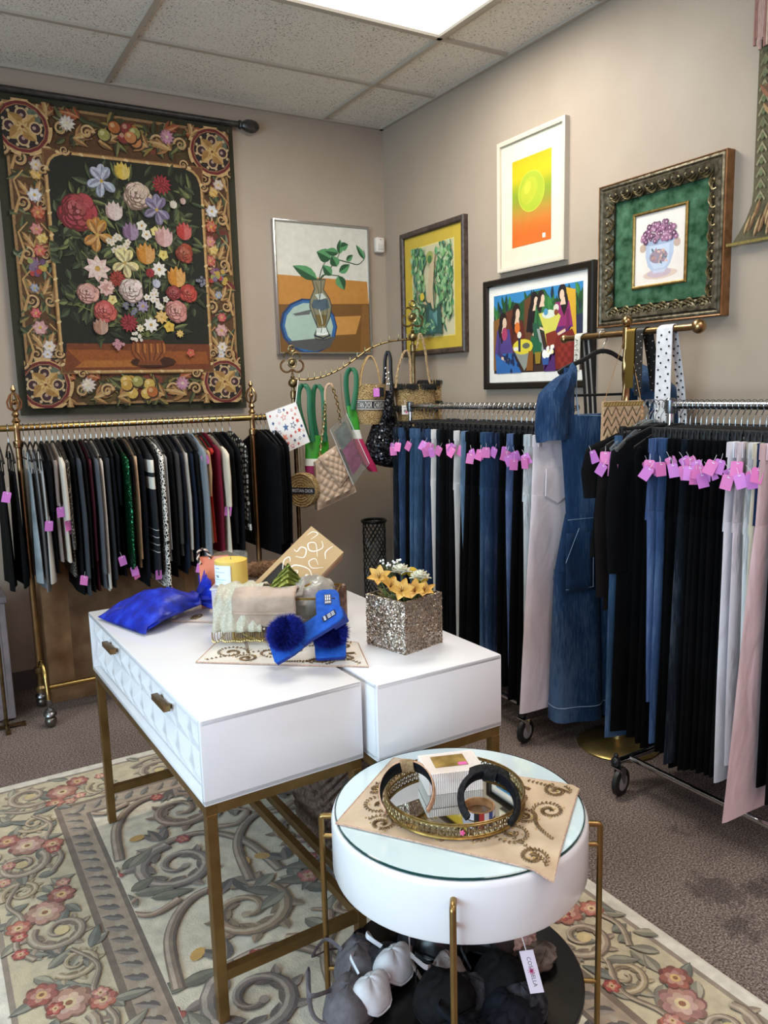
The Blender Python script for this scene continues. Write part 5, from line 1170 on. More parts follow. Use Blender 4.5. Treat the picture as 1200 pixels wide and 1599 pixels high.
# --- embroidered table mats (gold thread scrolls on silk)
beadm = M('#7f5f34', .4, .6, .3, 90); seqm = M('#e0c070', .25, .9)
def mat_cloth(name, label, corners, z, dye_col, zf, rg, loc_rot=0, scrolls=10, th=.003, edgec='#c9a48c'):
    t = thing(name, label, 'table mat', (sum(c[0] for c in corners)/4, sum(c[1] for c in corners)/4, z))
    ox, oy = t.location.x, t.location.y; c4 = [(c[0]-ox, c[1]-oy) for c in corners]
    def S(u, v):
        x = (c4[0][0]*(1-u)+c4[1][0]*u)*(1-v)+(c4[3][0]*(1-u)+c4[2][0]*u)*v; y = (c4[0][1]*(1-u)+c4[1][1]*u)*(1-v)+(c4[3][1]*(1-u)+c4[2][1]*u)*v
        return Vector((x, y, zf(x+ox, y+oy)))
    silk, nt, b = nmat('silk_'+dye_col.strip('#')); b.inputs['Roughness'].default_value = .38; b.inputs['Sheen Weight'].default_value = .5; b.inputs['Base Color'].default_value = (*lin(dye_col), 1)
    v_ = coords(nt, 'Object', (1, 1, 1)); nz = N(nt, 'ShaderNodeTexNoise', i_Scale=9.0, i_Detail=4.0); L(nt, v_, nz.inputs['Vector']); L(nt, ramp(nt, nz.outputs['Fac'], [(.35, mixc(dye_col, '#5a4632', .18)), (.65, mixc(dye_col, '#fff4e4', .22))]), b.inputs['Base Color'])
    bp = N(nt, 'ShaderNodeBump', i_Strength=.4, i_Distance=.008); L(nt, nz.outputs['Fac'], bp.inputs['Height']); L(nt, bp.outputs['Normal'], b.inputs['Normal'])
    g1 = MB(); g1.grid(lambda u, v: S(u, v)+Vector((0, 0, th)), 30, 20); g2 = MB(); g2.grid(lambda u, v: S(u, v), 30, 20)
    m_ = MB(); m_.add(g1.v, g1.f); m_.add(g2.v, [tuple(reversed(f)) for f in g2.f]); m_.build('silk', silk, t, smooth=60)
    ed = MB(); pts = [S(u, 0) for u in [i/12 for i in range(12)]]+[S(1, v) for v in [i/8 for i in range(8)]]+[S(1-i/12, 1) for i in range(12)]+[S(0, 1-i/8) for i in range(8)]
    ed.tube([p+Vector((0, 0, th*.6)) for p in pts], .0022, 6, loop=True); ed.build('piped_edge', M(edgec, .5, .1, .2, 200), t)
    em = MB(); sq = MB()
    def sew(uv):
        for i in range(len(uv)):
            u, v = uv[i]
            if not (.03 < u < .97 and .04 < v < .96): continue
            p = S(u, v)+Vector((0, 0, th+.0012)); q = uv[min(i+1, len(uv)-1)]; r_ = uv[max(0, i-1)]
            d = S(*q)-S(*r_); d.z = 0
            if d.length < 1e-6: continue
            d.normalize(); nn = Vector((-d.y, d.x, 0))
            for s in (-1, 1):
                e = d*.0055+nn*(s*.0045); em.tube([p, p+e*.6+Vector((0, 0, .0014)), p+e], [.0009, .0014, .0006], 5)
            if i % 7 == 0: sq.ball(p+nn*.009, .0022, 6, (1, 1, .4))
    for cu, cv, r, a0, sg, tail in scrolls:
        uv = []; n = 34
        for i in range(n+1):
            tt = i/n; rr = r*(1-.85*tt); a = a0+sg*2*PI*1.5*tt; uv.append((cu+rr*math.cos(a), cv+rr*1.45*math.sin(a)))
        if tail: uv = [(tail[0]*(1-k/16)+uv[0][0]*k/16+.03*math.sin(k*PI/16)*sg, tail[1]*(1-k/16)+uv[0][1]*k/16) for k in range(16)]+uv
        sew(uv)
    em.build('embroidery', beadm, t, smooth=60)['kind'] = 'stuff'; sq.build('sequins', seqm, t)['kind'] = 'stuff'
    return t
# ================================================================ things on the desks
from mathutils import noise
rnd = random.Random(31)
def lump(b, c, r, sc=(1, 1, 1), n=22, amp=.18, fq=3.0, seed=0, rot=None, col=None, ridge=False):
    m = n//2; rings = []
    for i in range(m+1):
        a = -PI/2+PI*i/m; rr = max(1e-3, math.cos(a)); ring = []
        for j in range(n):
            d = Vector((rr*math.cos(2*PI*j/n), rr*math.sin(2*PI*j/n), math.sin(a)))
            q = noise.noise(d*fq+Vector((seed*7.3, seed*3.1, 0))); q = -abs(q)*1.6+.3 if ridge else q
            p = d*(r*(1+amp*q)); p = Vector((p.x*sc[0], p.y*sc[1], p.z*sc[2]))
            if rot is not None: p = rot @ p
            ring.append(Vector(c)+p)
        rings.append(ring)
    return b.loft(rings, col=col)
MZ = DZ+.0045
sr = random.Random(3)
mat_scr = [(.28, .12, .07, 3, -1, None), (.3, .9, .07, 1, 1, None), (.55, .45, .07, 2, 1, None), (.72, .12, .08, 0, -1, (.5, .06)), (.75, .5, .07, 5, 1, (.95, .5)), (.16, .25, .11, 0, 1, (.04, .9)), (.16, .72, .1, 2, -1, (.42, .95)), (.42, .3, .11, 1, -1, (.05, .05)), (.62, .72, .1, 3, 1, (.95, .95)), (.86, .3, .1, 2, 1, (.6, .04)), (.86, .75, .09, 4, -1, (.96, .1)), (.42, .7, .09, 5, 1, None)]
mat_cloth('table_mat', 'cream table mat with gold embroidered scrolls under the blue slides', [(-2.04, -2.33), (-1.673, -2.629), (-1.60, -2.44), (-1.83, -2.06)], DZ, '#ece4d6', lambda x, y: .0008, sr, scrolls=mat_scr)
mat_cloth('table_mat', 'cream embroidered table mat under the candle box, mostly hidden', [(-1.985, -1.90), (-1.81, -2.04), (-1.55, -1.80), (-1.76, -1.66)], DZ, '#e6ddd0', lambda x, y: .0008, sr, scrolls=mat_scr[:3])
# --- sheer blue organza bag with a ruffled neck
tulle, nt, b = nmat('blue_tulle'); b.inputs['Base Color'].default_value = (*lin('#1438c8'), 1); b.inputs['Roughness'].default_value = .5; b.inputs['Alpha'].default_value = .8
v = coords(nt); nz = N(nt, 'ShaderNodeTexNoise', i_Scale=22.0, i_Detail=5.0); L(nt, v, nz.inputs['Vector']); L(nt, ramp(nt, nz.outputs['Fac'], [(.35, '#06167c'), (.55, '#0c2ab8'), (.78, '#2a4fe0')]), b.inputs['Base Color'])
bp = N(nt, 'ShaderNodeBump', i_Strength=.5, i_Distance=.01); L(nt, nz.outputs['Fac'], bp.inputs['Height']); L(nt, bp.outputs['Normal'], b.inputs['Normal'])
t = thing('organza_bag', 'sheer bright blue organza bag with ruffled neck lying on the drawer-fronted desk', 'bag', (-2.0, -1.9, DZ))
bg = MB(); ax = Vector((.25, .03, 0)); pv = Vector((-.08, .28, 0)).normalized()
def bagshape(off, q):
    rings = []
    for k in range(15):
        u = k/14; c = Vector((-.135, .03, 0))+ax*u; w = (.135*(1-u)**.4*(1-.35*u)+.018*u+.012)*q; h = (.010+.062*math.sin(min(1, u*1.12)*PI)**.8*(1 if u < .9 else .8)+.03*u)*q
        n = 26; ring = []
        for j in range(n):
            a = 2*PI*j/n; d = noise.noise(Vector((u*6+off, math.cos(a)*2.2, math.sin(a)*2.2)))*.22+1
            z = h*(.5+.5*math.sin(a))*d; ring.append(c+pv*(w*math.cos(a)*d)+Vector((0, 0, max(.002, z+.004+.03*u*u))))
        rings.append(ring)
    return rings
bg.loft(bagshape(0, 1)); bg.build('pouch', tulle, t, smooth=60)
inner = MB(); inner.loft(bagshape(4, .8)); inner.build('contents', M('#08188a', .7, 0, .3, 30), t, smooth=60)
rf = MB(); c0 = Vector((-.135, .03, 0))+ax
for layer in range(3):
    rings = []
    for k in range(6):
        u = k/5; ring = []
        for j in range(40):
            a = 2*PI*j/40; r = .016+.05*u*(1+.35*math.sin(a*7+layer*2)+.2*math.sin(a*13))
            ring.append(c0+Vector((.01*layer+.045*u*(1-.3*layer), 0, .045+.012*layer))+Vector((0, r*math.cos(a)*1.0, r*math.sin(a)*.85 if math.sin(a) > 0 else r*math.sin(a)*.5)))
        rings.append(ring)
    rf.loft(rings, False, False)
rf.build('ruffle', tulle, t, smooth=60)
# --- striped box with barcode label, candle on top, coral gift bag behind
def boxmat(dx, dy): return Matrix.Translation((dx, dy, 0))
t = thing('storage_box', 'small mauve box with black diagonal stripes and barcode label under the candle', 'box', (-1.795, -1.955, MZ), -.55)
b = MB(); b.box((0, 0, .048), (.115, .1, .096), bev=.003); b.build('body', M('#b9adb8', .45), t, smooth=35)
b = MB(); b.box((0, 0, .099), (.122, .107, .006), bev=.001); b.build('lid', M('#c9c2cc', .4), t, smooth=35)
A = Art(.0503, 4e-5); A.clip = (-.0555, .004, .0555, .094)
for k, (x, w, c) in enumerate(((-.045, .004, '#e8e4ea'), (-.035, .007, '#161418'), (-.024, .005, '#e8e4ea'), (-.012, .004, '#8a8290'), (0, .008, '#1a181c'), (.012, .004, '#d8d2da'), (.022, .003, '#8f8894'), (.032, .004, '#77707c'), (.044, .003, '#d8d2da'))): A.poly([(x, .094), (x+w, .094), (x+w+.03, .0), (x+.03, .0)], c)
A.clip = None; A.rect(-.035, .006, .048, .04, '#e9eef2')
for k in range(12): A.rect(-.026+.0026*k, .012, -.026+.0026*k+(.0016 if k % 3 else .0008), .024, '#222428')
A.rect(-.026, .028, -.012, .031, '#555560')
for k in range(5): A.rect(.014+.006*k, .01, .0155+.006*k, .036, '#b9d4dc')
A.build('printed_label', printed, t, smooth=0)
t = thing('candle', 'yellow candle in a clear glass jar with white label on the striped box', 'candle', (-1.795, -1.955, MZ+.1025))
gls = M('#f2f4f2', .04, 0, 0, 25, 0, 250, 0, .5, 0, 0, .07)
MB().lathe([(.053, 0), (.0555, .004), (.0555, .1), (.0535, .1025), (.0525, .1), (.0525, .0065), (.02, .006)], n=40, caps=False).build('jar', gls, t)
MB().lathe([(.01, .0065), (.052, .0068), (.052, .082), (.048, .0835), (.01, .082)], n=40).build('wax', M('#ecc628', .45, 0, .05, 30, 0, 100, 0, .4, 0, 0, 1, .15), t)
MB().tube([(0, 0, .08), (.001, 0, .09)], .0012, 6).build('wick', M('#2a2522', .8), t)
lb_ = MB(); cc = (-.637-0, 0)
a0 = math.atan2(CAM.y+1.955, CAM.x+1.795)-.62
lb_.grid(lambda u, v: (.0562*math.cos(a0+(u-.5)*1.15), .0562*math.sin(a0+(u-.5)*1.15), .007+v*.066), 12, 1, '#e6eaf0')
for z, u0, u1, c in ((.058, .15, .4, '#8fa8d0'), (.046, .1, .7, '#b9c4d0'), (.034, .15, .35, '#3a4a6a'), (.030, .2, .38, '#3a4a6a'), (.022, .1, .75, '#9ccfd0'), (.014, .1, .6, '#b9dcdc')):
    lb_.grid(lambda u, v: (.0564*math.cos(a0+(u0+(u1-u0)*u-.5)*1.15), .0564*math.sin(a0+(u0+(u1-u0)*u-.5)*1.15), .007+z-.003+v*.0025), 6, 1, c)
lb_.build('label', printed, t, smooth=60)
t = thing('gift_bag', 'coral paper gift bag with striped rope handle behind the candle', 'gift bag', (-1.80, -1.80, MZ), -.3)
b = MB(); b.loft([[(-.05, -.03, 0), (.05, -.03, 0), (.05, .03, 0), (-.05, .03, 0)], [(-.05, -.03, .1), (.05, -.03, .1), (.05, .03, .1), (-.05, .03, .1)], [(-.05, -.008, .17), (.05, -.008, .17), (.05, .008, .17), (-.05, .008, .17)]], cap1=False); b.build('body', M('#e88a6a', .6), t, smooth=0)
h = MB(); pts = smoothpath([(-.045, -.02, .15), (-.052, -.022, .17), (-.048, -.022, .195), (-.03, -.02, .2), (-.015, -.016, .18), (-.012, -.012, .165)], 6)
for s in (0, PI): h.tube([p+Vector((.003*math.cos(i*1.1+s), .003*math.sin(i*1.1+s), 0)) for i, p in enumerate(pts)], .0032, 6, col='#e3c9b4' if s else '#3a2a26')
h.build('rope_handle', M_col('dyed_rope', .7), t)
# --- fur stoles
def fur_mat(c, name):
    m, nt, b = nmat(name); b.inputs['Roughness'].default_value = .9; b.inputs['Specular IOR Level'].default_value = .1
    v = coords(nt, 'Object', (1, 1, 1)); n = N(nt, 'ShaderNodeTexNoise', i_Scale=120.0, i_Detail=3.0); L(nt, v, n.inputs['Vector']); L(nt, ramp(nt, n.outputs['Fac'], [(.3, mixc(c, '#1a0f08', .45)), (.7, mixc(c, '#fff0dc', .12))]), b.inputs['Base Color']); return m
def fur_roll(name, label, path, r, c, seed, hair=.014, dens=2600):
    t = thing(name, label, 'fur stole', path[0]); o = Vector(path[0]); rg = random.Random(seed); fm = fur_mat(c, 'fur_'+c.strip('#'))
    pts = smoothpath([Vector(p)-o for p in path], 8); b = MB(); b.tube(pts, [r*(.9+.12*math.sin(i*1.7)) for i in range(len(pts))], 12); b.build('pelt', fm, t)
    hb = MB()
    for k in range(dens):
        i = rg.randrange(len(pts)-1); p = pts[i].lerp(pts[i+1], rg.random()); d = (pts[i+1]-pts[i]).normalized(); x = d.orthogonal().normalized(); y = d.cross(x); a = rg.uniform(0, 2*PI); n_ = x*math.cos(a)+y*math.sin(a)
        q = p+n_*(r*.93); e = q+n_*(hair*rg.uniform(.5, 1))+d*(hair*rg.uniform(-.3, .9)); s = d.cross(n_)*.0011
        hb.add([q-s, q+s, e], [(0, 1, 2)])
    f = hb.build('fur', fm, t, smooth=0); f['kind'] = 'stuff'; return t
fur_roll('fur_stole', 'brown fur stole rolled up behind the candle', [(-1.72, -1.775, DZ+.105), (-1.66, -1.80, DZ+.108), (-1.585, -1.825, DZ+.108), (-1.50, -1.83, DZ+.1)], .03, '#8a6446', 1)
fur_roll('fur_stole', 'ivory fur stole lying below the brown fur stole', [(-1.735, -1.78, MZ+.042), (-1.66, -1.82, MZ+.042), (-1.59, -1.845, MZ+.042), (-1.50, -1.85, MZ+.042)], .032, '#d8c8b4', 2)
# --- brass and glass display box
ge = M('#a88648', .28, .95)
bx = Matrix.Translation((-1.7165, -2.225, 0)) @ Matrix.Rotation(-.66, 4, 'Z')
t = thing('glass_display_box', 'open brass-edged glass box holding accessories behind the blue slides', 'display box', (-1.7165, -2.225, MZ), -.60)
GW, GD, GH = .30, .17, .125
b = MB()
for z in (.004, GH-.003):
    for s in (-1, 1): b.bar((-GW/2, s*GD/2, z), (GW/2, s*GD/2, z), .006, .006).bar((s*GW/2, -GD/2, z), (s*GW/2, GD/2, z), .006, .006)
for sx in (-1, 1):
    for sy in (-1, 1): b.bar((sx*GW/2, sy*GD/2, 0), (sx*GW/2, sy*GD/2, GH), .006, .006)
b.build('brass_frame', ge, t, smooth=0)
pane = M('#eef4f4', .02, 0, 0, 25, 0, 250, 0, .5, 0, 1, .5)
for s in (-1, 1):
    MB().box((0, s*(GD/2-.0005), GH/2), (GW-.006, .002, GH-.008)).build('glass_pane', pane, t, smooth=0); MB().box((s*(GW/2-.0005), 0, GH/2), (.002, GD-.006, GH-.008)).build('glass_pane', pane, t, smooth=0)
MB().box((0, 0, .0045), (GW-.006, GD-.006, .003)).build('base_panel', M('#7a6a58', .3, .5), t, smooth=0)
BR = Matrix.Translation((-1.7165, -2.225, MZ)) @ Matrix.Rotation(-.60, 4, 'Z')
def inbox(x, y, z): return BR @ Vector((x, y, z))
# things in the box
pearl = M('#d2cdbf', .3, .35, .25, 18); t = thing('clutch_bag', 'crumpled pearly silver clutch in the brass-edged glass box', 'bag', inbox(.075, .0, .0))
b = MB(); lump(b, (0, 0, .105), .066, (1.1, .8, 1.0), 30, .35, 2.6, 5, None, None, True); b.build('body', pearl, t, smooth=60)
b = MB(); b.tube(smoothpath([(-.05, .0, .13), (-.02, -.02, .15), (.02, -.02, .152), (.05, 0, .135)], 5), .004, 6); b.build('clasp', ge, t)
t = thing('clutch_bag', 'brown embossed leather clutch lying across the glass box behind the silver clutch', 'bag', inbox(.1, .1, .0)); t.rotation_euler = (0, 0, -.6)
b = MB(); b.box((0, 0, .06), (.13, .03, .12), bev=.01); b.build('body', M('#7a4e36', .4, 0, .35, 70, .5, 120), t)
b = MB(); b.box((0, -.018, .085), (.12, .006, .06), bev=.003); b.build('flap', M('#6a4330', .4, 0, .35, 70, .5, 120), t)
# kraft box with white script, leaning out of the glass box
kr = thing('shoe_box', 'kraft paper box with white handwritten swirls leaning up behind the green leaf', 'box', (-1.66, -2.125, .93)); 
xa = Vector((.215, .02, .155)).normalized(); ya0 = Vector((.30, -.46, -.40)); ya = (ya0-xa*ya0.dot(xa)).normalized(); za = xa.cross(ya).normalized()
if za.z < 0: za = -za
KM = Matrix(((xa.x, ya.x, za.x, -1.65), (xa.y, ya.y, za.y, -2.125), (xa.z, ya.z, za.z, .935), (0, 0, 0, 1)))
kr.matrix_world = KM
KL, KW, KH = .31, .135, .055
kraft = M('#c2a273', .75, 0, .1, 60)
b = MB(); b.box((0, 0, -KH/2), (KL, KW, KH-.001), col='#b0825c'); b.build('box_base', M('#a87858', .75, 0, .1, 60), kr, smooth=0)
A = Art(.0, 6e-5)
hx0, hx1, hy0, hy1 = -.1, .0, -.055, .02
b = MB(); T = .0025
def lidp(x, y, z=0): return (x, y, z)
fr2 = MB(); O = [(-KL/2-.002, -KW/2-.002), (KL/2+.002, -KW/2-.002), (KL/2+.002, KW/2+.002), (-KL/2-.002, KW/2+.002)]; I = [(hx0, hy0), (hx1, hy0), (hx1, hy1), (hx0, hy1)]
for z, fl in ((T, 1), (0, -1)):
    fr2.add([(*p, z) for p in O+I], [(0, 1, 5, 4), (1, 2, 6, 5), (2, 3, 7, 6), (3, 0, 4, 7)] if fl > 0 else [(4, 5, 1, 0), (5, 6, 2, 1), (6, 7, 3, 2), (7, 4, 0, 3)])
fr2.add([(*p, z) for z in (0, T) for p in I], [(1, 0, 4, 5), (2, 1, 5, 6), (3, 2, 6, 7), (0, 3, 7, 4)])
fr2.add([(*p, z) for z in (-.02, T) for p in O], [(0, 1, 5, 4), (1, 2, 6, 5), (2, 3, 7, 6), (3, 0, 4, 7)])
for f in range(len(fr2.c)): fr2.c[f] = '#bf9f72'
fr2.box(((hx0+hx1)/2, (hy0+hy1)/2, -.0004), (hx1-hx0-.002, hy1-hy0-.002, .001), col='#1a1412')
A.M = Matrix.Rotation(-PI/2, 4, 'X'); A.d = T
WHT = '#efe9dc'
def loopy(pts, w): A.stroke([(p[0], p[1]*.87) for p in smoothpath([(*p, 0) for p in pts], 6)], w*.2, WHT, w*.2, w*.34)
A.clip = (-KL/2, -KW/2, KL/2, KW/2)
loopy([(.02, .07), (.04, .03), (.02, -.02), (-.01, -.015), (-.005, .01), (.012, .005), (.008, -.006)], .009); loopy([(.075, .065), (.05, .035), (.06, .01), (.08, .02), (.07, .045)], .006)
loopy([(.045, -.04), (.06, -.015), (.085, -.03), (.08, -.05), (.06, -.05), (.06, -.065)], .008); loopy([(.09, .02), (.12, -.02), (.105, -.04), (.09, -.02), (.1, 0), (.125, .01), (.14, -.01)], .008); loopy([(.1, .05), (.12, .03), (.15, .035)], .007)
loopy([(.12, -.045), (.15, -.04), (.145, -.06), (.125, -.066)], .006); loopy([(-.03, .06), (-.06, .03), (-.045, .02), (-.02, .035)], .006); loopy([(-.15, .05), (-.12, .06), (-.1, .045), (-.12, .03), (-.14, .04)], .005); loopy([(-.15, -.05), (-.12, -.035), (-.11, -.055), (-.13, -.065)], .006); loopy([(-.09, .065), (-.07, .05), (-.08, .035)], .005); loopy([(-.02, -.035), (.01, -.06), (.03, -.055), (.02, -.04)], .007)
fr2.add(A.v, A.f); fr2.c[-len(A.c):] = A.c
fr2.build('lid', printed, kr, smooth=0)
# green metallic leaf
t = thing('leaf_dish', 'shiny green ribbed leaf ornament propped behind the blue slide', 'leaf ornament', inbox(-.0, -.045, .0))
b = MB()
def leafs(u, v):
    w = .056*math.sin(PI*(v*.85+.12))**.8; x = (2*u-1)*w; return Vector((x+.012*v, .012*abs(2*u-1)-.01*v+.004*math.sin(v*44+abs(2*u-1)*6), .095+.125*v-.018*(abs(2*u-1))**1.5))
b.grid(leafs, 16, 40); b.build('blade', M('#8a9a34', .28, .7, .3, 30), t, smooth=60, solid=.0015)
MB().tube([(-.0, .002, .004), (.0, .0, .1), (.006, .0, .15)], .0025, 6).build('stem', M('#4a5a24', .4, .3), t)
# sheer scarf and velvet pouch over the front corner of the box
lace, nt, b = nmat('lace'); b.inputs['Roughness'].default_value = .6; b.inputs['Base Color'].default_value = (*lin('#b9b5a0'), 1)
v = coords(nt); vv = N(nt, 'ShaderNodeTexVoronoi', i_Scale=160.0); L(nt, v, vv.inputs['Vector']); L(nt, ramp(nt, vv.outputs['Distance'], [(.2, '#c9c4b0'), (.6, '#b5b09c')]), b.inputs['Base Color'])
t = thing('lace_scarf', 'sheer cream lace scarf draped over the left end of the glass box', 'scarf', inbox(-.13, -.04, 0)); t.rotation_euler = (0, 0, -.6)
b = MB()
def drape(u, v):
    s = v*.30-.10; x = (u-.5)*.13
    if s < 0: y, z = -.052+s*.25, GH+.012+s*1.0
    elif s < .12: y, z = -.052+s, GH+.012+.02*math.sin(s/.12*PI)
    else: y, z = .068+(s-.12)*.1, GH+.012-(s-.12)
    n_ = noise.noise(Vector((u*5, v*7, 1)))
    return (x*(1+.25*abs(v-.5))+.01*n_, y+.012*noise.noise(Vector((u*9, v*3, 4)))-.006, max(.006, z+.012*n_))
b.grid(drape, 24, 30); b.build('fabric', lace, t, smooth=60, solid=.002)
b = MB()
for k in range(26):
    u = k/25; p = Vector(drape(u, 0)); b.tube([p, p+Vector((0, -.004, -.012)), p+Vector((.002, -.004, -.022))], .0012, 4); b.ball(p+Vector((.002, -.006, -.025)), .0036, 6)
b.build('bead_fringe', M('#c9b27a', .25, .8), t)
vel = M('#bfa48e', .8, 0, .2, 14, .3, 90, .3)
t = thing('velvet_pouch', 'dusty beige velvet pouch folded over the front of the glass box', 'pouch', inbox(-.05, -GD/2, 0)); t.rotation_euler = (0, 0, -.6)
def pouch(u, v):
    x = (u-.5)*.185; k = noise.noise(Vector((u*4, v*5, 9)))
    if v < .75: y, z = -.021-.008*math.sin(v*PI), .05+v/.75*.088
    else: q = (v-.75)/.25; y, z = -.02+.085*q, .138+.012*math.sin(q*PI)-.0*q
    return (x*(1-.05*abs(v-.4)), y-.005*k-.006*math.sin(PI*u), z+.004*k)
b = MB(); b.grid(pouch, 24, 24); b.build('body', vel, t, smooth=60, solid=.008)
b = MB(); b.tube([Vector(pouch(u/16, .35))+Vector((0, -.006, 0)) for u in range(17)], .004, 8); b.build('seam', vel, t)
b = MB()
for k in range(7): b.ball(Vector(pouch(.1+.13*k, 0))+Vector((0, -.003, -.007)), .004, 8)
b.build('pearl_drops', M('#d8d0bc', .2, .3), t)
t = thing('tassel', 'gold cord with knotted tassel hanging from the scarf onto the mat', 'tassel', (-1.885, -2.215, MZ))
gcord = M('#a07f45', .45, .6, .2, 150)
b = MB(); b.tube(smoothpath([(.045, .02, .11), (.02, -.005, .06), (.01, -.03, .03), (.045, -.075, .012), (.075, -.12, .006)], 8), .0026, 6); b.build('cord', gcord, t)
b = MB(); b.ball((.08, -.126, .009), .009, 10)
for k in range(22):
    a = -1.1+rnd.uniform(-.7, .7); b.tube([(.08, -.126, .009), (.08+.018*math.cos(a), -.126+.018*math.sin(a), .008+.004*rnd.random()), (.08+.034*math.cos(a), -.126+.034*math.sin(a), .002)], .0011, 4)
b.build('tassel_head', gcord, t)
# --- blue slides with fluffy pompoms
blue = M('#1650b4', .85, 0, .1, 60, .25, 400, .05, .2); bfur = fur_mat('#0a1c9a', 'fur_blue'); rsole = M('#0f2f86', .6)
def slide(label, toe, heel, half, side, seed, roll=0.0):
    t = thing('slide_sandal', label, 'shoe', toe); toe = Vector(toe); heel = Vector(heel); d = heel-toe; ln = d.length; xa = d.normalized(); ya = Vector((-xa.y, xa.x, 0)).normalized(); za = xa.cross(ya)
    if za.z < 0: za = -za; ya = -ya
    ya, za = ya*math.cos(roll)+za*math.sin(roll), za*math.cos(roll)-ya*math.sin(roll)
    t.matrix_world = Matrix(((xa.x, ya.x, za.x, toe.x), (xa.y, ya.y, za.y, toe.y), (xa.z, ya.z, za.z, toe.z), (0, 0, 0, 1)))
    out = [(0, -.8), (.012, -.95), (.10, -1.0), (.25, -1.02), (.5, -.78), (.75, -.82), (.93, -.8), (.985, -.62), (1, -.3)]
    pts = [(u*ln, w*half) for u, w in out]+[(u*ln, -w*half) for u, w in reversed(out)]
    n = len(pts); b = MB(); b.loft([[(x, y, 0) for x, y in pts], [(x, y, .009) for x, y in pts]]); b.build('sole', rsole, t, smooth=30)
    b = MB(); b.loft([[(x, y, .0092) for x, y in pts], [(x, y, .0125) for x, y in pts], [(x*.985+.002, y*.94, .0145) for x, y in pts]]); b.build('insole', blue, t, smooth=40)
    b = MB(); b.box((ln*.9, 0, -.009), (ln*.2, half*1.3, .018), bev=.003); b.build('heel_block', rsole, t)
    b = MB(); b.grid(lambda u, v: (ln*(.2+.2*u), half*1.04*math.cos(PI*v), .008+.034*math.sin(PI*v)), 6, 14); b.build('strap', blue, t, smooth=60, solid=.004)
    A = Art(.0, 5e-5); A.M = Matrix.Translation((ln*.83, 0, .0168)) @ Matrix.Rotation(-PI/2, 4, 'Z') @ Matrix.Rotation(-PI/2, 4, 'X')
    A.rect(-.0095, -.02, .0095, .02, '#0c1230')
    for x in (-.0055, 0, .0055): A.rect(x-.0012, -.004, x+.0012, .017, '#d8d8e0'); A.rect(x-.0018, .006, x+.0018, .008, '#0c1230')
    for x in (-.0055, 0, .0055): A.disc(x, -.0125, .0026, '#d8d8e0', 1.3, 0, 8); A.disc(x, -.0125, .0012, '#0c1230', 1.2, 0, 6)
    A.build('woven_label', printed, t, smooth=0)
    rg = random.Random(seed); c = Vector((ln*(.3 if side else .21), 0, .05)); R = .05 if side else .046; hb = MB()
    MB().ball(c, R*.72, 16, (1, 1.05, .8)).build('pompom', bfur, t)
    for k in range(9000):
        z = rg.uniform(-.75, 1); a = rg.uniform(0, 2*PI); q = math.sqrt(max(0, 1-z*z)); n_ = Vector((q*math.cos(a), q*math.sin(a)*1.06, z*.82)); p = c+n_*(R*.66); e = c+n_*(R*rg.uniform(.85, 1.16))+Vector((rg.uniform(-.006, .006), rg.uniform(-.006, .006), rg.uniform(-.006, .003)))
        s = n_.orthogonal().normalized()*.0008; hb.add([p-s, p+s, e], [(0, 1, 2)])
    f = hb.build('fluff', bfur, t, smooth=0); f['kind'] = 'stuff'
slide('blue slide sandal with fluffy pompom, heel propped on the glass box', (-1.738, -2.542, MZ+.004), (-1.640, -2.335, .915), .042, 0, 1)
slide('blue slide sandal with fluffy pompom, lying across the other slide with toe to the left', (-1.872, -2.475, MZ+.024), tuple(atz(537, 955, .922)), .039, 1, 2, .55)
# --- glitter cube with flowers
def glit():
    m, nt, b = nmat('glitter'); b.inputs['Metallic'].default_value = .75; b.inputs['Roughness'].default_value = .3; v = coords(nt)
    t = N(nt, 'ShaderNodeTexVoronoi', i_Scale=330.0); L(nt, v, t.inputs['Vector']); s = N(nt, 'ShaderNodeSeparateColor'); L(nt, t.outputs['Color'], s.inputs[0])
    L(nt, ramp(nt, s.outputs[0], [(0, '#4a3f34'), (.3, '#8a7866'), (.6, '#c0aa94'), (.82, '#f0e2d2'), (1, '#ffffff')]), b.inputs['Base Color'])
    mp = N(nt, 'ShaderNodeVectorMath', operation='MULTIPLY_ADD'); L(nt, t.outputs['Color'], mp.inputs[0]); mp.inputs[1].default_value = (1.3, 1.3, 1.3); g_ = N(nt, 'ShaderNodeNewGeometry'); L(nt, g_.outputs['Normal'], mp.inputs[2])
    sb = N(nt, 'ShaderNodeVectorMath', operation='ADD'); sb.inputs[1].default_value = (-.65, -.65, -.65); L(nt, mp.outputs['Vector'], sb.inputs[0]); nn = N(nt, 'ShaderNodeVectorMath', operation='NORMALIZE'); L(nt, sb.outputs['Vector'], nn.inputs[0]); L(nt, nn.outputs['Vector'], b.inputs['Normal'])
    bp = None; return m
gm_ = glit()
CX, CY, CR = -1.486, -2.512, .24
t = thing('flower_pot', 'glittery champagne cube pot of yellow and white flowers', 'flower pot', (CX, CY, DZ), CR)
s_, h_ = .153, .148; b = MB()
b.loft([[(x*q, y*q, z) for x, y in ((-s_/2, -s_/2), (s_/2, -s_/2), (s_/2, s_/2), (-s_/2, s_/2))] for q, z in ((.99, 0), (1, .004), (1, h_), (.93, h_+.001), (.92, h_-.02))], cap1=True); b.build('cube', gm_, t, smooth=0)
b = MB()
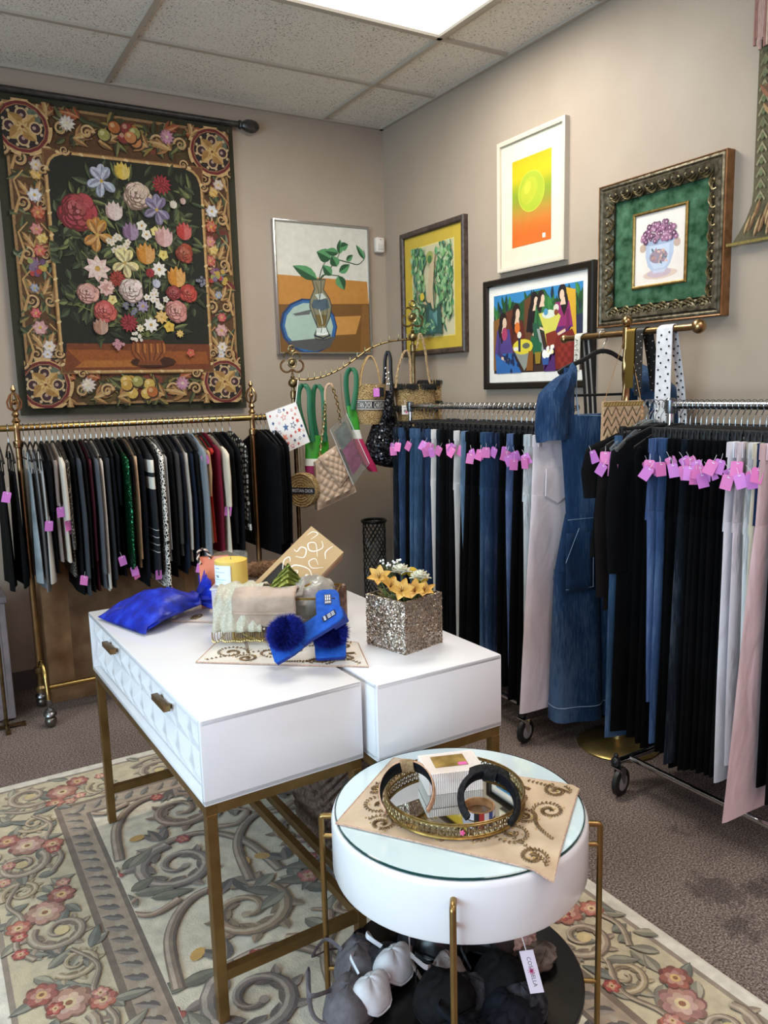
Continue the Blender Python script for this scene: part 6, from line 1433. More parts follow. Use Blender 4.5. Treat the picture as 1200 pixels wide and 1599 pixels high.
for k in range(900):   # coarse chips standing off the faces
    f = rnd.randrange(4); a = f*PI/2; u = rnd.uniform(-.5, .5)*s_; z = h_*(1-rnd.random()**.6); p = Vector((math.cos(a)*s_/2-math.sin(a)*u, math.sin(a)*s_/2+math.cos(a)*u, z)); n_ = Vector((math.cos(a), math.sin(a), 0))
    e = Vector((rnd.uniform(-1, 1), rnd.uniform(-1, 1), rnd.uniform(-1, 1))).normalized()*.0028; g = n_.cross(e).normalized()*.0026; b.add([p+n_*.0014+e, p+n_*.0012+g, p+n_*.0018-e, p+n_*.001-g], [(0, 1, 2, 3)])
f = b.build('glitter_chips', gm_, t, smooth=0); f['kind'] = 'stuff'
MB().box((0, 0, h_-.02), (s_*.9, s_*.9, .004)).build('soil', M('#3a3a24', .9, 0, .4, 90), t, smooth=0)
RM = Matrix.Translation((CX, CY, DZ)) @ Matrix.Rotation(CR, 4, 'Z')
stm = M('#5a6a34', .6)
def petal(b, c, d, l, w, curl, up, col):
    d = Vector(d).normalized(); s = d.cross(Vector(up)); s = s.normalized() if s.length > 1e-4 else d.orthogonal(); n_ = s.cross(d)
    b.grid(lambda u, v: Vector(c)+d*(l*v)+s*((2*u-1)*w/2*math.sin(PI*min(.97, v*.82+.12)))+n_*(curl*v*v+.15*w*abs(2*u-1)), 4, 6, col)
def flower(name, label, x, y, z, tilt, builder, group):
    p = RM @ Vector((x, y, 0)); t = thing(name, label, 'flower', (p.x, p.y, DZ+h_-.016), 0, group)
    hd = Vector((tilt[0], tilt[1], z+.036-h_+.016)); MB().tube([(0, 0, 0), hd*.5+Vector((.003, 0, 0)), hd], .0022, 6).build('stem', stm, t); builder(t, hd); return t
def lily(t, c):
    b = MB(); ax_ = Vector((rnd.uniform(-.6, .2), rnd.uniform(-.9, -.2), .8)).normalized(); x = ax_.orthogonal().normalized(); y = ax_.cross(x)
    for k in range(6):
        a = k*PI/3+rnd.uniform(-.1, .1); d = (x*math.cos(a)+y*math.sin(a))*.85+ax_*.75; petal(b, c, d, .038, .024, -.012, ax_, rnd.choice(['#cfa048', '#c8963c', '#d8b060', '#c99a44']))
    b.build('petals', M_col('dyed_petal', .6, .2, 120), t, smooth=60)
    b = MB()
    for k in range(5): a = k*1.25; b.tube([c, c+ax_*.022+(x*math.cos(a)+y*math.sin(a))*.006], .0008, 4)
    b.build('stamens', M('#7a4a1c', .7), t)
def carnation(t, c):
    b = MB()
    for q in range(6):
        for k in range(9):
            a = k*2*PI/9+q*.4; e = .15+q*.28; d = Vector((math.cos(a)*math.cos(e), math.sin(a)*math.cos(e), math.sin(e))); petal(b, c, d, .032-.0015*q, .02, .004*math.sin(k*3), (0, 0, 1), rnd.choice(['#ece9d4', '#f2efe0', '#e2dfc6']))
    b.build('petals', M_col('dyed_petal', .6, .2, 120), t, smooth=60)
def button(t, c): b = MB(); lump(b, c, .017, (1, 1, .85), 18, .1, 9, 2); b.build('flower_head', M('#d9b40c', .7, 0, .2, 150, .6, 300), t)
for i, (x, y, z, tl) in enumerate(((-.045, -.045, .135, (-.012, -.006)), (-.015, -.05, .128, (.0, -.012)), (-.05, -.01, .14, (-.012, 0)), (-.03, .035, .155, (-.02, .01)), (.008, -.052, .12, (.006, -.016)))):
    flower('lily', ['amber lily at the left corner of the glitter cube', 'amber lily at the front corner of the glitter cube, drooping over the rim', 'amber lily on the left side of the glitter cube, second from the corner', 'tallest amber lily at the back left of the glitter cube', 'small amber lily over the front rim of the glitter cube, next to the white carnations'][i], x, y, z, tl, lily, 'amber lilies in the glitter cube')
for i, (x, y, z, tl) in enumerate(((.022, .03, .162, (0, 0)), (.03, -.025, .152, (.004, -.01)))): flower('carnation', ['white carnation higher and further back in the glitter cube', 'white carnation near the front rim of the glitter cube'][i], x, y, z, tl, carnation, 'white carnations in the glitter cube')
for i, (x, y, z, tl) in enumerate(((.048, .055, .16, (.004, 0)), (.064, .034, .155, (.006, 0)), (.066, -.002, .142, (.008, -.002)))): flower('button_flower', ['round yellow button flower furthest back in the glitter cube', 'round yellow button flower, middle one of three by the carnations', 'round yellow button flower lowest at the right rim of the glitter cube'][i], x, y, z, tl, button, 'yellow button flowers')
p = RM @ Vector((.01, .055, 0)); t = thing('flower_sprig', 'sprig of tiny white filler flowers standing above the glitter cube', 'flower', (p.x, p.y, DZ+h_-.016))
b = MB(); hb = MB()
for k in range(20):
    e = Vector((rnd.uniform(-.03, .035), rnd.uniform(-.02, .02), rnd.uniform(.07, .105))); m_ = Vector((e.x*.3, e.y*.3, .06)); b.tube([(0, 0, 0), m_, e], .0008, 4); hb.ball(e, .0036, 6)
b.build('stems', stm, t); hb.build('blossoms', M('#f0efe8', .6), t)
t = thing('leaf_spray', 'green and tan leaves filling the glitter cube between the flowers', 'leaves', (CX, CY, DZ+h_-.02), CR); b = MB()
for k in range(46):
    a = rnd.uniform(0, 6.28); r = rnd.uniform(0, .05); petal(b, (r*math.cos(a), r*math.sin(a), .001), (math.cos(a)*.7, math.sin(a)*.7, rnd.uniform(.5, 1.4)), rnd.uniform(.025, .045), .014, -.006, (0, 0, 1), rnd.choice(['#4f6334', '#6a7a44', '#8a7a4a', '#3f5228', '#a8925c']))
b.build('leaf_blades', M_col('dyed_petal', .6, .2, 120), t, smooth=60); t['kind'] = 'stuff'

# ================================================================ things on the round table
GZ = ZT+.0068
def zf(x, y):
    r = math.hypot(x-RCX, y-RCY); return .001-(max(0, r-.272)*.55)
tm_scr = [(.2, .1, .07, 3, -1, None), (.05, .5, .06, 1, 1, None), (.3, .9, .07, 2, 1, (.1, .97)), (.6, .9, .07, 0, -1, (.4, .95)), (.9, .1, .07, 5, 1, (.7, .04)), (.8, .5, .06, 2, -1, None), (.13, .3, .10, 0, 1, (.03, .95)), (.12, .75, .09, 2, -1, (.3, .97)), (.3, .2, .08, 1, -1, None), (.78, .3, .09, 3, 1, (.97, .06)), (.72, .72, .1, 1, 1, (.5, .95)), (.9, .62, .08, 4, -1, (.97, .3)), (.62, .22, .09, 2, -1, (.5, .05)), (.9, .88, .07, 0, 1, (.7, .97))]
mat_cloth('table_mat', 'champagne silk table mat with beaded vine scrolls on the round glass table', [(-1.955, -2.975), (-1.695, -3.352), (-1.422, -3.142), (-1.700, -2.790)], GZ, '#c4a680', zf, sr, scrolls=tm_scr)
TX, TY, TR = -1.70, -3.045, .154; TZ = GZ+.006
t = thing('mirror_tray', 'round gold filigree tray with mirrored base on the silk mat', 'tray', (TX, TY, TZ))
MB().lathe([(.135, 0), (TR-.003, 0), (TR, .003), (TR-.002, .006), (TR-.006, .006), (.135, .006)], n=72).build('base_ring', M('#a8823e', .3, .9, .2, 60), t)
MB().lathe([(.02, .0055), (TR-.006, .0055), (TR-.006, .0068), (.02, .0068)], n=72).build('mirror', M('#c9ccc8', .02, 1), t, smooth=0)
fl = MB(); fgold = M('#8f7440', .35, .85, .35, 150)
NR = 78
for k in range(NR):
    a = 2*PI*k/NR; ca, sa = math.cos(a), math.sin(a); P = lambda aa, z, r=TR-.003: (r*math.cos(aa), r*math.sin(aa), z)
    fl.tube([P(a+.028*math.cos(q), .0185+.0095*math.sin(q)) for q in [i*2*PI/9 for i in range(9)]], .0016, 4, loop=True); fl.ball(P(a, .0185), .0024, 5)
    fl.tube([P(a, .009), P(a+.037, .0185), P(a, .028)], .0012, 4)
fl.build('filigree', fgold, t)
b = MB()
for z, r in ((.0075, .0022), (.0305, .0028), (.0345, .0016)): b.tube([((TR-.003)*math.cos(2*PI*k/72), (TR-.003)*math.sin(2*PI*k/72), z) for k in range(72)], r, 6, loop=True)
b.build('rim', M('#9a7c44', .32, .9, .2, 60), t)
an = math.atan2(CAM.y-TY, CAM.x-TX)+.1; b = MB()
for k in range(5): q = k*2*PI/5; b.ball(((TR+.001)*math.cos(an+.02*math.cos(q)), (TR+.001)*math.sin(an+.02*math.cos(q)), .0185+.0035*math.sin(q)), .0026, 8)
b.ball(((TR+.002)*math.cos(an), (TR+.002)*math.sin(an), .0185), .002, 8); b.build('pink_flower', M('#d85a90', .4), t)
IZ = TZ+.0072
t = thing('gift_box', 'white ribbed square gift box with gold label and pink sticker on the mirror tray', 'box', (-1.666, -2.984, IZ), -.355)
bw_, bd_, bh_ = .125, .09, .05; b = MB(); n = 26
rings = []
def ribbed(w, d, q):
    pts = []
    for s0, s1, nn in (((-w/2, -d/2), (w/2, -d/2), 52), ((w/2, -d/2), (w/2, d/2), 36), ((w/2, d/2), (-w/2, d/2), 52), ((-w/2, d/2), (-w/2, -d/2), 36)):
        dx, dy = s1[0]-s0[0], s1[1]-s0[1]; l = math.hypot(dx, dy); nx, ny = dy/l, -dx/l
        for k in range(nn): o = q*(k % 2); pts.append((s0[0]+dx*k/nn+nx*o, s0[1]+dy*k/nn+ny*o))
    return pts
wb = M('#e6dcd6', .6); rb = ribbed(bw_, bd_, .0018)
b.loft([[(x, y, z) for x, y in rb] for z in (0, bh_*.62)]); b.build('base', wb, t, smooth=0)
b = MB(); rl = ribbed(bw_+.004, bd_+.004, .0018); b.loft([[(x, y, z) for x, y in rl] for z in (bh_*.62+.0008, bh_)])
for k in range(40): b.box((-bw_/2+bw_*(k+.5)/40, 0, bh_+.0005), (bw_/80, bd_-.004, .0012))
b.build('lid', wb, t, smooth=0)
b = MB(); b.box((-.002, .004, bh_+.0016), (.076, .052, .0012)); b.build('gold_label', M('#cfa64a', .3, .8, .3, 25), t, smooth=0)
MB().box((.024, -.016, bh_+.0025), (.02, .012, .0006)).build('pink_sticker', M('#e05aa8', .5), t, smooth=0)
def headband(label, c, ax_, up0, R, w, a0, a1, outm, inm, knot, th=.004):
    t = thing('headband', label, 'headband', c); za = Vector(ax_).normalized(); xa = Vector(up0); xa = (xa-za*xa.dot(za)).normalized(); ya = za.cross(xa)
    t.matrix_world = Matrix(((xa.x, ya.x, za.x, c[0]), (xa.y, ya.y, za.y, c[1]), (xa.z, ya.z, za.z, c[2]), (0, 0, 0, 1)))
    def P(r, a, z): return (r*math.cos(a)*1.0, r*math.sin(a)*.92, z)
    def wd(u): return w*(.45+.55*math.sin(PI*u)**.6)
    b = MB(); rings = []
    for k in range(33):
        u = k/32; a = a0+(a1-a0)*u; hw = wd(u)/2; ring = []
        for j in range(10):
            q = 2*PI*j/10; ring.append(P(R+th*(1+.9*(knot and .35 < u < .65))*max(0, math.cos(q))*1.3+.0006, a, hw*math.sin(q)))
        rings.append(ring)
    b.loft(rings); b.build('outer_fabric', outm, t, smooth=50)
    b = MB(); b.grid(lambda u, v: P(R-.0004, a0+(a1-a0)*u, wd(u)*.46*(2*v-1)), 32, 2); b.build('lining', inm, t, smooth=60, solid=.0008)
    b = MB(); rings = []
    for k in range(5):
        a = -.26+.13*k
        rings.append([P(R+th*.6+(th*1.6+.001)*math.cos(q), a, (w*.53)*math.sin(q)) for q in [2*PI*j/12 for j in range(12)]])
    b.loft(rings); b.build('wrap', knot or outm, t, smooth=50)
    return t
straw = M('#d8a884', .7, 0, .2, 90, .4, 200); strawd = M('#b08a58', .75, 0, .25, 160, .4, 250); navy = M('#0c0d14', .9, 0, 0, 25, 0, 250, 0, .15); blk = M('#070708', .75, 0, .2, 90, .8, 160, 0, .2)
toc = (CAM-Vector((-1.8, -3.02, .65))); toc.z = 0; toc.normalize()
headband('beige straw headband with black lining leaning on the left rim of the mirror tray', tuple(atz(636, 1238, TZ+.058)), toc*.56+Vector((-.1, .05, .82)), (.15, .3, 1), .06, .044, -2.3, 2.3, straw, navy, strawd)
headband('black knotted headband standing on the right side of the mirror tray', tuple(atz(764, 1250, TZ+.056)), toc*.56+Vector((.1, .0, .82)), (.3, .2, 1), .058, .032, -2.35, 2.35, blk, navy, blk, .010)
t = thing('bangle', 'wooden bangle with white and red outer band inside the black headband', 'bracelet', (-1.692, -3.122, IZ))
MB().lathe([(.031, 0), (.034, .0), (.034, .018), (.031, .018), (.0305, .009), (.031, 0)], n=36, caps=False).build('wood_ring', M('#b0743c', .35, 0, .3, 50), t)
b = MB(); cs = ['#dcd4dc', '#dcd4dc', '#dcd4dc', '#dcd4dc', '#1a1418', '#b0302c', '#dcd4dc', '#3a4a8a']
for k in range(40): b.grid(lambda u, v: (.0346*math.cos((k+u)*2*PI/40), .0346*math.sin((k+u)*2*PI/40), .001+.016*v), 1, 1, cs[(k//2) % 8])
b.build('painted_band', printed, t, smooth=60)
# --- lingerie on the lower shelf
SZ = .1905
def RR(x, y): return (RCX+x, RCY+y)
lacem = M('#121118', .85, 0, .35, 60, .5, 130, 0, .2)
def bra(label, x, y, rz, m, cup=.062, tilt=.5, seed=0, straps=True, z=0, sm=None):
    t = thing('bra', label, 'bra', (*RR(x, y), SZ+z), rz); rg = random.Random(seed)
    for s in (-1, 1):
        b = MB()
        def sh(u, v):
            a = 2*PI*u; q = PI/2*v; r = cup*(1+.10*noise.noise(Vector((math.cos(a)*2, math.sin(a)*2+seed, v*2))))
            return (s*cup*1.02+r*math.cos(a)*math.cos(q), r*.86*math.sin(a)*math.cos(q), .008+r*.95*math.sin(q)+.012*math.sin(a*2+seed)*math.cos(q))
        b.grid(sh, 26, 10); b.build('cup', m, t, smooth=60, solid=.004)
        b = MB(); b.tube([Vector(sh(k/26, .0)) for k in range(26)], .0035, 6, loop=True); b.build('edging', sm or m, t)
        if straps:
            pts = smoothpath([(s*cup, cup*.6, .05), (s*cup*1.3+rg.uniform(-.03, .03), cup*1.2, .07), (s*cup*.7+rg.uniform(-.05, .05), cup*1.6, .03+rg.uniform(0, .03)), (s*cup*1.6, cup*1.1, .02), (s*cup*1.9, .0, .012)], 7)
            b = MB(); b.tube(pts, .0055, 6, flat=.25); b.build('strap', sm or m, t)
    b = MB(); b.tube(smoothpath([(-cup*.2, -.01, .02), (0, -.02, .03), (cup*.2, -.01, .02)], 4), .008, 6, flat=.4); b.build('bridge', m, t)
    return t
bkm = M('#060607', .8, 0, .1, 60, .2, 300, 0, .2); nvm = M('#0a0b14', .85, 0, .1, 60, 0, 250, 0, .2); grm = M('#5d575c', .8, 0, .12, 60); whm2 = M('#d8dade', .7, 0, .06, 60)
bra('smooth grey bra at the left edge of the black shelf', -.235, .075, .9, grm, .062, seed=1)
bra('white bra with looped straps beside the grey bra', -.185, .035, .5, whm2, .048, seed=2, z=.02)
bra('black lace bra at the back left of the lower shelf', -.09, .1, .2, lacem, .058, seed=3)
bra('plain black bra in the middle of the lower shelf', -.035, -.1, -.2, bkm, .066, seed=4, z=.02)
bra('navy-black bra with wide band at the front of the lower shelf', -.07, -.19, .15, nvm, .06, seed=5)
bra('black satin bra with thick straps behind the front gold leg', .045, .035, -.5, M('#0c0c0e', .35, 0, .2, 30), .062, seed=6, z=.012)
bra('black mesh bra at the right of the lingerie pile', -.005, -.13, -.8, lacem, .055, seed=7, z=.006)
bra('pale taupe bra half buried under the black ones', -.03, .02, 1.2, M('#a79a98', .7), .05, seed=8, z=.01)
def cloth_heap(name, label, x, y, m, r, sc, seed, z=0):
    t = thing(name, label, 'underwear', (*RR(x, y), SZ+z)); b = MB(); lump(b, (0, 0, r*sc[2]*.8), r, sc, 34, .45, 2.4, seed, None, None, True); b.build('fabric', m, t, smooth=60)
    b = MB(); b.tube(smoothpath([(-r*.7, -r*.6, .02), (-r*.2, -r*sc[1]*.9, r*sc[2]), (r*.3, -r*sc[1]*.6, r*sc[2]*1.5), (r*.7, 0, r*sc[2]*1.2)], 6), .006, 6, flat=.35); b.build('elastic_band', m, t); return t
cloth_heap('slip', 'folded brown slip with ribbed sheen at the right of the lingerie pile', .15, -.075, M('#5a4638', .35, 0, .45, 26, .3, 60), .06, (1.0, .7, .35), 3)
cloth_heap('slip', 'crumpled black slip heaped at the back of the lower shelf', .03, .14, bkm, .09, (1.2, .7, .5), 5)
cloth_heap('slip', 'bunched black slip heaped at the front centre of the lower shelf', -.02, -.2, nvm, .062, (1.2, .7, .5), 9)
t = thing('bralette', 'pink lace bralette with a white hang tag at the right of the shelf', 'bra', (RCX+.17, RCY-.0, SZ))
pl = M('#c99a8e', .75, 0, .3, 120, .4, 200); b = MB(); lump(b, (-.02, -.03, .025), .042, (1, .8, .6), 26, .4, 3, 12, None, None, True); b.build('cup', pl, t, smooth=60)
b = MB(); b.tube(smoothpath([(-.035, -.01, .05), (-.015, .02, .085), (.02, .02, .085), (.03, -.01, .06), (.02, -.035, .03)], 8), .008, 8, flat=.3); b.build('strap', pl, t)
ct = (RCX+.155-(-1.535), 0)
wp0 = atz(822, 1484, .345); ob = wp0-Vector((RCX+.17, RCY, SZ))
tgm = Vector((CAM.x+1.53, CAM.y+3.09, 0)); ang = math.atan2(tgm.y, tgm.x)+PI/2
A = Art(.0008, 5e-5); A.rect(-.0145, -.09, .0145, .0, '#e8d8e2')
vs, fs = text_geo('COSABELLA', .0118)
A.d += 1e-4
A.MT = None
o_ = len(A.v); A.add([(-.003+y, -A.d, -.045-x) for x, y, z in vs], fs, '#3a2a34')
A.d += 5e-5
for k in range(9): q = k*2*PI/9; A.stroke([(.0, -.043), (.0085*math.cos(q), -.043+.0085*math.sin(q))], .002, '#c23a78', .0006)
A.disc(0, -.043, .003, '#a01c50')
bt = MB(); bt.box((0, 0, -.045), (.029, .0012, .09), col='#e8d8e2'); bt.add(A.v, A.f); bt.c[-len(A.c):] = A.c; bt.tube([(0, 0, -.004), (-.001, .002, .015), (-.004, .01, .033)], .0011, 5, col='#e8e2e4')
tg_ = bt.build('hang_tag', printed, t, smooth=0, loc=ob, rot=(-.12, -.26, ang)); tg_['label'] = 'white hang tag with dark lettering and pink splash'
# ================================================================ bag stand in the corner
rnd = random.Random(41)
B0, B1 = Vector((-.845, -.40, 0)), Vector((-.165, -.55, 0))
BD = (B1-B0).normalized(); BN = Vector((BD.y, -BD.x, 0))          # BN points towards the shop
def atb(px, py, off=0.0):
    r = ray(px, py); p0 = B0+BN*off; t = (p0-CAM).dot(BN)/r.dot(BN); return CAM+r*t
abr = M('#8a7448', .32, .95, .25, 40)
t = thing('bag_stand', 'antique brass bag stand with scrolled finials and a curved hook arm in the corner', 'bag stand', (-.5, -.47, 0)); O = Vector((-.5, -.47, 0))
def bstand_post(p, zt):
    q = p-O; b = MB(); b.lathe([(.012, .03), (.0115, zt-.17), (.016, zt-.165), (.016, zt-.13), (.009, zt-.125), (.009, zt-.11)], (q.x, q.y, 0), 14); b.build('post', abr, t)
    f = MB(); f.ball((q.x, q.y, zt-.085), .026, 14); f.lathe([(.008, zt-.06), (.014, zt-.055), (.006, zt-.045)], (q.x, q.y, 0), 10)
    def ringp(cx, cz, r, a0=0, a1=2*PI, n=16): return [q+BD*(cx+r*math.cos(a0+(a1-a0)*i/n))+Vector((0, 0, zt+cz+r*math.sin(a0+(a1-a0)*i/n))) for i in range(n+1)]
    f.tube(ringp(0, .097, .016), .0052, 6)
    for s in (-1, 1):
        f.tube(ringp(s*.024, .055, .02, PI/2-s*1.9, PI/2+s*1.3), .005, 6); f.tube(ringp(s*.03, .005, .032, PI/2-s*.3, PI/2-s*4.2), .0056, 6); f.tube(ringp(s*.008, -.03, .01, -PI/2, -PI/2-s*3.6, 10), .0035, 6)
    f.ball(q+Vector((0, 0, zt+.022)), .019, 12, (1, .7, 1)); f.tube(ringp(0, .022, .024), .004, 6); f.build('finial', abr, t)
    c = MB()
    for a in (0, PI/2): c.tube([q+Vector((.13*math.cos(a), .13*math.sin(a), .012)), q+Vector((0, 0, .035)), q+Vector((-.13*math.cos(a), -.13*math.sin(a), .012))], .009, 8)
    for a in range(4): c.ball(q+Vector((.13*math.cos(a*PI/2), .13*math.sin(a*PI/2), .013)), .013, 8)
    c.build('base', abr, t)
zt0, zt1 = atb(453, 573).z, atb(645, 502).z
bstand_post(B0, zt0); bstand_post(B1, zt1)
armpx = [(462, 592), (474, 593), (487, 592), (505, 588), (520, 582), (535, 574), (550, 564), (565, 553), (580, 543), (605, 534), (625, 531), (643, 530)]
arm = smoothpath([atb(*p)-O for p in armpx], 5)
MB().tube(arm, .0055, 8).build('hook_arm', abr, t)
hk_px = [(466, 592), (480, 592), (490, 591), (500, 589), (508, 587), (517, 583), (526, 579), (535, 574), (545, 567), (556, 559), (568, 551), (580, 543), (593, 538), (606, 534), (620, 531), (633, 530)]
for p in hk_px:
    a = atb(*p)-O; b = MB(); b.tube([a, a+BN*.02+Vector((0, 0, .0)), a+BN*.03+Vector((0, 0, .008)), a+BN*.03+Vector((0, 0, .03))], .003, 6); b.build('hook', abr, t)
def ribbon(b, pts, w, th=.003, ref=None, col=None): b.tube(pts, w, 8, flat=th/w, ref=ref, col=col)
def bagthing(name, label, p, group=None): return thing(name, label, 'bag', p, 0, group)
def loc(t): return Vector(t.location)
# bag helper: px outline in the stand's plane -> a puffed shell of real thickness
def puff(outline, off, thick, t, name, mat, col=None, n=10, bulge=1.0, m=None):
    """outline px points (closed) swollen into a rounded body of the given thickness"""
    P = [atb(*p, off)-loc(t) for p in outline]; c = sum(P, Vector())/len(P); b = m or MB(); rings = []
    for k in range(-5, 6):
        a = k/5*PI/2; q = .55+.45*math.cos(a)**.5 if bulge else 1; rings.append([c+(p-c)*q+BN*(math.sin(a)*thick/2) for p in P])
    b.loft(rings, col=col)
    if m is None: return b.build(name, mat, t, smooth=50)
# --- star pouch
t = bagthing('pouch', 'white pouch printed with red and blue stars beside the brass rack post', atb(448, 665, .12))
def sq(u, v): # corners px: TL, TR, BR, BL
    a = atb(415, 645, .12); b_ = atb(462, 628, .12); c = atb(484, 690, .12); d = atb(433, 713, .12)
    return (a*(1-u)+b_*u)*(1-v)+(d*(1-u)+c*u)*v-loc(t)
b = MB()
for s in (1, -1): b.grid(lambda u, v: sq(u, v)+BN*(s*(.001+.008*math.sin(PI*u)*math.sin(PI*v))), 10, 10, '#e6e4e2')
w_, h_ = (sq(1, 0)-sq(0, 0)).length, (sq(0, 1)-sq(0, 0)).length; rs = random.Random(8); placed = []
for k in range(400):
    u, v, r = rs.uniform(.06, .94), rs.uniform(.06, .94), rs.choice([.045, .05, .07, .1])
    if any(math.hypot(u-a, v-c) < (r+q)*1.02 for a, c, q in placed): continue
    placed.append((u, v, r)); c = rs.choice(['#c8503c', '#b8403a', '#2f4a72', '#274a80', '#4a6a90', '#d88a78']); a0 = rs.uniform(0, 6)
    def star(q, cc, lift): b.add([sq(u+q*(1 if i % 2 == 0 else .42)*math.cos(a0+i*PI/5), v+q*(1 if i % 2 == 0 else .42)*math.sin(a0+i*PI/5))+BN*(.0012+.008*math.sin(PI*u)*math.sin(PI*v)+lift) for i in range(10)], [tuple(range(10))], cc)
    star(r, c, .0008)
    if k % 3 == 0: star(r*.6, '#e6e4e2', .0011)
b.build('body', printed, t, smooth=0)
e = MB(); e.tube([sq(0, 0), sq(1, 0), sq(1, 1), sq(0, 1)], .0022, 6, loop=True); e.build('edging', M('#dcdad8', .6), t)
e = MB(); e.tube([sq(1, 0), atb(464, 610, .07)-loc(t), atb(466, 593, .03)-loc(t)], .0022, 5); e.build('wrist_cord', M('#dedbd4', .6), t)
# --- watermelon-coloured totes (green, white, magenta bands)
GRN, GR2, WHT_, MAG = '#1a5f40', '#2f8a24', '#dcdfd6', '#8c2454'
banded = M_col('dyed_bag_vinyl', .35, .05, 100, .05, 20)
def bands(t, rows, thick, off, name='body'):
    """rows: (y px, x left px, x right px, colour of the band below)"""
    b = MB()
    for i in range(len(rows)-1):
        y0, l0, r0, c = rows[i]; y1, l1, r1, _ = rows[i+1]; rings = []
        for y, l, r, k in ((y0, l0, r0, 0), (y1, l1, r1, 1)):
            a, q = atb(l, y, off)-loc(t), atb(r, y, off)-loc(t); tt = thick*(.35+.65*min(1, (y-rows[0][0])/40)); cc = (a+q)/2; hw = (q-a)/2; ring = []
            for j in range(18): aa = 2*PI*j/18; ring.append(cc+hw*math.copysign(abs(math.cos(aa))**.7, math.cos(aa))+BN*(tt/2*math.sin(aa)))
            rings.append(ring)
        b.loft(rings, i == 0, i == len(rows)-2, col=c)
    return b.build(name, banded, t, smooth=60)
def strap_loop(t, pxs, off, w, mat, name='strap', doff=0.0):
    pts = smoothpath([atb(x, y, off+doff*(i/(len(pxs)-1)-.5))-loc(t) for i, (x, y) in enumerate(pxs)], 6); b = MB(); ribbon(b, pts, w, .006, ref=(BD.x, BD.y, 0)); return b.build(name, mat, t, smooth=60)
gst = M(GRN, .45)
t = bagthing('tote_bag', 'green, white and magenta tote hanging by two green straps behind the quilted bag', atb(495, 690, .03))
strap_loop(t, [(480, 683), (468, 640), (467, 612), (474, 601), (483, 612), (484, 645), (489, 690)], .045, .014, gst, doff=.05)
strap_loop(t, [(497, 690), (490, 650), (490, 612), (496, 602), (504, 612), (506, 640), (508, 690)], .03, .013, gst, doff=.05)
bands(t, [(680, 476, 512, GR2), (700, 477, 514, GR2), (716, 477, 508, WHT_), (727, 476, 512, MAG), (748, 478, 520, MAG), (766, 484, 520, MAG)], .05, .03)
# --- quilted shoulder bag
quilt, nt, b = nmat('quilted_leather'); b.inputs['Base Color'].default_value = (*lin('#b59a80'), 1); b.inputs['Roughness'].default_value = .38; b.inputs['Coat Weight'].default_value = .2
qb = M('#b59a80', .38); chain = M('#b8a06a', .28, 1)
t = bagthing('quilted_shoulder_bag', 'beige quilted leather bag with woven chain strap', atb(525, 750, .10)); OFF = .10
def quad(tl, tr, br, bl, off): return lambda u, v: (atb(*tl, off)*(1-u)+atb(*tr, off)*u)*(1-v)+(atb(*bl, off)*(1-u)+atb(*br, off)*u)*v-loc(t)
def quilted(b, Q, nu, nv, lift, base):
    N_ = 8
    def fn(u, v):
        a = u*nu+v*nv; c = u*nu-v*nv; q = abs(math.sin(PI*a))*abs(math.sin(PI*c)); e = min(1, min(u, 1-u, v, 1-v)*8); return Q(u, v)+BN*(base*math.sin(PI*min(1, max(0, u)))**.5*e+lift*q**.5*e)
    b.grid(fn, int(nu*N_), int(nv*N_))
Qb = quad((493, 722), (536, 700), (557, 768), (496, 797), OFF)
b = MB(); quilted(b, Qb, 4, 5, .009, .02)
b.build('body_front', qb, t, smooth=50)
b = MB(); P = [Qb(*q) for q in ((0, 0), (.5, 0), (1, 0), (1, .5), (1, 1), (.5, 1), (0, 1), (0, .5))]
b.loft([[p+BN*.002 for p in P], [p-BN*.03 for p in P], [p-BN*.06 for p in P]]); b.build('body', qb, t, smooth=50)
Qf = quad((496, 715), (527, 694), (546, 742), (532, 763), OFF+.026)
b = MB(); quilted(b, Qf, 3, 4, .008, .006); b.build('flap', qb, t, smooth=50, solid=.003)
def chain_strap(px, off):
    pts = smoothpath([atb(*p, off)-loc(t) for p in px], 10); b = MB(); ln = 0; last = pts[0]; k = 0
    for i in range(1, len(pts)):
        if (pts[i]-last).length > .012:
            m_ = (pts[i]+last)/2; d = (pts[i]-last).normalized(); s = (BD if k % 2 else BN); s = (s-d*s.dot(d)).normalized(); b.tube([m_+d*.0105*math.cos(q)+s*.0075*math.sin(q) for q in [j*2*PI/8 for j in range(8)]], .0027, 4, loop=True); last = pts[i]; k += 1
    b.build('chain', chain, t); b = MB(); b.tube(pts, .0022, 5); b.build('chain_leather', qb, t)
chain_strap([(508, 627), (506, 660), (502, 690), (499, 718)], OFF-.02); chain_strap([(519, 604), (526, 625), (531, 655), (534, 700)], OFF-.05)
strap_loop(t, [(508, 628), (508, 612), (511, 602), (517, 600), (520, 606)], OFF-.055, .008, qb, 'leather_strap')
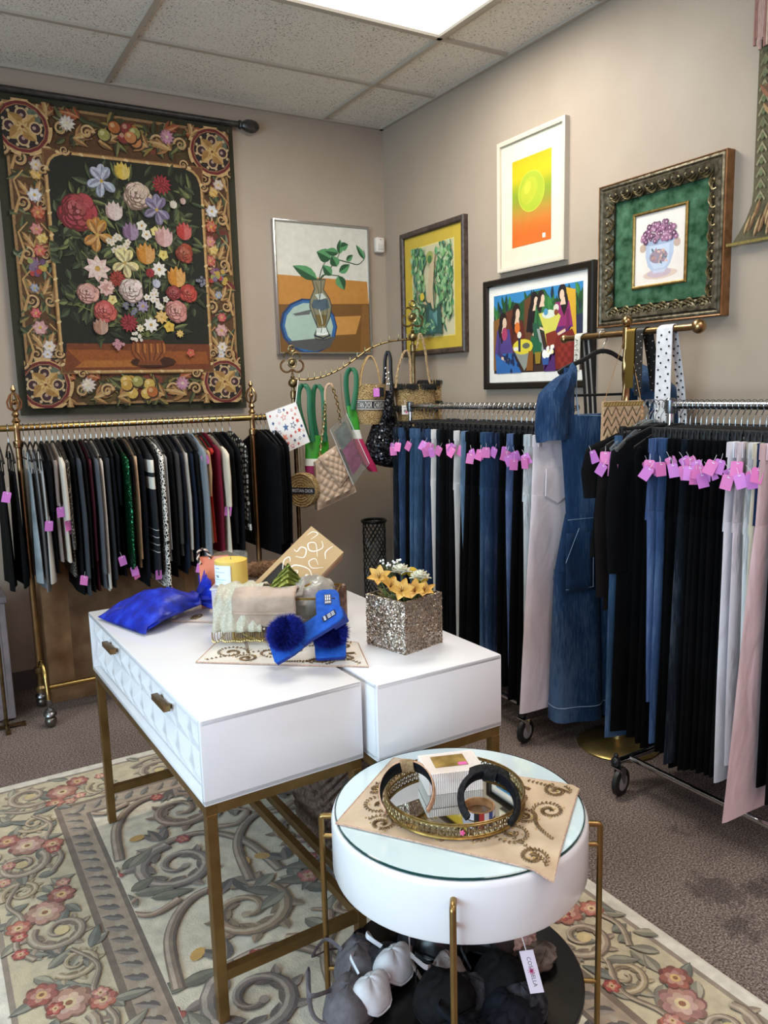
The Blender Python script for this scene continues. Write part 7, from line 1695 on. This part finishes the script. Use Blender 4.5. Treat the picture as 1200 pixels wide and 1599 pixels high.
# --- clear film pouch
film, nt, b = nmat('clear_film'); b.inputs['Base Color'].default_value = (*lin('#8f9a94'), 1); b.inputs['Roughness'].default_value = .12; b.inputs['Alpha'].default_value = .13; b.inputs['Coat Weight'].default_value = 1
t = bagthing('clear_pouch', 'clear plastic pouch with white seams in front of the quilted bag', atb(545, 700, .15)); Qc = quad((516, 671), (541, 645), (577, 724), (552, 757), .15)
b = MB()
for s in (1, -1): b.grid(lambda u, v: Qc(u, v)+BN*(s*(.001+.009*math.sin(PI*u)*math.sin(PI*v)+.002*math.sin(9*u+5*v))), 10, 12)
b.build('film', film, t, smooth=60)
b = MB(); b.tube([Qc(0, 0), Qc(1, 0), Qc(1, 1), Qc(0, 1)], .0022, 6, loop=True); b.build('seam', M('#d8dad8', .4), t)
b = MB(); b.tube([atb(532, 583, .03)-loc(t), atb(534, 620, .1)-loc(t), Qc(.9, 0)], .0014, 5); b.build('hanging_cord', M('#4a4038', .6), t)
b = MB(); b.grid(lambda u, v: Qc(.15+.6*u, .38+.5*v)+BN*(-.0015+.002*math.sin(6*u)), 6, 6); b.build('contents', M('#7a2a50', .6, 0, .2, 30), t, smooth=60)
b = MB(); b.grid(lambda u, v: Qc(.12+.7*u, .08+.34*v)+BN*(-.001+.002*math.sin(5*u)), 6, 6); b.build('paper_insert', M('#59605a', .5, 0, .2, 20), t, smooth=60)
t = bagthing('tote_bag', 'green, white and pink folded tote hanging by a green strap right of the clear pouch', atb(560, 680, .08))
strap_loop(t, [(545, 640), (541, 605), (542, 584), (549, 576), (556, 584), (556, 610), (551, 640)], .09, .014, gst, doff=.05)
bands(t, [(634, 541, 555, GR2), (650, 543, 560, GR2), (671, 549, 562, WHT_), (685, 551, 566, '#b0305a'), (705, 556, 576, '#b0305a'), (725, 566, 586, '#a52850'), (736, 577, 590, '#a52850')], .045, .08)
# --- straw bucket bag with lettered band
strawm, nt, b = nmat('woven_straw'); b.inputs['Roughness'].default_value = .8; v = coords(nt, 'Object', (1, 1, 1)); wv = N(nt, 'ShaderNodeTexWave', i_Scale=38.0, i_Distortion=9.0, i_Detail=3.0); wv.inputs['Detail Scale'].default_value = 4; wv.bands_direction = 'Z'; L(nt, v, wv.inputs['Vector'])
L(nt, ramp(nt, wv.outputs['Fac'], [(.1, '#5f4624'), (.5, '#a5854e'), (.9, '#cdb27e')]), b.inputs['Base Color']); bp = N(nt, 'ShaderNodeBump', i_Strength=.8, i_Distance=.004); L(nt, wv.outputs['Fac'], bp.inputs['Height']); L(nt, bp.outputs['Normal'], b.inputs['Normal'])
def basket(t, rows, off, thick, name='body', mat=None, open_top=True):
    b = MB(); rings = []
    for y, l, r in rows:
        a, q = atb(l, y, off)-loc(t), atb(r, y, off)-loc(t); cc = (a+q)/2; hw = (q-a)/2; rings.append([cc+hw*math.cos(2*PI*j/26)+BN*(thick/2*math.sin(2*PI*j/26)) for j in range(26)])
    inner = [[cc_+(p-cc_)*.94 for p in R_] for R_ in (rings[0], rings[1]) for cc_ in [sum(R_, Vector())/26]]
    b.loft([inner[1], inner[0]]+rings if open_top else rings); o = b.build(name, mat or strawm, t, smooth=60); return rings
def on_ring(rings, k, frac): i = int(k); return rings[i]
t = bagthing('straw_bucket_bag', 'straw bucket bag with a lettered navy band and looped handles', atb(576, 625, .07))
rows = [(600, 555, 602), (612, 554, 602), (625, 553, 601), (637, 554, 599), (650, 556, 597), (662, 560, 592)]; RG = basket(t, rows, .07, .13)
def band_surface(y0, y1, l0, r0, l1, r1, off, thick, lift, a0, a1):
    def fn(u, v):
        a = a0+(a1-a0)*u; y = y0+(y1-y0)*v; l = l0+(l1-l0)*v; r = r0+(r1-r0)*v; p, q = atb(l, y, off)-loc(t), atb(r, y, off)-loc(t); cc = (p+q)/2; hw = (q-p)/2; f_ = 1+lift/max(.01, hw.length); return cc+hw*f_*math.cos(a)+BN*((thick/2+lift)*math.sin(a))
    return fn
def lettered(fn, txt, name, size_u):
    b = MB(); b.grid(lambda u, v: fn(u, v), 30, 1, '#1b1e28'); b.grid(lambda u, v: fn(u, .06+.08*v)+BN*.0004, 30, 1, '#c9c6bc'); b.grid(lambda u, v: fn(u, .86+.08*v)+BN*.0004, 30, 1, '#c9c6bc')
    vs, fs = text_geo(txt, 1.0, 'LEFT'); wmax = max(p[0] for p in vs); hmax = max(p[1] for p in vs)
    b.add([fn(p[0]/wmax*size_u+(1-size_u)/2, .78-.56*p[1]/hmax)+BN*.0007 for p in vs], fs, '#d8d5ca'); return b.build(name, printed, t, smooth=0)
lettered(band_surface(624, 640, 553, 601, 554, 599, .07, .13, .0025, PI*1.02, -PI*.02) if False else band_surface(624, 640, 553, 601, 554, 599, .07, .13, .0025, PI, 0), 'CHRISTIAN DIOR  CHRISTIAN DIOR', 'lettered_band', .98)
hm = M('#a8864e', .6, 0, .2, 60)
for d, o_ in ((.05, 0), (-.05, 2)):
    b = MB(); b.tube(smoothpath([atb(563-o_, 603, .07+d)-loc(t), atb(567-o_, 575, .07+d*.7)-loc(t), atb(578-o_, 556, .07+d*.3)-loc(t), atb(588, 570, .07+d*.7)-loc(t), atb(595, 603, .07+d)-loc(t)], 8), .0045, 8); b.build('handle', hm, t)
price_tag(t, atb(588, 606, .15)-loc(t), (0, 0, -.22), 0, 1.0)
b = MB(); b.box(atb(596, 612, .14)-loc(t), (.03, .012, .05), rz=-.22, bev=.004); b.build('leather_patch', blk, t)
# --- black sequinned hobo
t = bagthing('sequin_bag', 'black sequinned hobo bag hanging by one broad strap', atb(605, 660, .06)); bs = patterned('blacksequin')
basket(t, [(610, 600, 612), (640, 592, 617), (660, 583, 622), (690, 572, 630), (712, 568, 636), (724, 580, 632), (729, 600, 620)], .06, .12, 'body', bs, False)
strap_loop(t, [(598, 620), (601, 585), (602, 560), (606, 549), (610, 560), (611, 585), (614, 620)], .06, .010, M('#0c0c0e', .4), doff=.04)
b = MB()
for x, y in ((603, 575), (604, 584), (608, 582), (604, 590), (608, 592), (606, 600), (609, 600), (607, 618), (608, 625)): b.ball(atb(x, y, .085)-loc(t), .0065, 8, (1, .5, 1))
b.build('mirror_studs', M('#d0d2d6', .15, 1), t)
# --- two fringed straw totes
braid = M('#b4905c', .75, 0, .35, 120, .6, 160)
def straw_tote(label, rows, off, thick, handles, tag_):
    global t
    t = bagthing('straw_tote', label, atb((rows[0][1]+rows[0][2])/2, rows[0][0]+30, off), 'fringed straw totes'); RG = basket(t, rows, off, thick)
    rg = random.Random(len(label))
    for k, y in ((0, rows[0][0]), (2, rows[2][0])):
        b = MB(); R_ = RG[k]
        for j in range(150):
            i = rg.randrange(26); p = R_[i].lerp(R_[(i+1) % 26], rg.random()); c = sum(R_, Vector())/26; o_ = (p-c).normalized(); b.tube([p+o_*.003, p+o_*.012+Vector((0, 0, -.006)), p+o_*rg.uniform(.008, .016)+Vector((rg.uniform(-.006, .006), 0, -rg.uniform(.02, .035)))], .0035, 4)
        b.build('fringe', M('#0e0d0c', .9), t)
    for hp, d in handles:
        pts = smoothpath([atb(x, y, off+d)-loc(t) for x, y in hp], 8); b = MB()
        for s in range(3):
            q = [p+BD*(.004*math.sin(i*.9+s*2.1))+BN*(.004*math.cos(i*.9+s*2.1)) for i, p in enumerate(pts)]; b.tube(q, .0042, 5)
        b.build('handle', braid, t)
    if tag_:
        c = atb(*tag_, off+thick/2+.02)-loc(t); b = MB(); b.M = Matrix.Translation(c) @ Matrix.Rotation(-.22, 4, 'Z'); b.box((0, 0, 0), (.038, .0012, .05), col='#e2dcd6')
        for i in range(5): b.box((-.007+.003*i, -.0012, -.006), (.0016, .0006, .014), col='#3a3a3e')
        b.box((.008, -.0012, -.012), (.012, .0006, .014), col='#e0709a'); b.box((0, -.0012, .014), (.022, .0006, .003), col='#8a8a8e'); b.tube([(0, 0, .024), (.002, .004, .055)], .0011, 4, col='#e6e4e0'); b.build('hang_tag', printed, t, smooth=0)
straw_tote('straw tote with black fringe and a white hang tag left of the tall post', [(600, 614, 676), (615, 617, 678), (634, 620, 680), (655, 623, 682), (672, 628, 680)], .02, .13, [([(618, 606), (622, 575), (632, 549), (640, 556), (642, 600)], .05)], (633, 640))
straw_tote('straw tote with black fringe behind the end of the chrome rack', [(594, 656, 708), (607, 657, 707), (626, 660, 706), (645, 663, 704), (664, 668, 700)], -.045, .09, [([(651, 545), (656, 521), (663, 540), (668, 575), (673, 606)], .05)], None)
# --- round straw bag
t = bagthing('round_straw_bag', 'small round straw bag with lettered navy band behind the black coats', atb(474, 764, .06)); c = atb(474, 765, .06)-loc(t); rr = (atb(474, 738, .06)-atb(474, 792, .06)).length/2
nrm = (BN*.75-BD*.66).normalized(); sx_ = Vector((-nrm.y, nrm.x, 0)); b = MB(); rings = []
for d, q in ((-.03, .55), (-.03, .9), (-.024, 1), (0, 1.02), (.024, 1), (.03, .95), (.027, .9), (.027, .55), (.027, .05)): rings.append([c+nrm*d+(sx_*math.cos(a)+Vector((0, 0, math.sin(a))))*(rr*q) for a in [j*2*PI/30 for j in range(30)]])
b.loft(rings); b.build('body', strawm, t, smooth=40)
b = MB()
for q in (.2, .35, .5, .65, .8, .93): b.tube([c+nrm*.0275+(sx_*math.cos(a)+Vector((0, 0, math.sin(a))))*(rr*q) for a in [j*2*PI/30 for j in range(30)]], .0025, 4, loop=True)
b.build('coil', M('#8f7040', .8), t)
fn = lambda u, v: c+nrm*.0315+sx_*((u-.5)*1.8*rr)+Vector((0, 0, .016-.032*v))
b = MB(); b.grid(fn, 4, 1, '#1b1e28'); vs, fs = text_geo('CHRISTIAN DIOR', 1.0, 'LEFT'); wm_ = max(p[0] for p in vs); hm_ = max(p[1] for p in vs)
if (sx_.dot(_r) < 0): fl_ = -1
else: fl_ = 1
b.add([c+nrm*.0322+sx_*(fl_*(p[0]/wm_-.5)*1.6*rr)+Vector((0, 0, -.009+.018*p[1]/hm_)) for p in vs], fs, '#cfd0cc'); b.build('lettered_band', printed, t, smooth=0)
b = MB()
for x in (462, 468, 473): b.tube([atb(x, 695, .05)-loc(t), atb(x+3, 742, .055)-loc(t)], .002, 5)
b.tube([atb(462, 695, .05)-loc(t), atb(466, 594, .03)-loc(t), atb(473, 695, .05)-loc(t)], .002, 5); b.build('cord', M('#8a7a6a', .7), t)

# ================================================================ belt stand, belts, jumpsuit
SX = -.22; SY = atx(978, 600, SX).y; BZ = 1.69
t = thing('belt_stand', 'brass T-shaped belt stand with twisted post and round base', 'belt stand', (SX, SY, 0))
y0, y1 = atx(882, 532, SX).y-SY, atx(1092, 512, SX).y-SY
MB().tube([(0, y0, BZ), (0, y1, BZ)], .0125, 14).build('cross_bar', brass, t)
for y, r in ((y0, .018), (y1, .026)):
    b = MB(); b.ball((0, y, BZ), r, 16); b.build('ball_end', brass, t)
b = MB(); b.lathe([(.017, BZ-.06), (.017, BZ+.02), (.012, BZ+.024)], n=14); b.ball((0, 0, BZ+.045), .021, 14); b.build('head', brass, t)
b = MB(); n = 160; tw = []
for k in range(n+1):
    z = .05+(BZ-.1)*k/n; tw.append([((.0135+.0035*math.cos(3*(2*PI*j/18)-k*.42*1.0))*math.cos(2*PI*j/18), (.0135+.0035*math.cos(3*(2*PI*j/18)-k*.42))*math.sin(2*PI*j/18), z) for j in range(18)])
b.loft(tw); b.build('twisted_post', brass, t, smooth=60)
MB().lathe([(.166, .0), (.168, .006), (.16, .012), (.09, .026), (.03, .036), (.022, .055), (.018, .06)], n=56).build('base', M('#b89c5a', .3, .9, .25, 8), t)
def belt(label, ya, w, za, zb, col, stud=None, wb=None, gap=.012, stripes=None, mat=None, text=False, dyb=0.0):
    """strap folded over the bar: front strand w wide down to za, back strand wb wide down to zb"""
    t = thing('belt', label, 'belt', (SX, ya, BZ)); R_ = .0148; th = .0028; wb = wb or w
    pth = [(-R_-.004*(1-k/10), (za-BZ)*(1-k/10), w, 0) for k in range(11)]
    pth += [(R_*math.cos(a), R_*math.sin(a), w+(wb-w)*k/8, dyb*k/8) for k, a in [(k, PI-PI*k/8) for k in range(1, 8)]]
    pth += [(R_+gap*math.sin(PI/2*k/10), (zb-BZ)*k/10, wb*(1 if k < 9 else .75), dyb*(1+k/10)) for k in range(11)]
    n = len(pth)
    def P(i, s, lift=0):
        x, z, ww, dy = pth[i]; a = pth[max(i-1, 0)]; c_ = pth[min(i+1, n-1)]; dx, dz = c_[0]-a[0], c_[1]-a[1]; l = math.hypot(dx, dz) or 1
        return Vector((x-dz/l*lift, s*ww/2+dy, z+dx/l*lift))
    def strand(b, i0, i1, s0, s1, c=None): b.loft([[P(i, s0), P(i, s1), P(i, s1, th), P(i, s0, th)] for i in range(i0, i1)], col=c)
    m = mat or M(col, .45, 0, .1, 40); b = MB()
    if stripes:
        b = MB(); strand(b, 0, 15, -1, 1); b.build('strap', m, t, smooth=60); b = MB(); e = -1.0
        for wd, c_ in stripes: strand(b, 14, n, e, e+2*wd, c_); e += 2*wd
        b.build('striped_back', printed, t, smooth=60)
    else: strand(b, 0, n, -1, 1); b.build('strap', m, t, smooth=60)
    if stud:
        s_ = MB(); k = 0; q = .0042 if w > .04 else .0034
        for side, zend in ((0, za), (1, zb)):
            z = -.012
            while z > zend-BZ+.012:
                f_ = z/(zend-BZ); x = (-R_-.004*f_-.003) if not side else (R_+gap*math.sin(PI/2*f_)-.0005); ww = wb if side else w; dy = dyb*(1+f_) if side else 0
                for s in (-.5, .5): s_.ball((x, (s+(.15 if k % 2 else -.15))*ww/2+dy, z-.009*(s > 0)), q, 8, (.7, 1, 1))
                z -= .025; k += 1
        s_.build('studs', M('#b9bcc0', .2, 1) if stud == 's' else M('#3a3c40', .2, 1), t)
    if text:
        rs = random.Random(2); g = MB(); z = -.004
        while z > za-BZ+.006:
            x = -R_-.0075; hgt = rs.uniform(.006, .011); qq = [(rs.uniform(-.32, .32)*w, rs.uniform(0, hgt)) for _ in range(3)]
            g.tube([(x, y_, z-d_) for y_, d_ in qq], .0011, 4); z -= hgt+.002
        g.build('lettering', M('#1a1818', .6), t)
    return t
ybar = lambda px: atx(px, 524, SX).y
belt('white belt strap printed with black lettering, black and grey striped on its back', ybar(907), .032, 1.55, 1.25, '#cfc9ba', wb=.07, gap=.03, stripes=[(.2, '#131316'), (.14, '#a5a09a'), (.26, '#131316'), (.14, '#a5a09a'), (.26, '#131316')], text=True, dyb=-.012)
belt('metallic gold belt beside the head of the belt stand', ybar(990), .04, 1.48, 1.5, '#8a7238', mat=M('#8a7238', .35, .8))
belt('black belt with silver studs on the brass bar', ybar(1004), .034, 1.45, 1.36, '#161311', stud='s', wb=.05, gap=.05, dyb=-.01)
belt('white belt with silver and dark studs on the brass bar', ybar(1043), .07, 1.24, 1.26, '#dcdadc', stud='d', wb=.036, gap=.06, dyb=-.012)
# --- denim jumpsuit on a black hanger
JM = denim('#223c5e', .25); stitch = M('#8fa4bc', .8)
jx, jy = -.24, -2.045; jz = BZ; JR = -.2
t = thing('jumpsuit', 'blue denim jumpsuit with puff sleeves hanging from the brass belt stand', 'jumpsuit', (jx, jy, jz), JR)
rg = random.Random(9)
b = MB(); rings = []
for k in range(9):
    u = k/8; z = -.31-.40*u; hw = .185-.03*u; rings.append(loop(hw, .026-.006*u, z, 0, 0, 30, .004, 1.2, 24))
b.loft(rings); bodice = b.build('bodice', JM, t, smooth=60)
for s in (-1, 1):
    b = MB(); b.loft([loop(.028, .012, z, s*x, 0, 12) for z, x in ((-.33, .15), (-.22, .15), (-.135, .145), (-.125, .145))]); b.build('shoulder_strap', JM, bodice, smooth=60)
    b = MB(); b.tube([(s*.121, -.013, -.128), (s*.12, -.014, -.24), (s*.118, -.026, -.315)], .0025, 5); b.build('neckline_piping', stitch, bodice)
for s in (-1, 1):
    b = MB(); rings = []
    for k in range(14):
        u = k/13; q = min(1, (u/.3))**.6*(1-.16*max(0, u-.3)/.7); c = Vector((s*(.15+(.075*u+.035*math.sin(PI*u))*(1 if s < 0 else .12)), -(.20*min(1, u*2) if s > 0 else .01), -.125-.27*u)); r = .016+.064*q; ring = []
        for j in range(26):
            a = 2*PI*j/26; w = 1+.13*math.sin(9*a+2)*(1-u)**1.2+.05*math.sin(5*a+u*6); ring.append(c+Vector((r*math.cos(a)*w*.95, .62*r*math.sin(a)*w, .02*s*math.cos(a)*s)))
        rings.append(ring)
    b.loft(rings); sl = b.build('puff_sleeve', JM, t, smooth=60)
    b = MB(); b.loft([[p+Vector((0, 0, -.002)) for p in [Vector((s*(.228 if s < 0 else .155)+.066*math.cos(a), .044*math.sin(a)-(.20 if s > 0 else .01), -.385-dz)) for a in [2*PI*j/26 for j in range(26)]]] for dz in (0, .018)]); b.build('cuff', JM, sl, smooth=60)
b = MB(); rings = []
for k in range(7):
    u = k/6; rings.append(loop(.158+.05*u, .022+.014*u, -.71-.27*u, 0, 0, 34, .005, .6, 22))
b.loft(rings); b.build('hip_yoke', JM, t, smooth=60)
for s in (-1, 1):
    b = MB(); rings = []
    for k in range(16):
        u = k/15; rings.append(loop(.105+.012*u, .032+.042*u, -.94-.64*u, s*(.1+.004*u), 0, 34, .004+.008*u, .6+s, 30))
    b.loft(rings); lg_ = b.build('leg', JM, t, smooth=60)
    b = MB(); b.tube(loop(.1175, .073, -1.515, s*.1038, 0, 34, .012, .6+s, 30), .0016, 4, loop=True); b.build('hem_stitching', stitch, lg_)
b = MB(); b.grid(lambda u, v: (-.185+.125*u, -.052-.006*math.sin(PI*u)-.004*v, -.78-.24*v), 6, 6); b.build('patch_pocket', JM, t, smooth=60, solid=.003)
b = MB(); b.tube([(-.188, -.056, -.90), (-.13, -.060, -.76)], .0013, 4).tube([(-.188, -.058, -1.01), (-.06, -.06, -1.01)], .0013, 4).tube([(-.06, -.06, -1.01), (-.06, -.056, -.78)], .0013, 4).tube([(-.165, -.031, -.73), (-.09, -.037, -.728), (0, -.037, -.728), (.09, -.037, -.728), (.16, -.03, -.73)], .0013, 4)
for x in (-.012, .012): b.tube([(x, -.031, -.33), (x, -.031, -.5), (x, -.028, -.71)], .0012, 4)
b.tube([(-.125, -.016, -.13), (-.122, -.02, -.24), (-.115, -.028, -.312), (0, -.034, -.318), (.115, -.028, -.312), (.122, -.02, -.24), (.125, -.016, -.13)], .0013, 4); b.build('topstitching', stitch, t)
b = MB(); b.box((0, -.028, -.5), (.026, .006, .4), bev=.001); b.build('button_placket', JM, t)
price_tag(t, (.02, -.06, -.9), (0, .1, 0), 0, 1.1)
t = thing('clothes_hanger', 'thick black velvet hanger holding the denim jumpsuit on the brass belt stand', 'hanger', (jx+.012, jy, jz), JR)
hook_mesh(.002).build('hook', hk, t); b = MB(); b.tube(smoothpath([(-.205, 0, -.145), (-.17, 0, -.125), (-.09, 0, -.095), (-.04, 0, -.07), (0, 0, -.062), (.04, 0, -.07), (.09, 0, -.095), (.17, 0, -.125), (.205, 0, -.145)], 4), .0095, 8, flat=.55); b.build('shoulders', hblack, t)
MB().tube([(-.19, 0, -.145), (-.17, 0, -.235), (.17, 0, -.235), (.19, 0, -.145)], .0055, 8).build('bar', hblack, t)
# --- small woven chevron bag
t = thing('chevron_bag', 'small straw bag with brown zigzag weave hanging in front of the denim jumpsuit', 'bag', tuple(aty(972, 660, -2.235)), -.42)
w_, h_ = .16, .165; b = MB()
b.loft([[(x*q, y, z) for x, z in ((-w_/2, -h_/2), (w_/2, -h_/2), (w_/2*.97, h_/2), (-w_/2*.97, h_/2))] for y, q in ((.014, .96), (.012, 1), (-.012, 1), (-.014, .96))]); b.build('body', M('#c09a70', .7, 0, .2, 90, .4, 160), t, smooth=0)
A = Art(.0148, 5e-5); A.clip = (-w_/2, -h_/2, w_/2*.82, h_/2-.02)
for r in range(5):
    zz = h_/2-.04-r*.036; pts = [(-w_/2+.0162*k, zz+(.017 if k % 2 else -.017)) for k in range(11)]
    A.stroke(pts, .0075, '#4f3a20'); A.stroke([(x, z-.016) for x, z in pts], .007, rnd.choice(['#d8b48a', '#c99a78', '#cfae8e']))
A.clip = None; A.stroke([(-w_/2, h_/2-.012), (w_/2, h_/2-.012)], .016, '#7a5e2c')
for k in range(14): A.stroke([(-w_/2+.0114*k+.002, h_/2-.017), (-w_/2+.0114*k+.009, h_/2-.007)], .003, '#b8985a')
for k in range(9): A.disc(w_/2*.9, -h_/2+.012+.016*k, .006, rnd.choice(['#c9824a', '#b5683a', '#d8a070']), n=7)
A.build('zigzag_weave', printed, t, smooth=0)
b = MB(); M_i = Matrix.Rotation(.42, 4, 'Z'); top = M_i @ (Vector((SX, aty(972, 545, -2.2).y+.04, BZ+.013))-Vector(t.location))
for s in (-1, 1): b.tube([(s*w_/2*.92, 0, h_/2-.006), top+Vector((0, 0, .0))], .0013, 5)
b.build('chain', M('#8f6f4a', .35, .9), t)
# --- clear plastic hangers at the far end of the near rack
cp, nt, bb_ = nmat('clear_plastic'); bb_.inputs['Transmission Weight'].default_value = .9; bb_.inputs['Roughness'].default_value = .12; bb_.inputs['Base Color'].default_value = (.85, .9, .9, 1); bb_.inputs['IOR'].default_value = 1.4
def clear_hanger(y, label):
    t = thing('clothes_hanger', label, 'hanger', (RX, y, RAIL_R+.012), .12, 'clear plastic hangers'); hook_mesh(.0018).build('hook', hk, t)
    b = MB(); b.tube(smoothpath([(-.21, 0, -.15), (-.13, 0, -.105), (-.05, 0, -.07), (0, 0, -.06), (.05, 0, -.07), (.13, 0, -.105), (.21, 0, -.15)], 4), .009, 8, flat=.7); b.build('shoulders', cp, t); MB().box((0, 0, -.072), (.05, .012, .04), bev=.004).build('collar', cp, t)
clear_hanger(-2.334, 'clear plastic hanger outermost at the far end of the near chrome rack'); clear_hanger(-2.360, 'clear plastic hanger second from the far end of the near chrome rack')

# ================================================================ bits on the floor by the back wall
crd = M('#8a6038', .8, 0, .18, 8, .1, 200)
t = thing('cardboard_box', 'large brown cardboard carton behind the brass rack', 'box', (-1.80, -.17, 0))
b = MB(); b.box((0, 0, .36), (.76, .26, .72), bev=.004); b.build('body', crd, t, smooth=30)
b = MB(); b.box((.03, -.1315, .40), (.58, .003, .6)); b.build('recessed_panel', M('#74502e', .8, 0, .2, 10), t, smooth=0)
b = MB(); b.box((-.13, -.1335, .22), (.07, .001, .06)); b.build('paper_label', M('#a88664', .7), t, smooth=0)
b = MB(); b.box((0, 0, .7205), (.76, .06, .001)).box((0, -.1306, .67), (.06, .001, .1)); b.build('packing_tape', M('#9a7448', .3), t, smooth=0)
t = thing('storage_crate', 'grey-mauve storage crate at the left edge beside the carton', 'box', (-2.62, -.30, 0))
gm2 = M('#8d8284', .7, 0, .1, 10); b = MB(); b.box((0, 0, .29), (.54, .23, .56), bev=.006); b.build('body', gm2, t, smooth=30); b = MB(); b.box((0, 0, .586), (.56, .25, .03), bev=.006); b.build('lid', gm2, t, smooth=30); b = MB(); b.box((0, -.1165, .3), (.48, .003, .44)); b.build('front_panel', M('#7f7577', .7), t, smooth=0)
t = thing('display_stand', 'thin dark brass stand with crossed feet at the left edge by the crate', 'stand', (-2.40, -.50, 0)); b = MB(); b.tube([(0, 0, .02), (0, 0, .9)], .008, 8); b.build('pole', dbrass, t)
b = MB(); b.bar((-.07, 0, .014), (.07, 0, .014), .018, .01).bar((0, -.07, .014), (0, .07, .014), .018, .01)
for x, y in ((-.07, 0), (.07, 0), (0, -.07), (0, .07)): b.box((x, y, .0095), (.02, .02, .018))
b.build('foot', dbrass, t, smooth=0)
t = thing('wire_bin', 'tall black wire-mesh bin standing in the corner behind the desks', 'bin', (-.325, -.33, 0)); b = MB(); R_, Hh = .068, .735
for k in range(16):
    for s in (-1, 1): b.tube([(R_*math.cos(2*PI*k/16+s*q*.55), R_*math.sin(2*PI*k/16+s*q*.55), .015+q*(Hh-.03)/12) for q in range(13)], .0026, 4)
b.build('mesh', M('#3a3a3c', .3, .8), t)
for z in (.012, Hh-.01):
    b = MB(); b.tube([((R_+.002)*math.cos(2*PI*k/28), (R_+.002)*math.sin(2*PI*k/28), z) for k in range(28)], .009, 8, loop=True); b.build('rim', M('#141416', .4, .5), t); MB().lathe([(.02, .004), (R_, .004), (R_, .008), (.02, .008)], n=28).build('bottom', M('#141416', .4, .5), t)
wic = M('#4a2c1a', .7, 0, .4, 60, .7, 110)
t = thing('wicker_basket', 'dark brown wicker basket on the rug beneath the white desks', 'basket', (-1.47, -2.08, RUGZ-.004))
b = MB(); rings = []; n = 44
for k in range(19):
    z = .3*k/18; s = .145+.03*z/.3
    rings.append([((s+.004*(1 if (j+k) % 2 else -1))*math.copysign(abs(math.cos(2*PI*j/n))**.5, math.cos(2*PI*j/n)), (s*1.15+.004*(1 if (j+k) % 2 else -1))*math.copysign(abs(math.sin(2*PI*j/n))**.5, math.sin(2*PI*j/n)), z) for j in range(n)])
b.loft(rings, True, False); b.loft([[(x*.93, y*.93, z) for x, y, z in r] for r in rings], False, False); b.build('body', wic, t, smooth=0)
b = MB(); pts = rings[-1]; b.tube([(x*.97, y*.97, z+.004) for x, y, z in pts], .011, 8, loop=True); b.build('rim', wic, t)
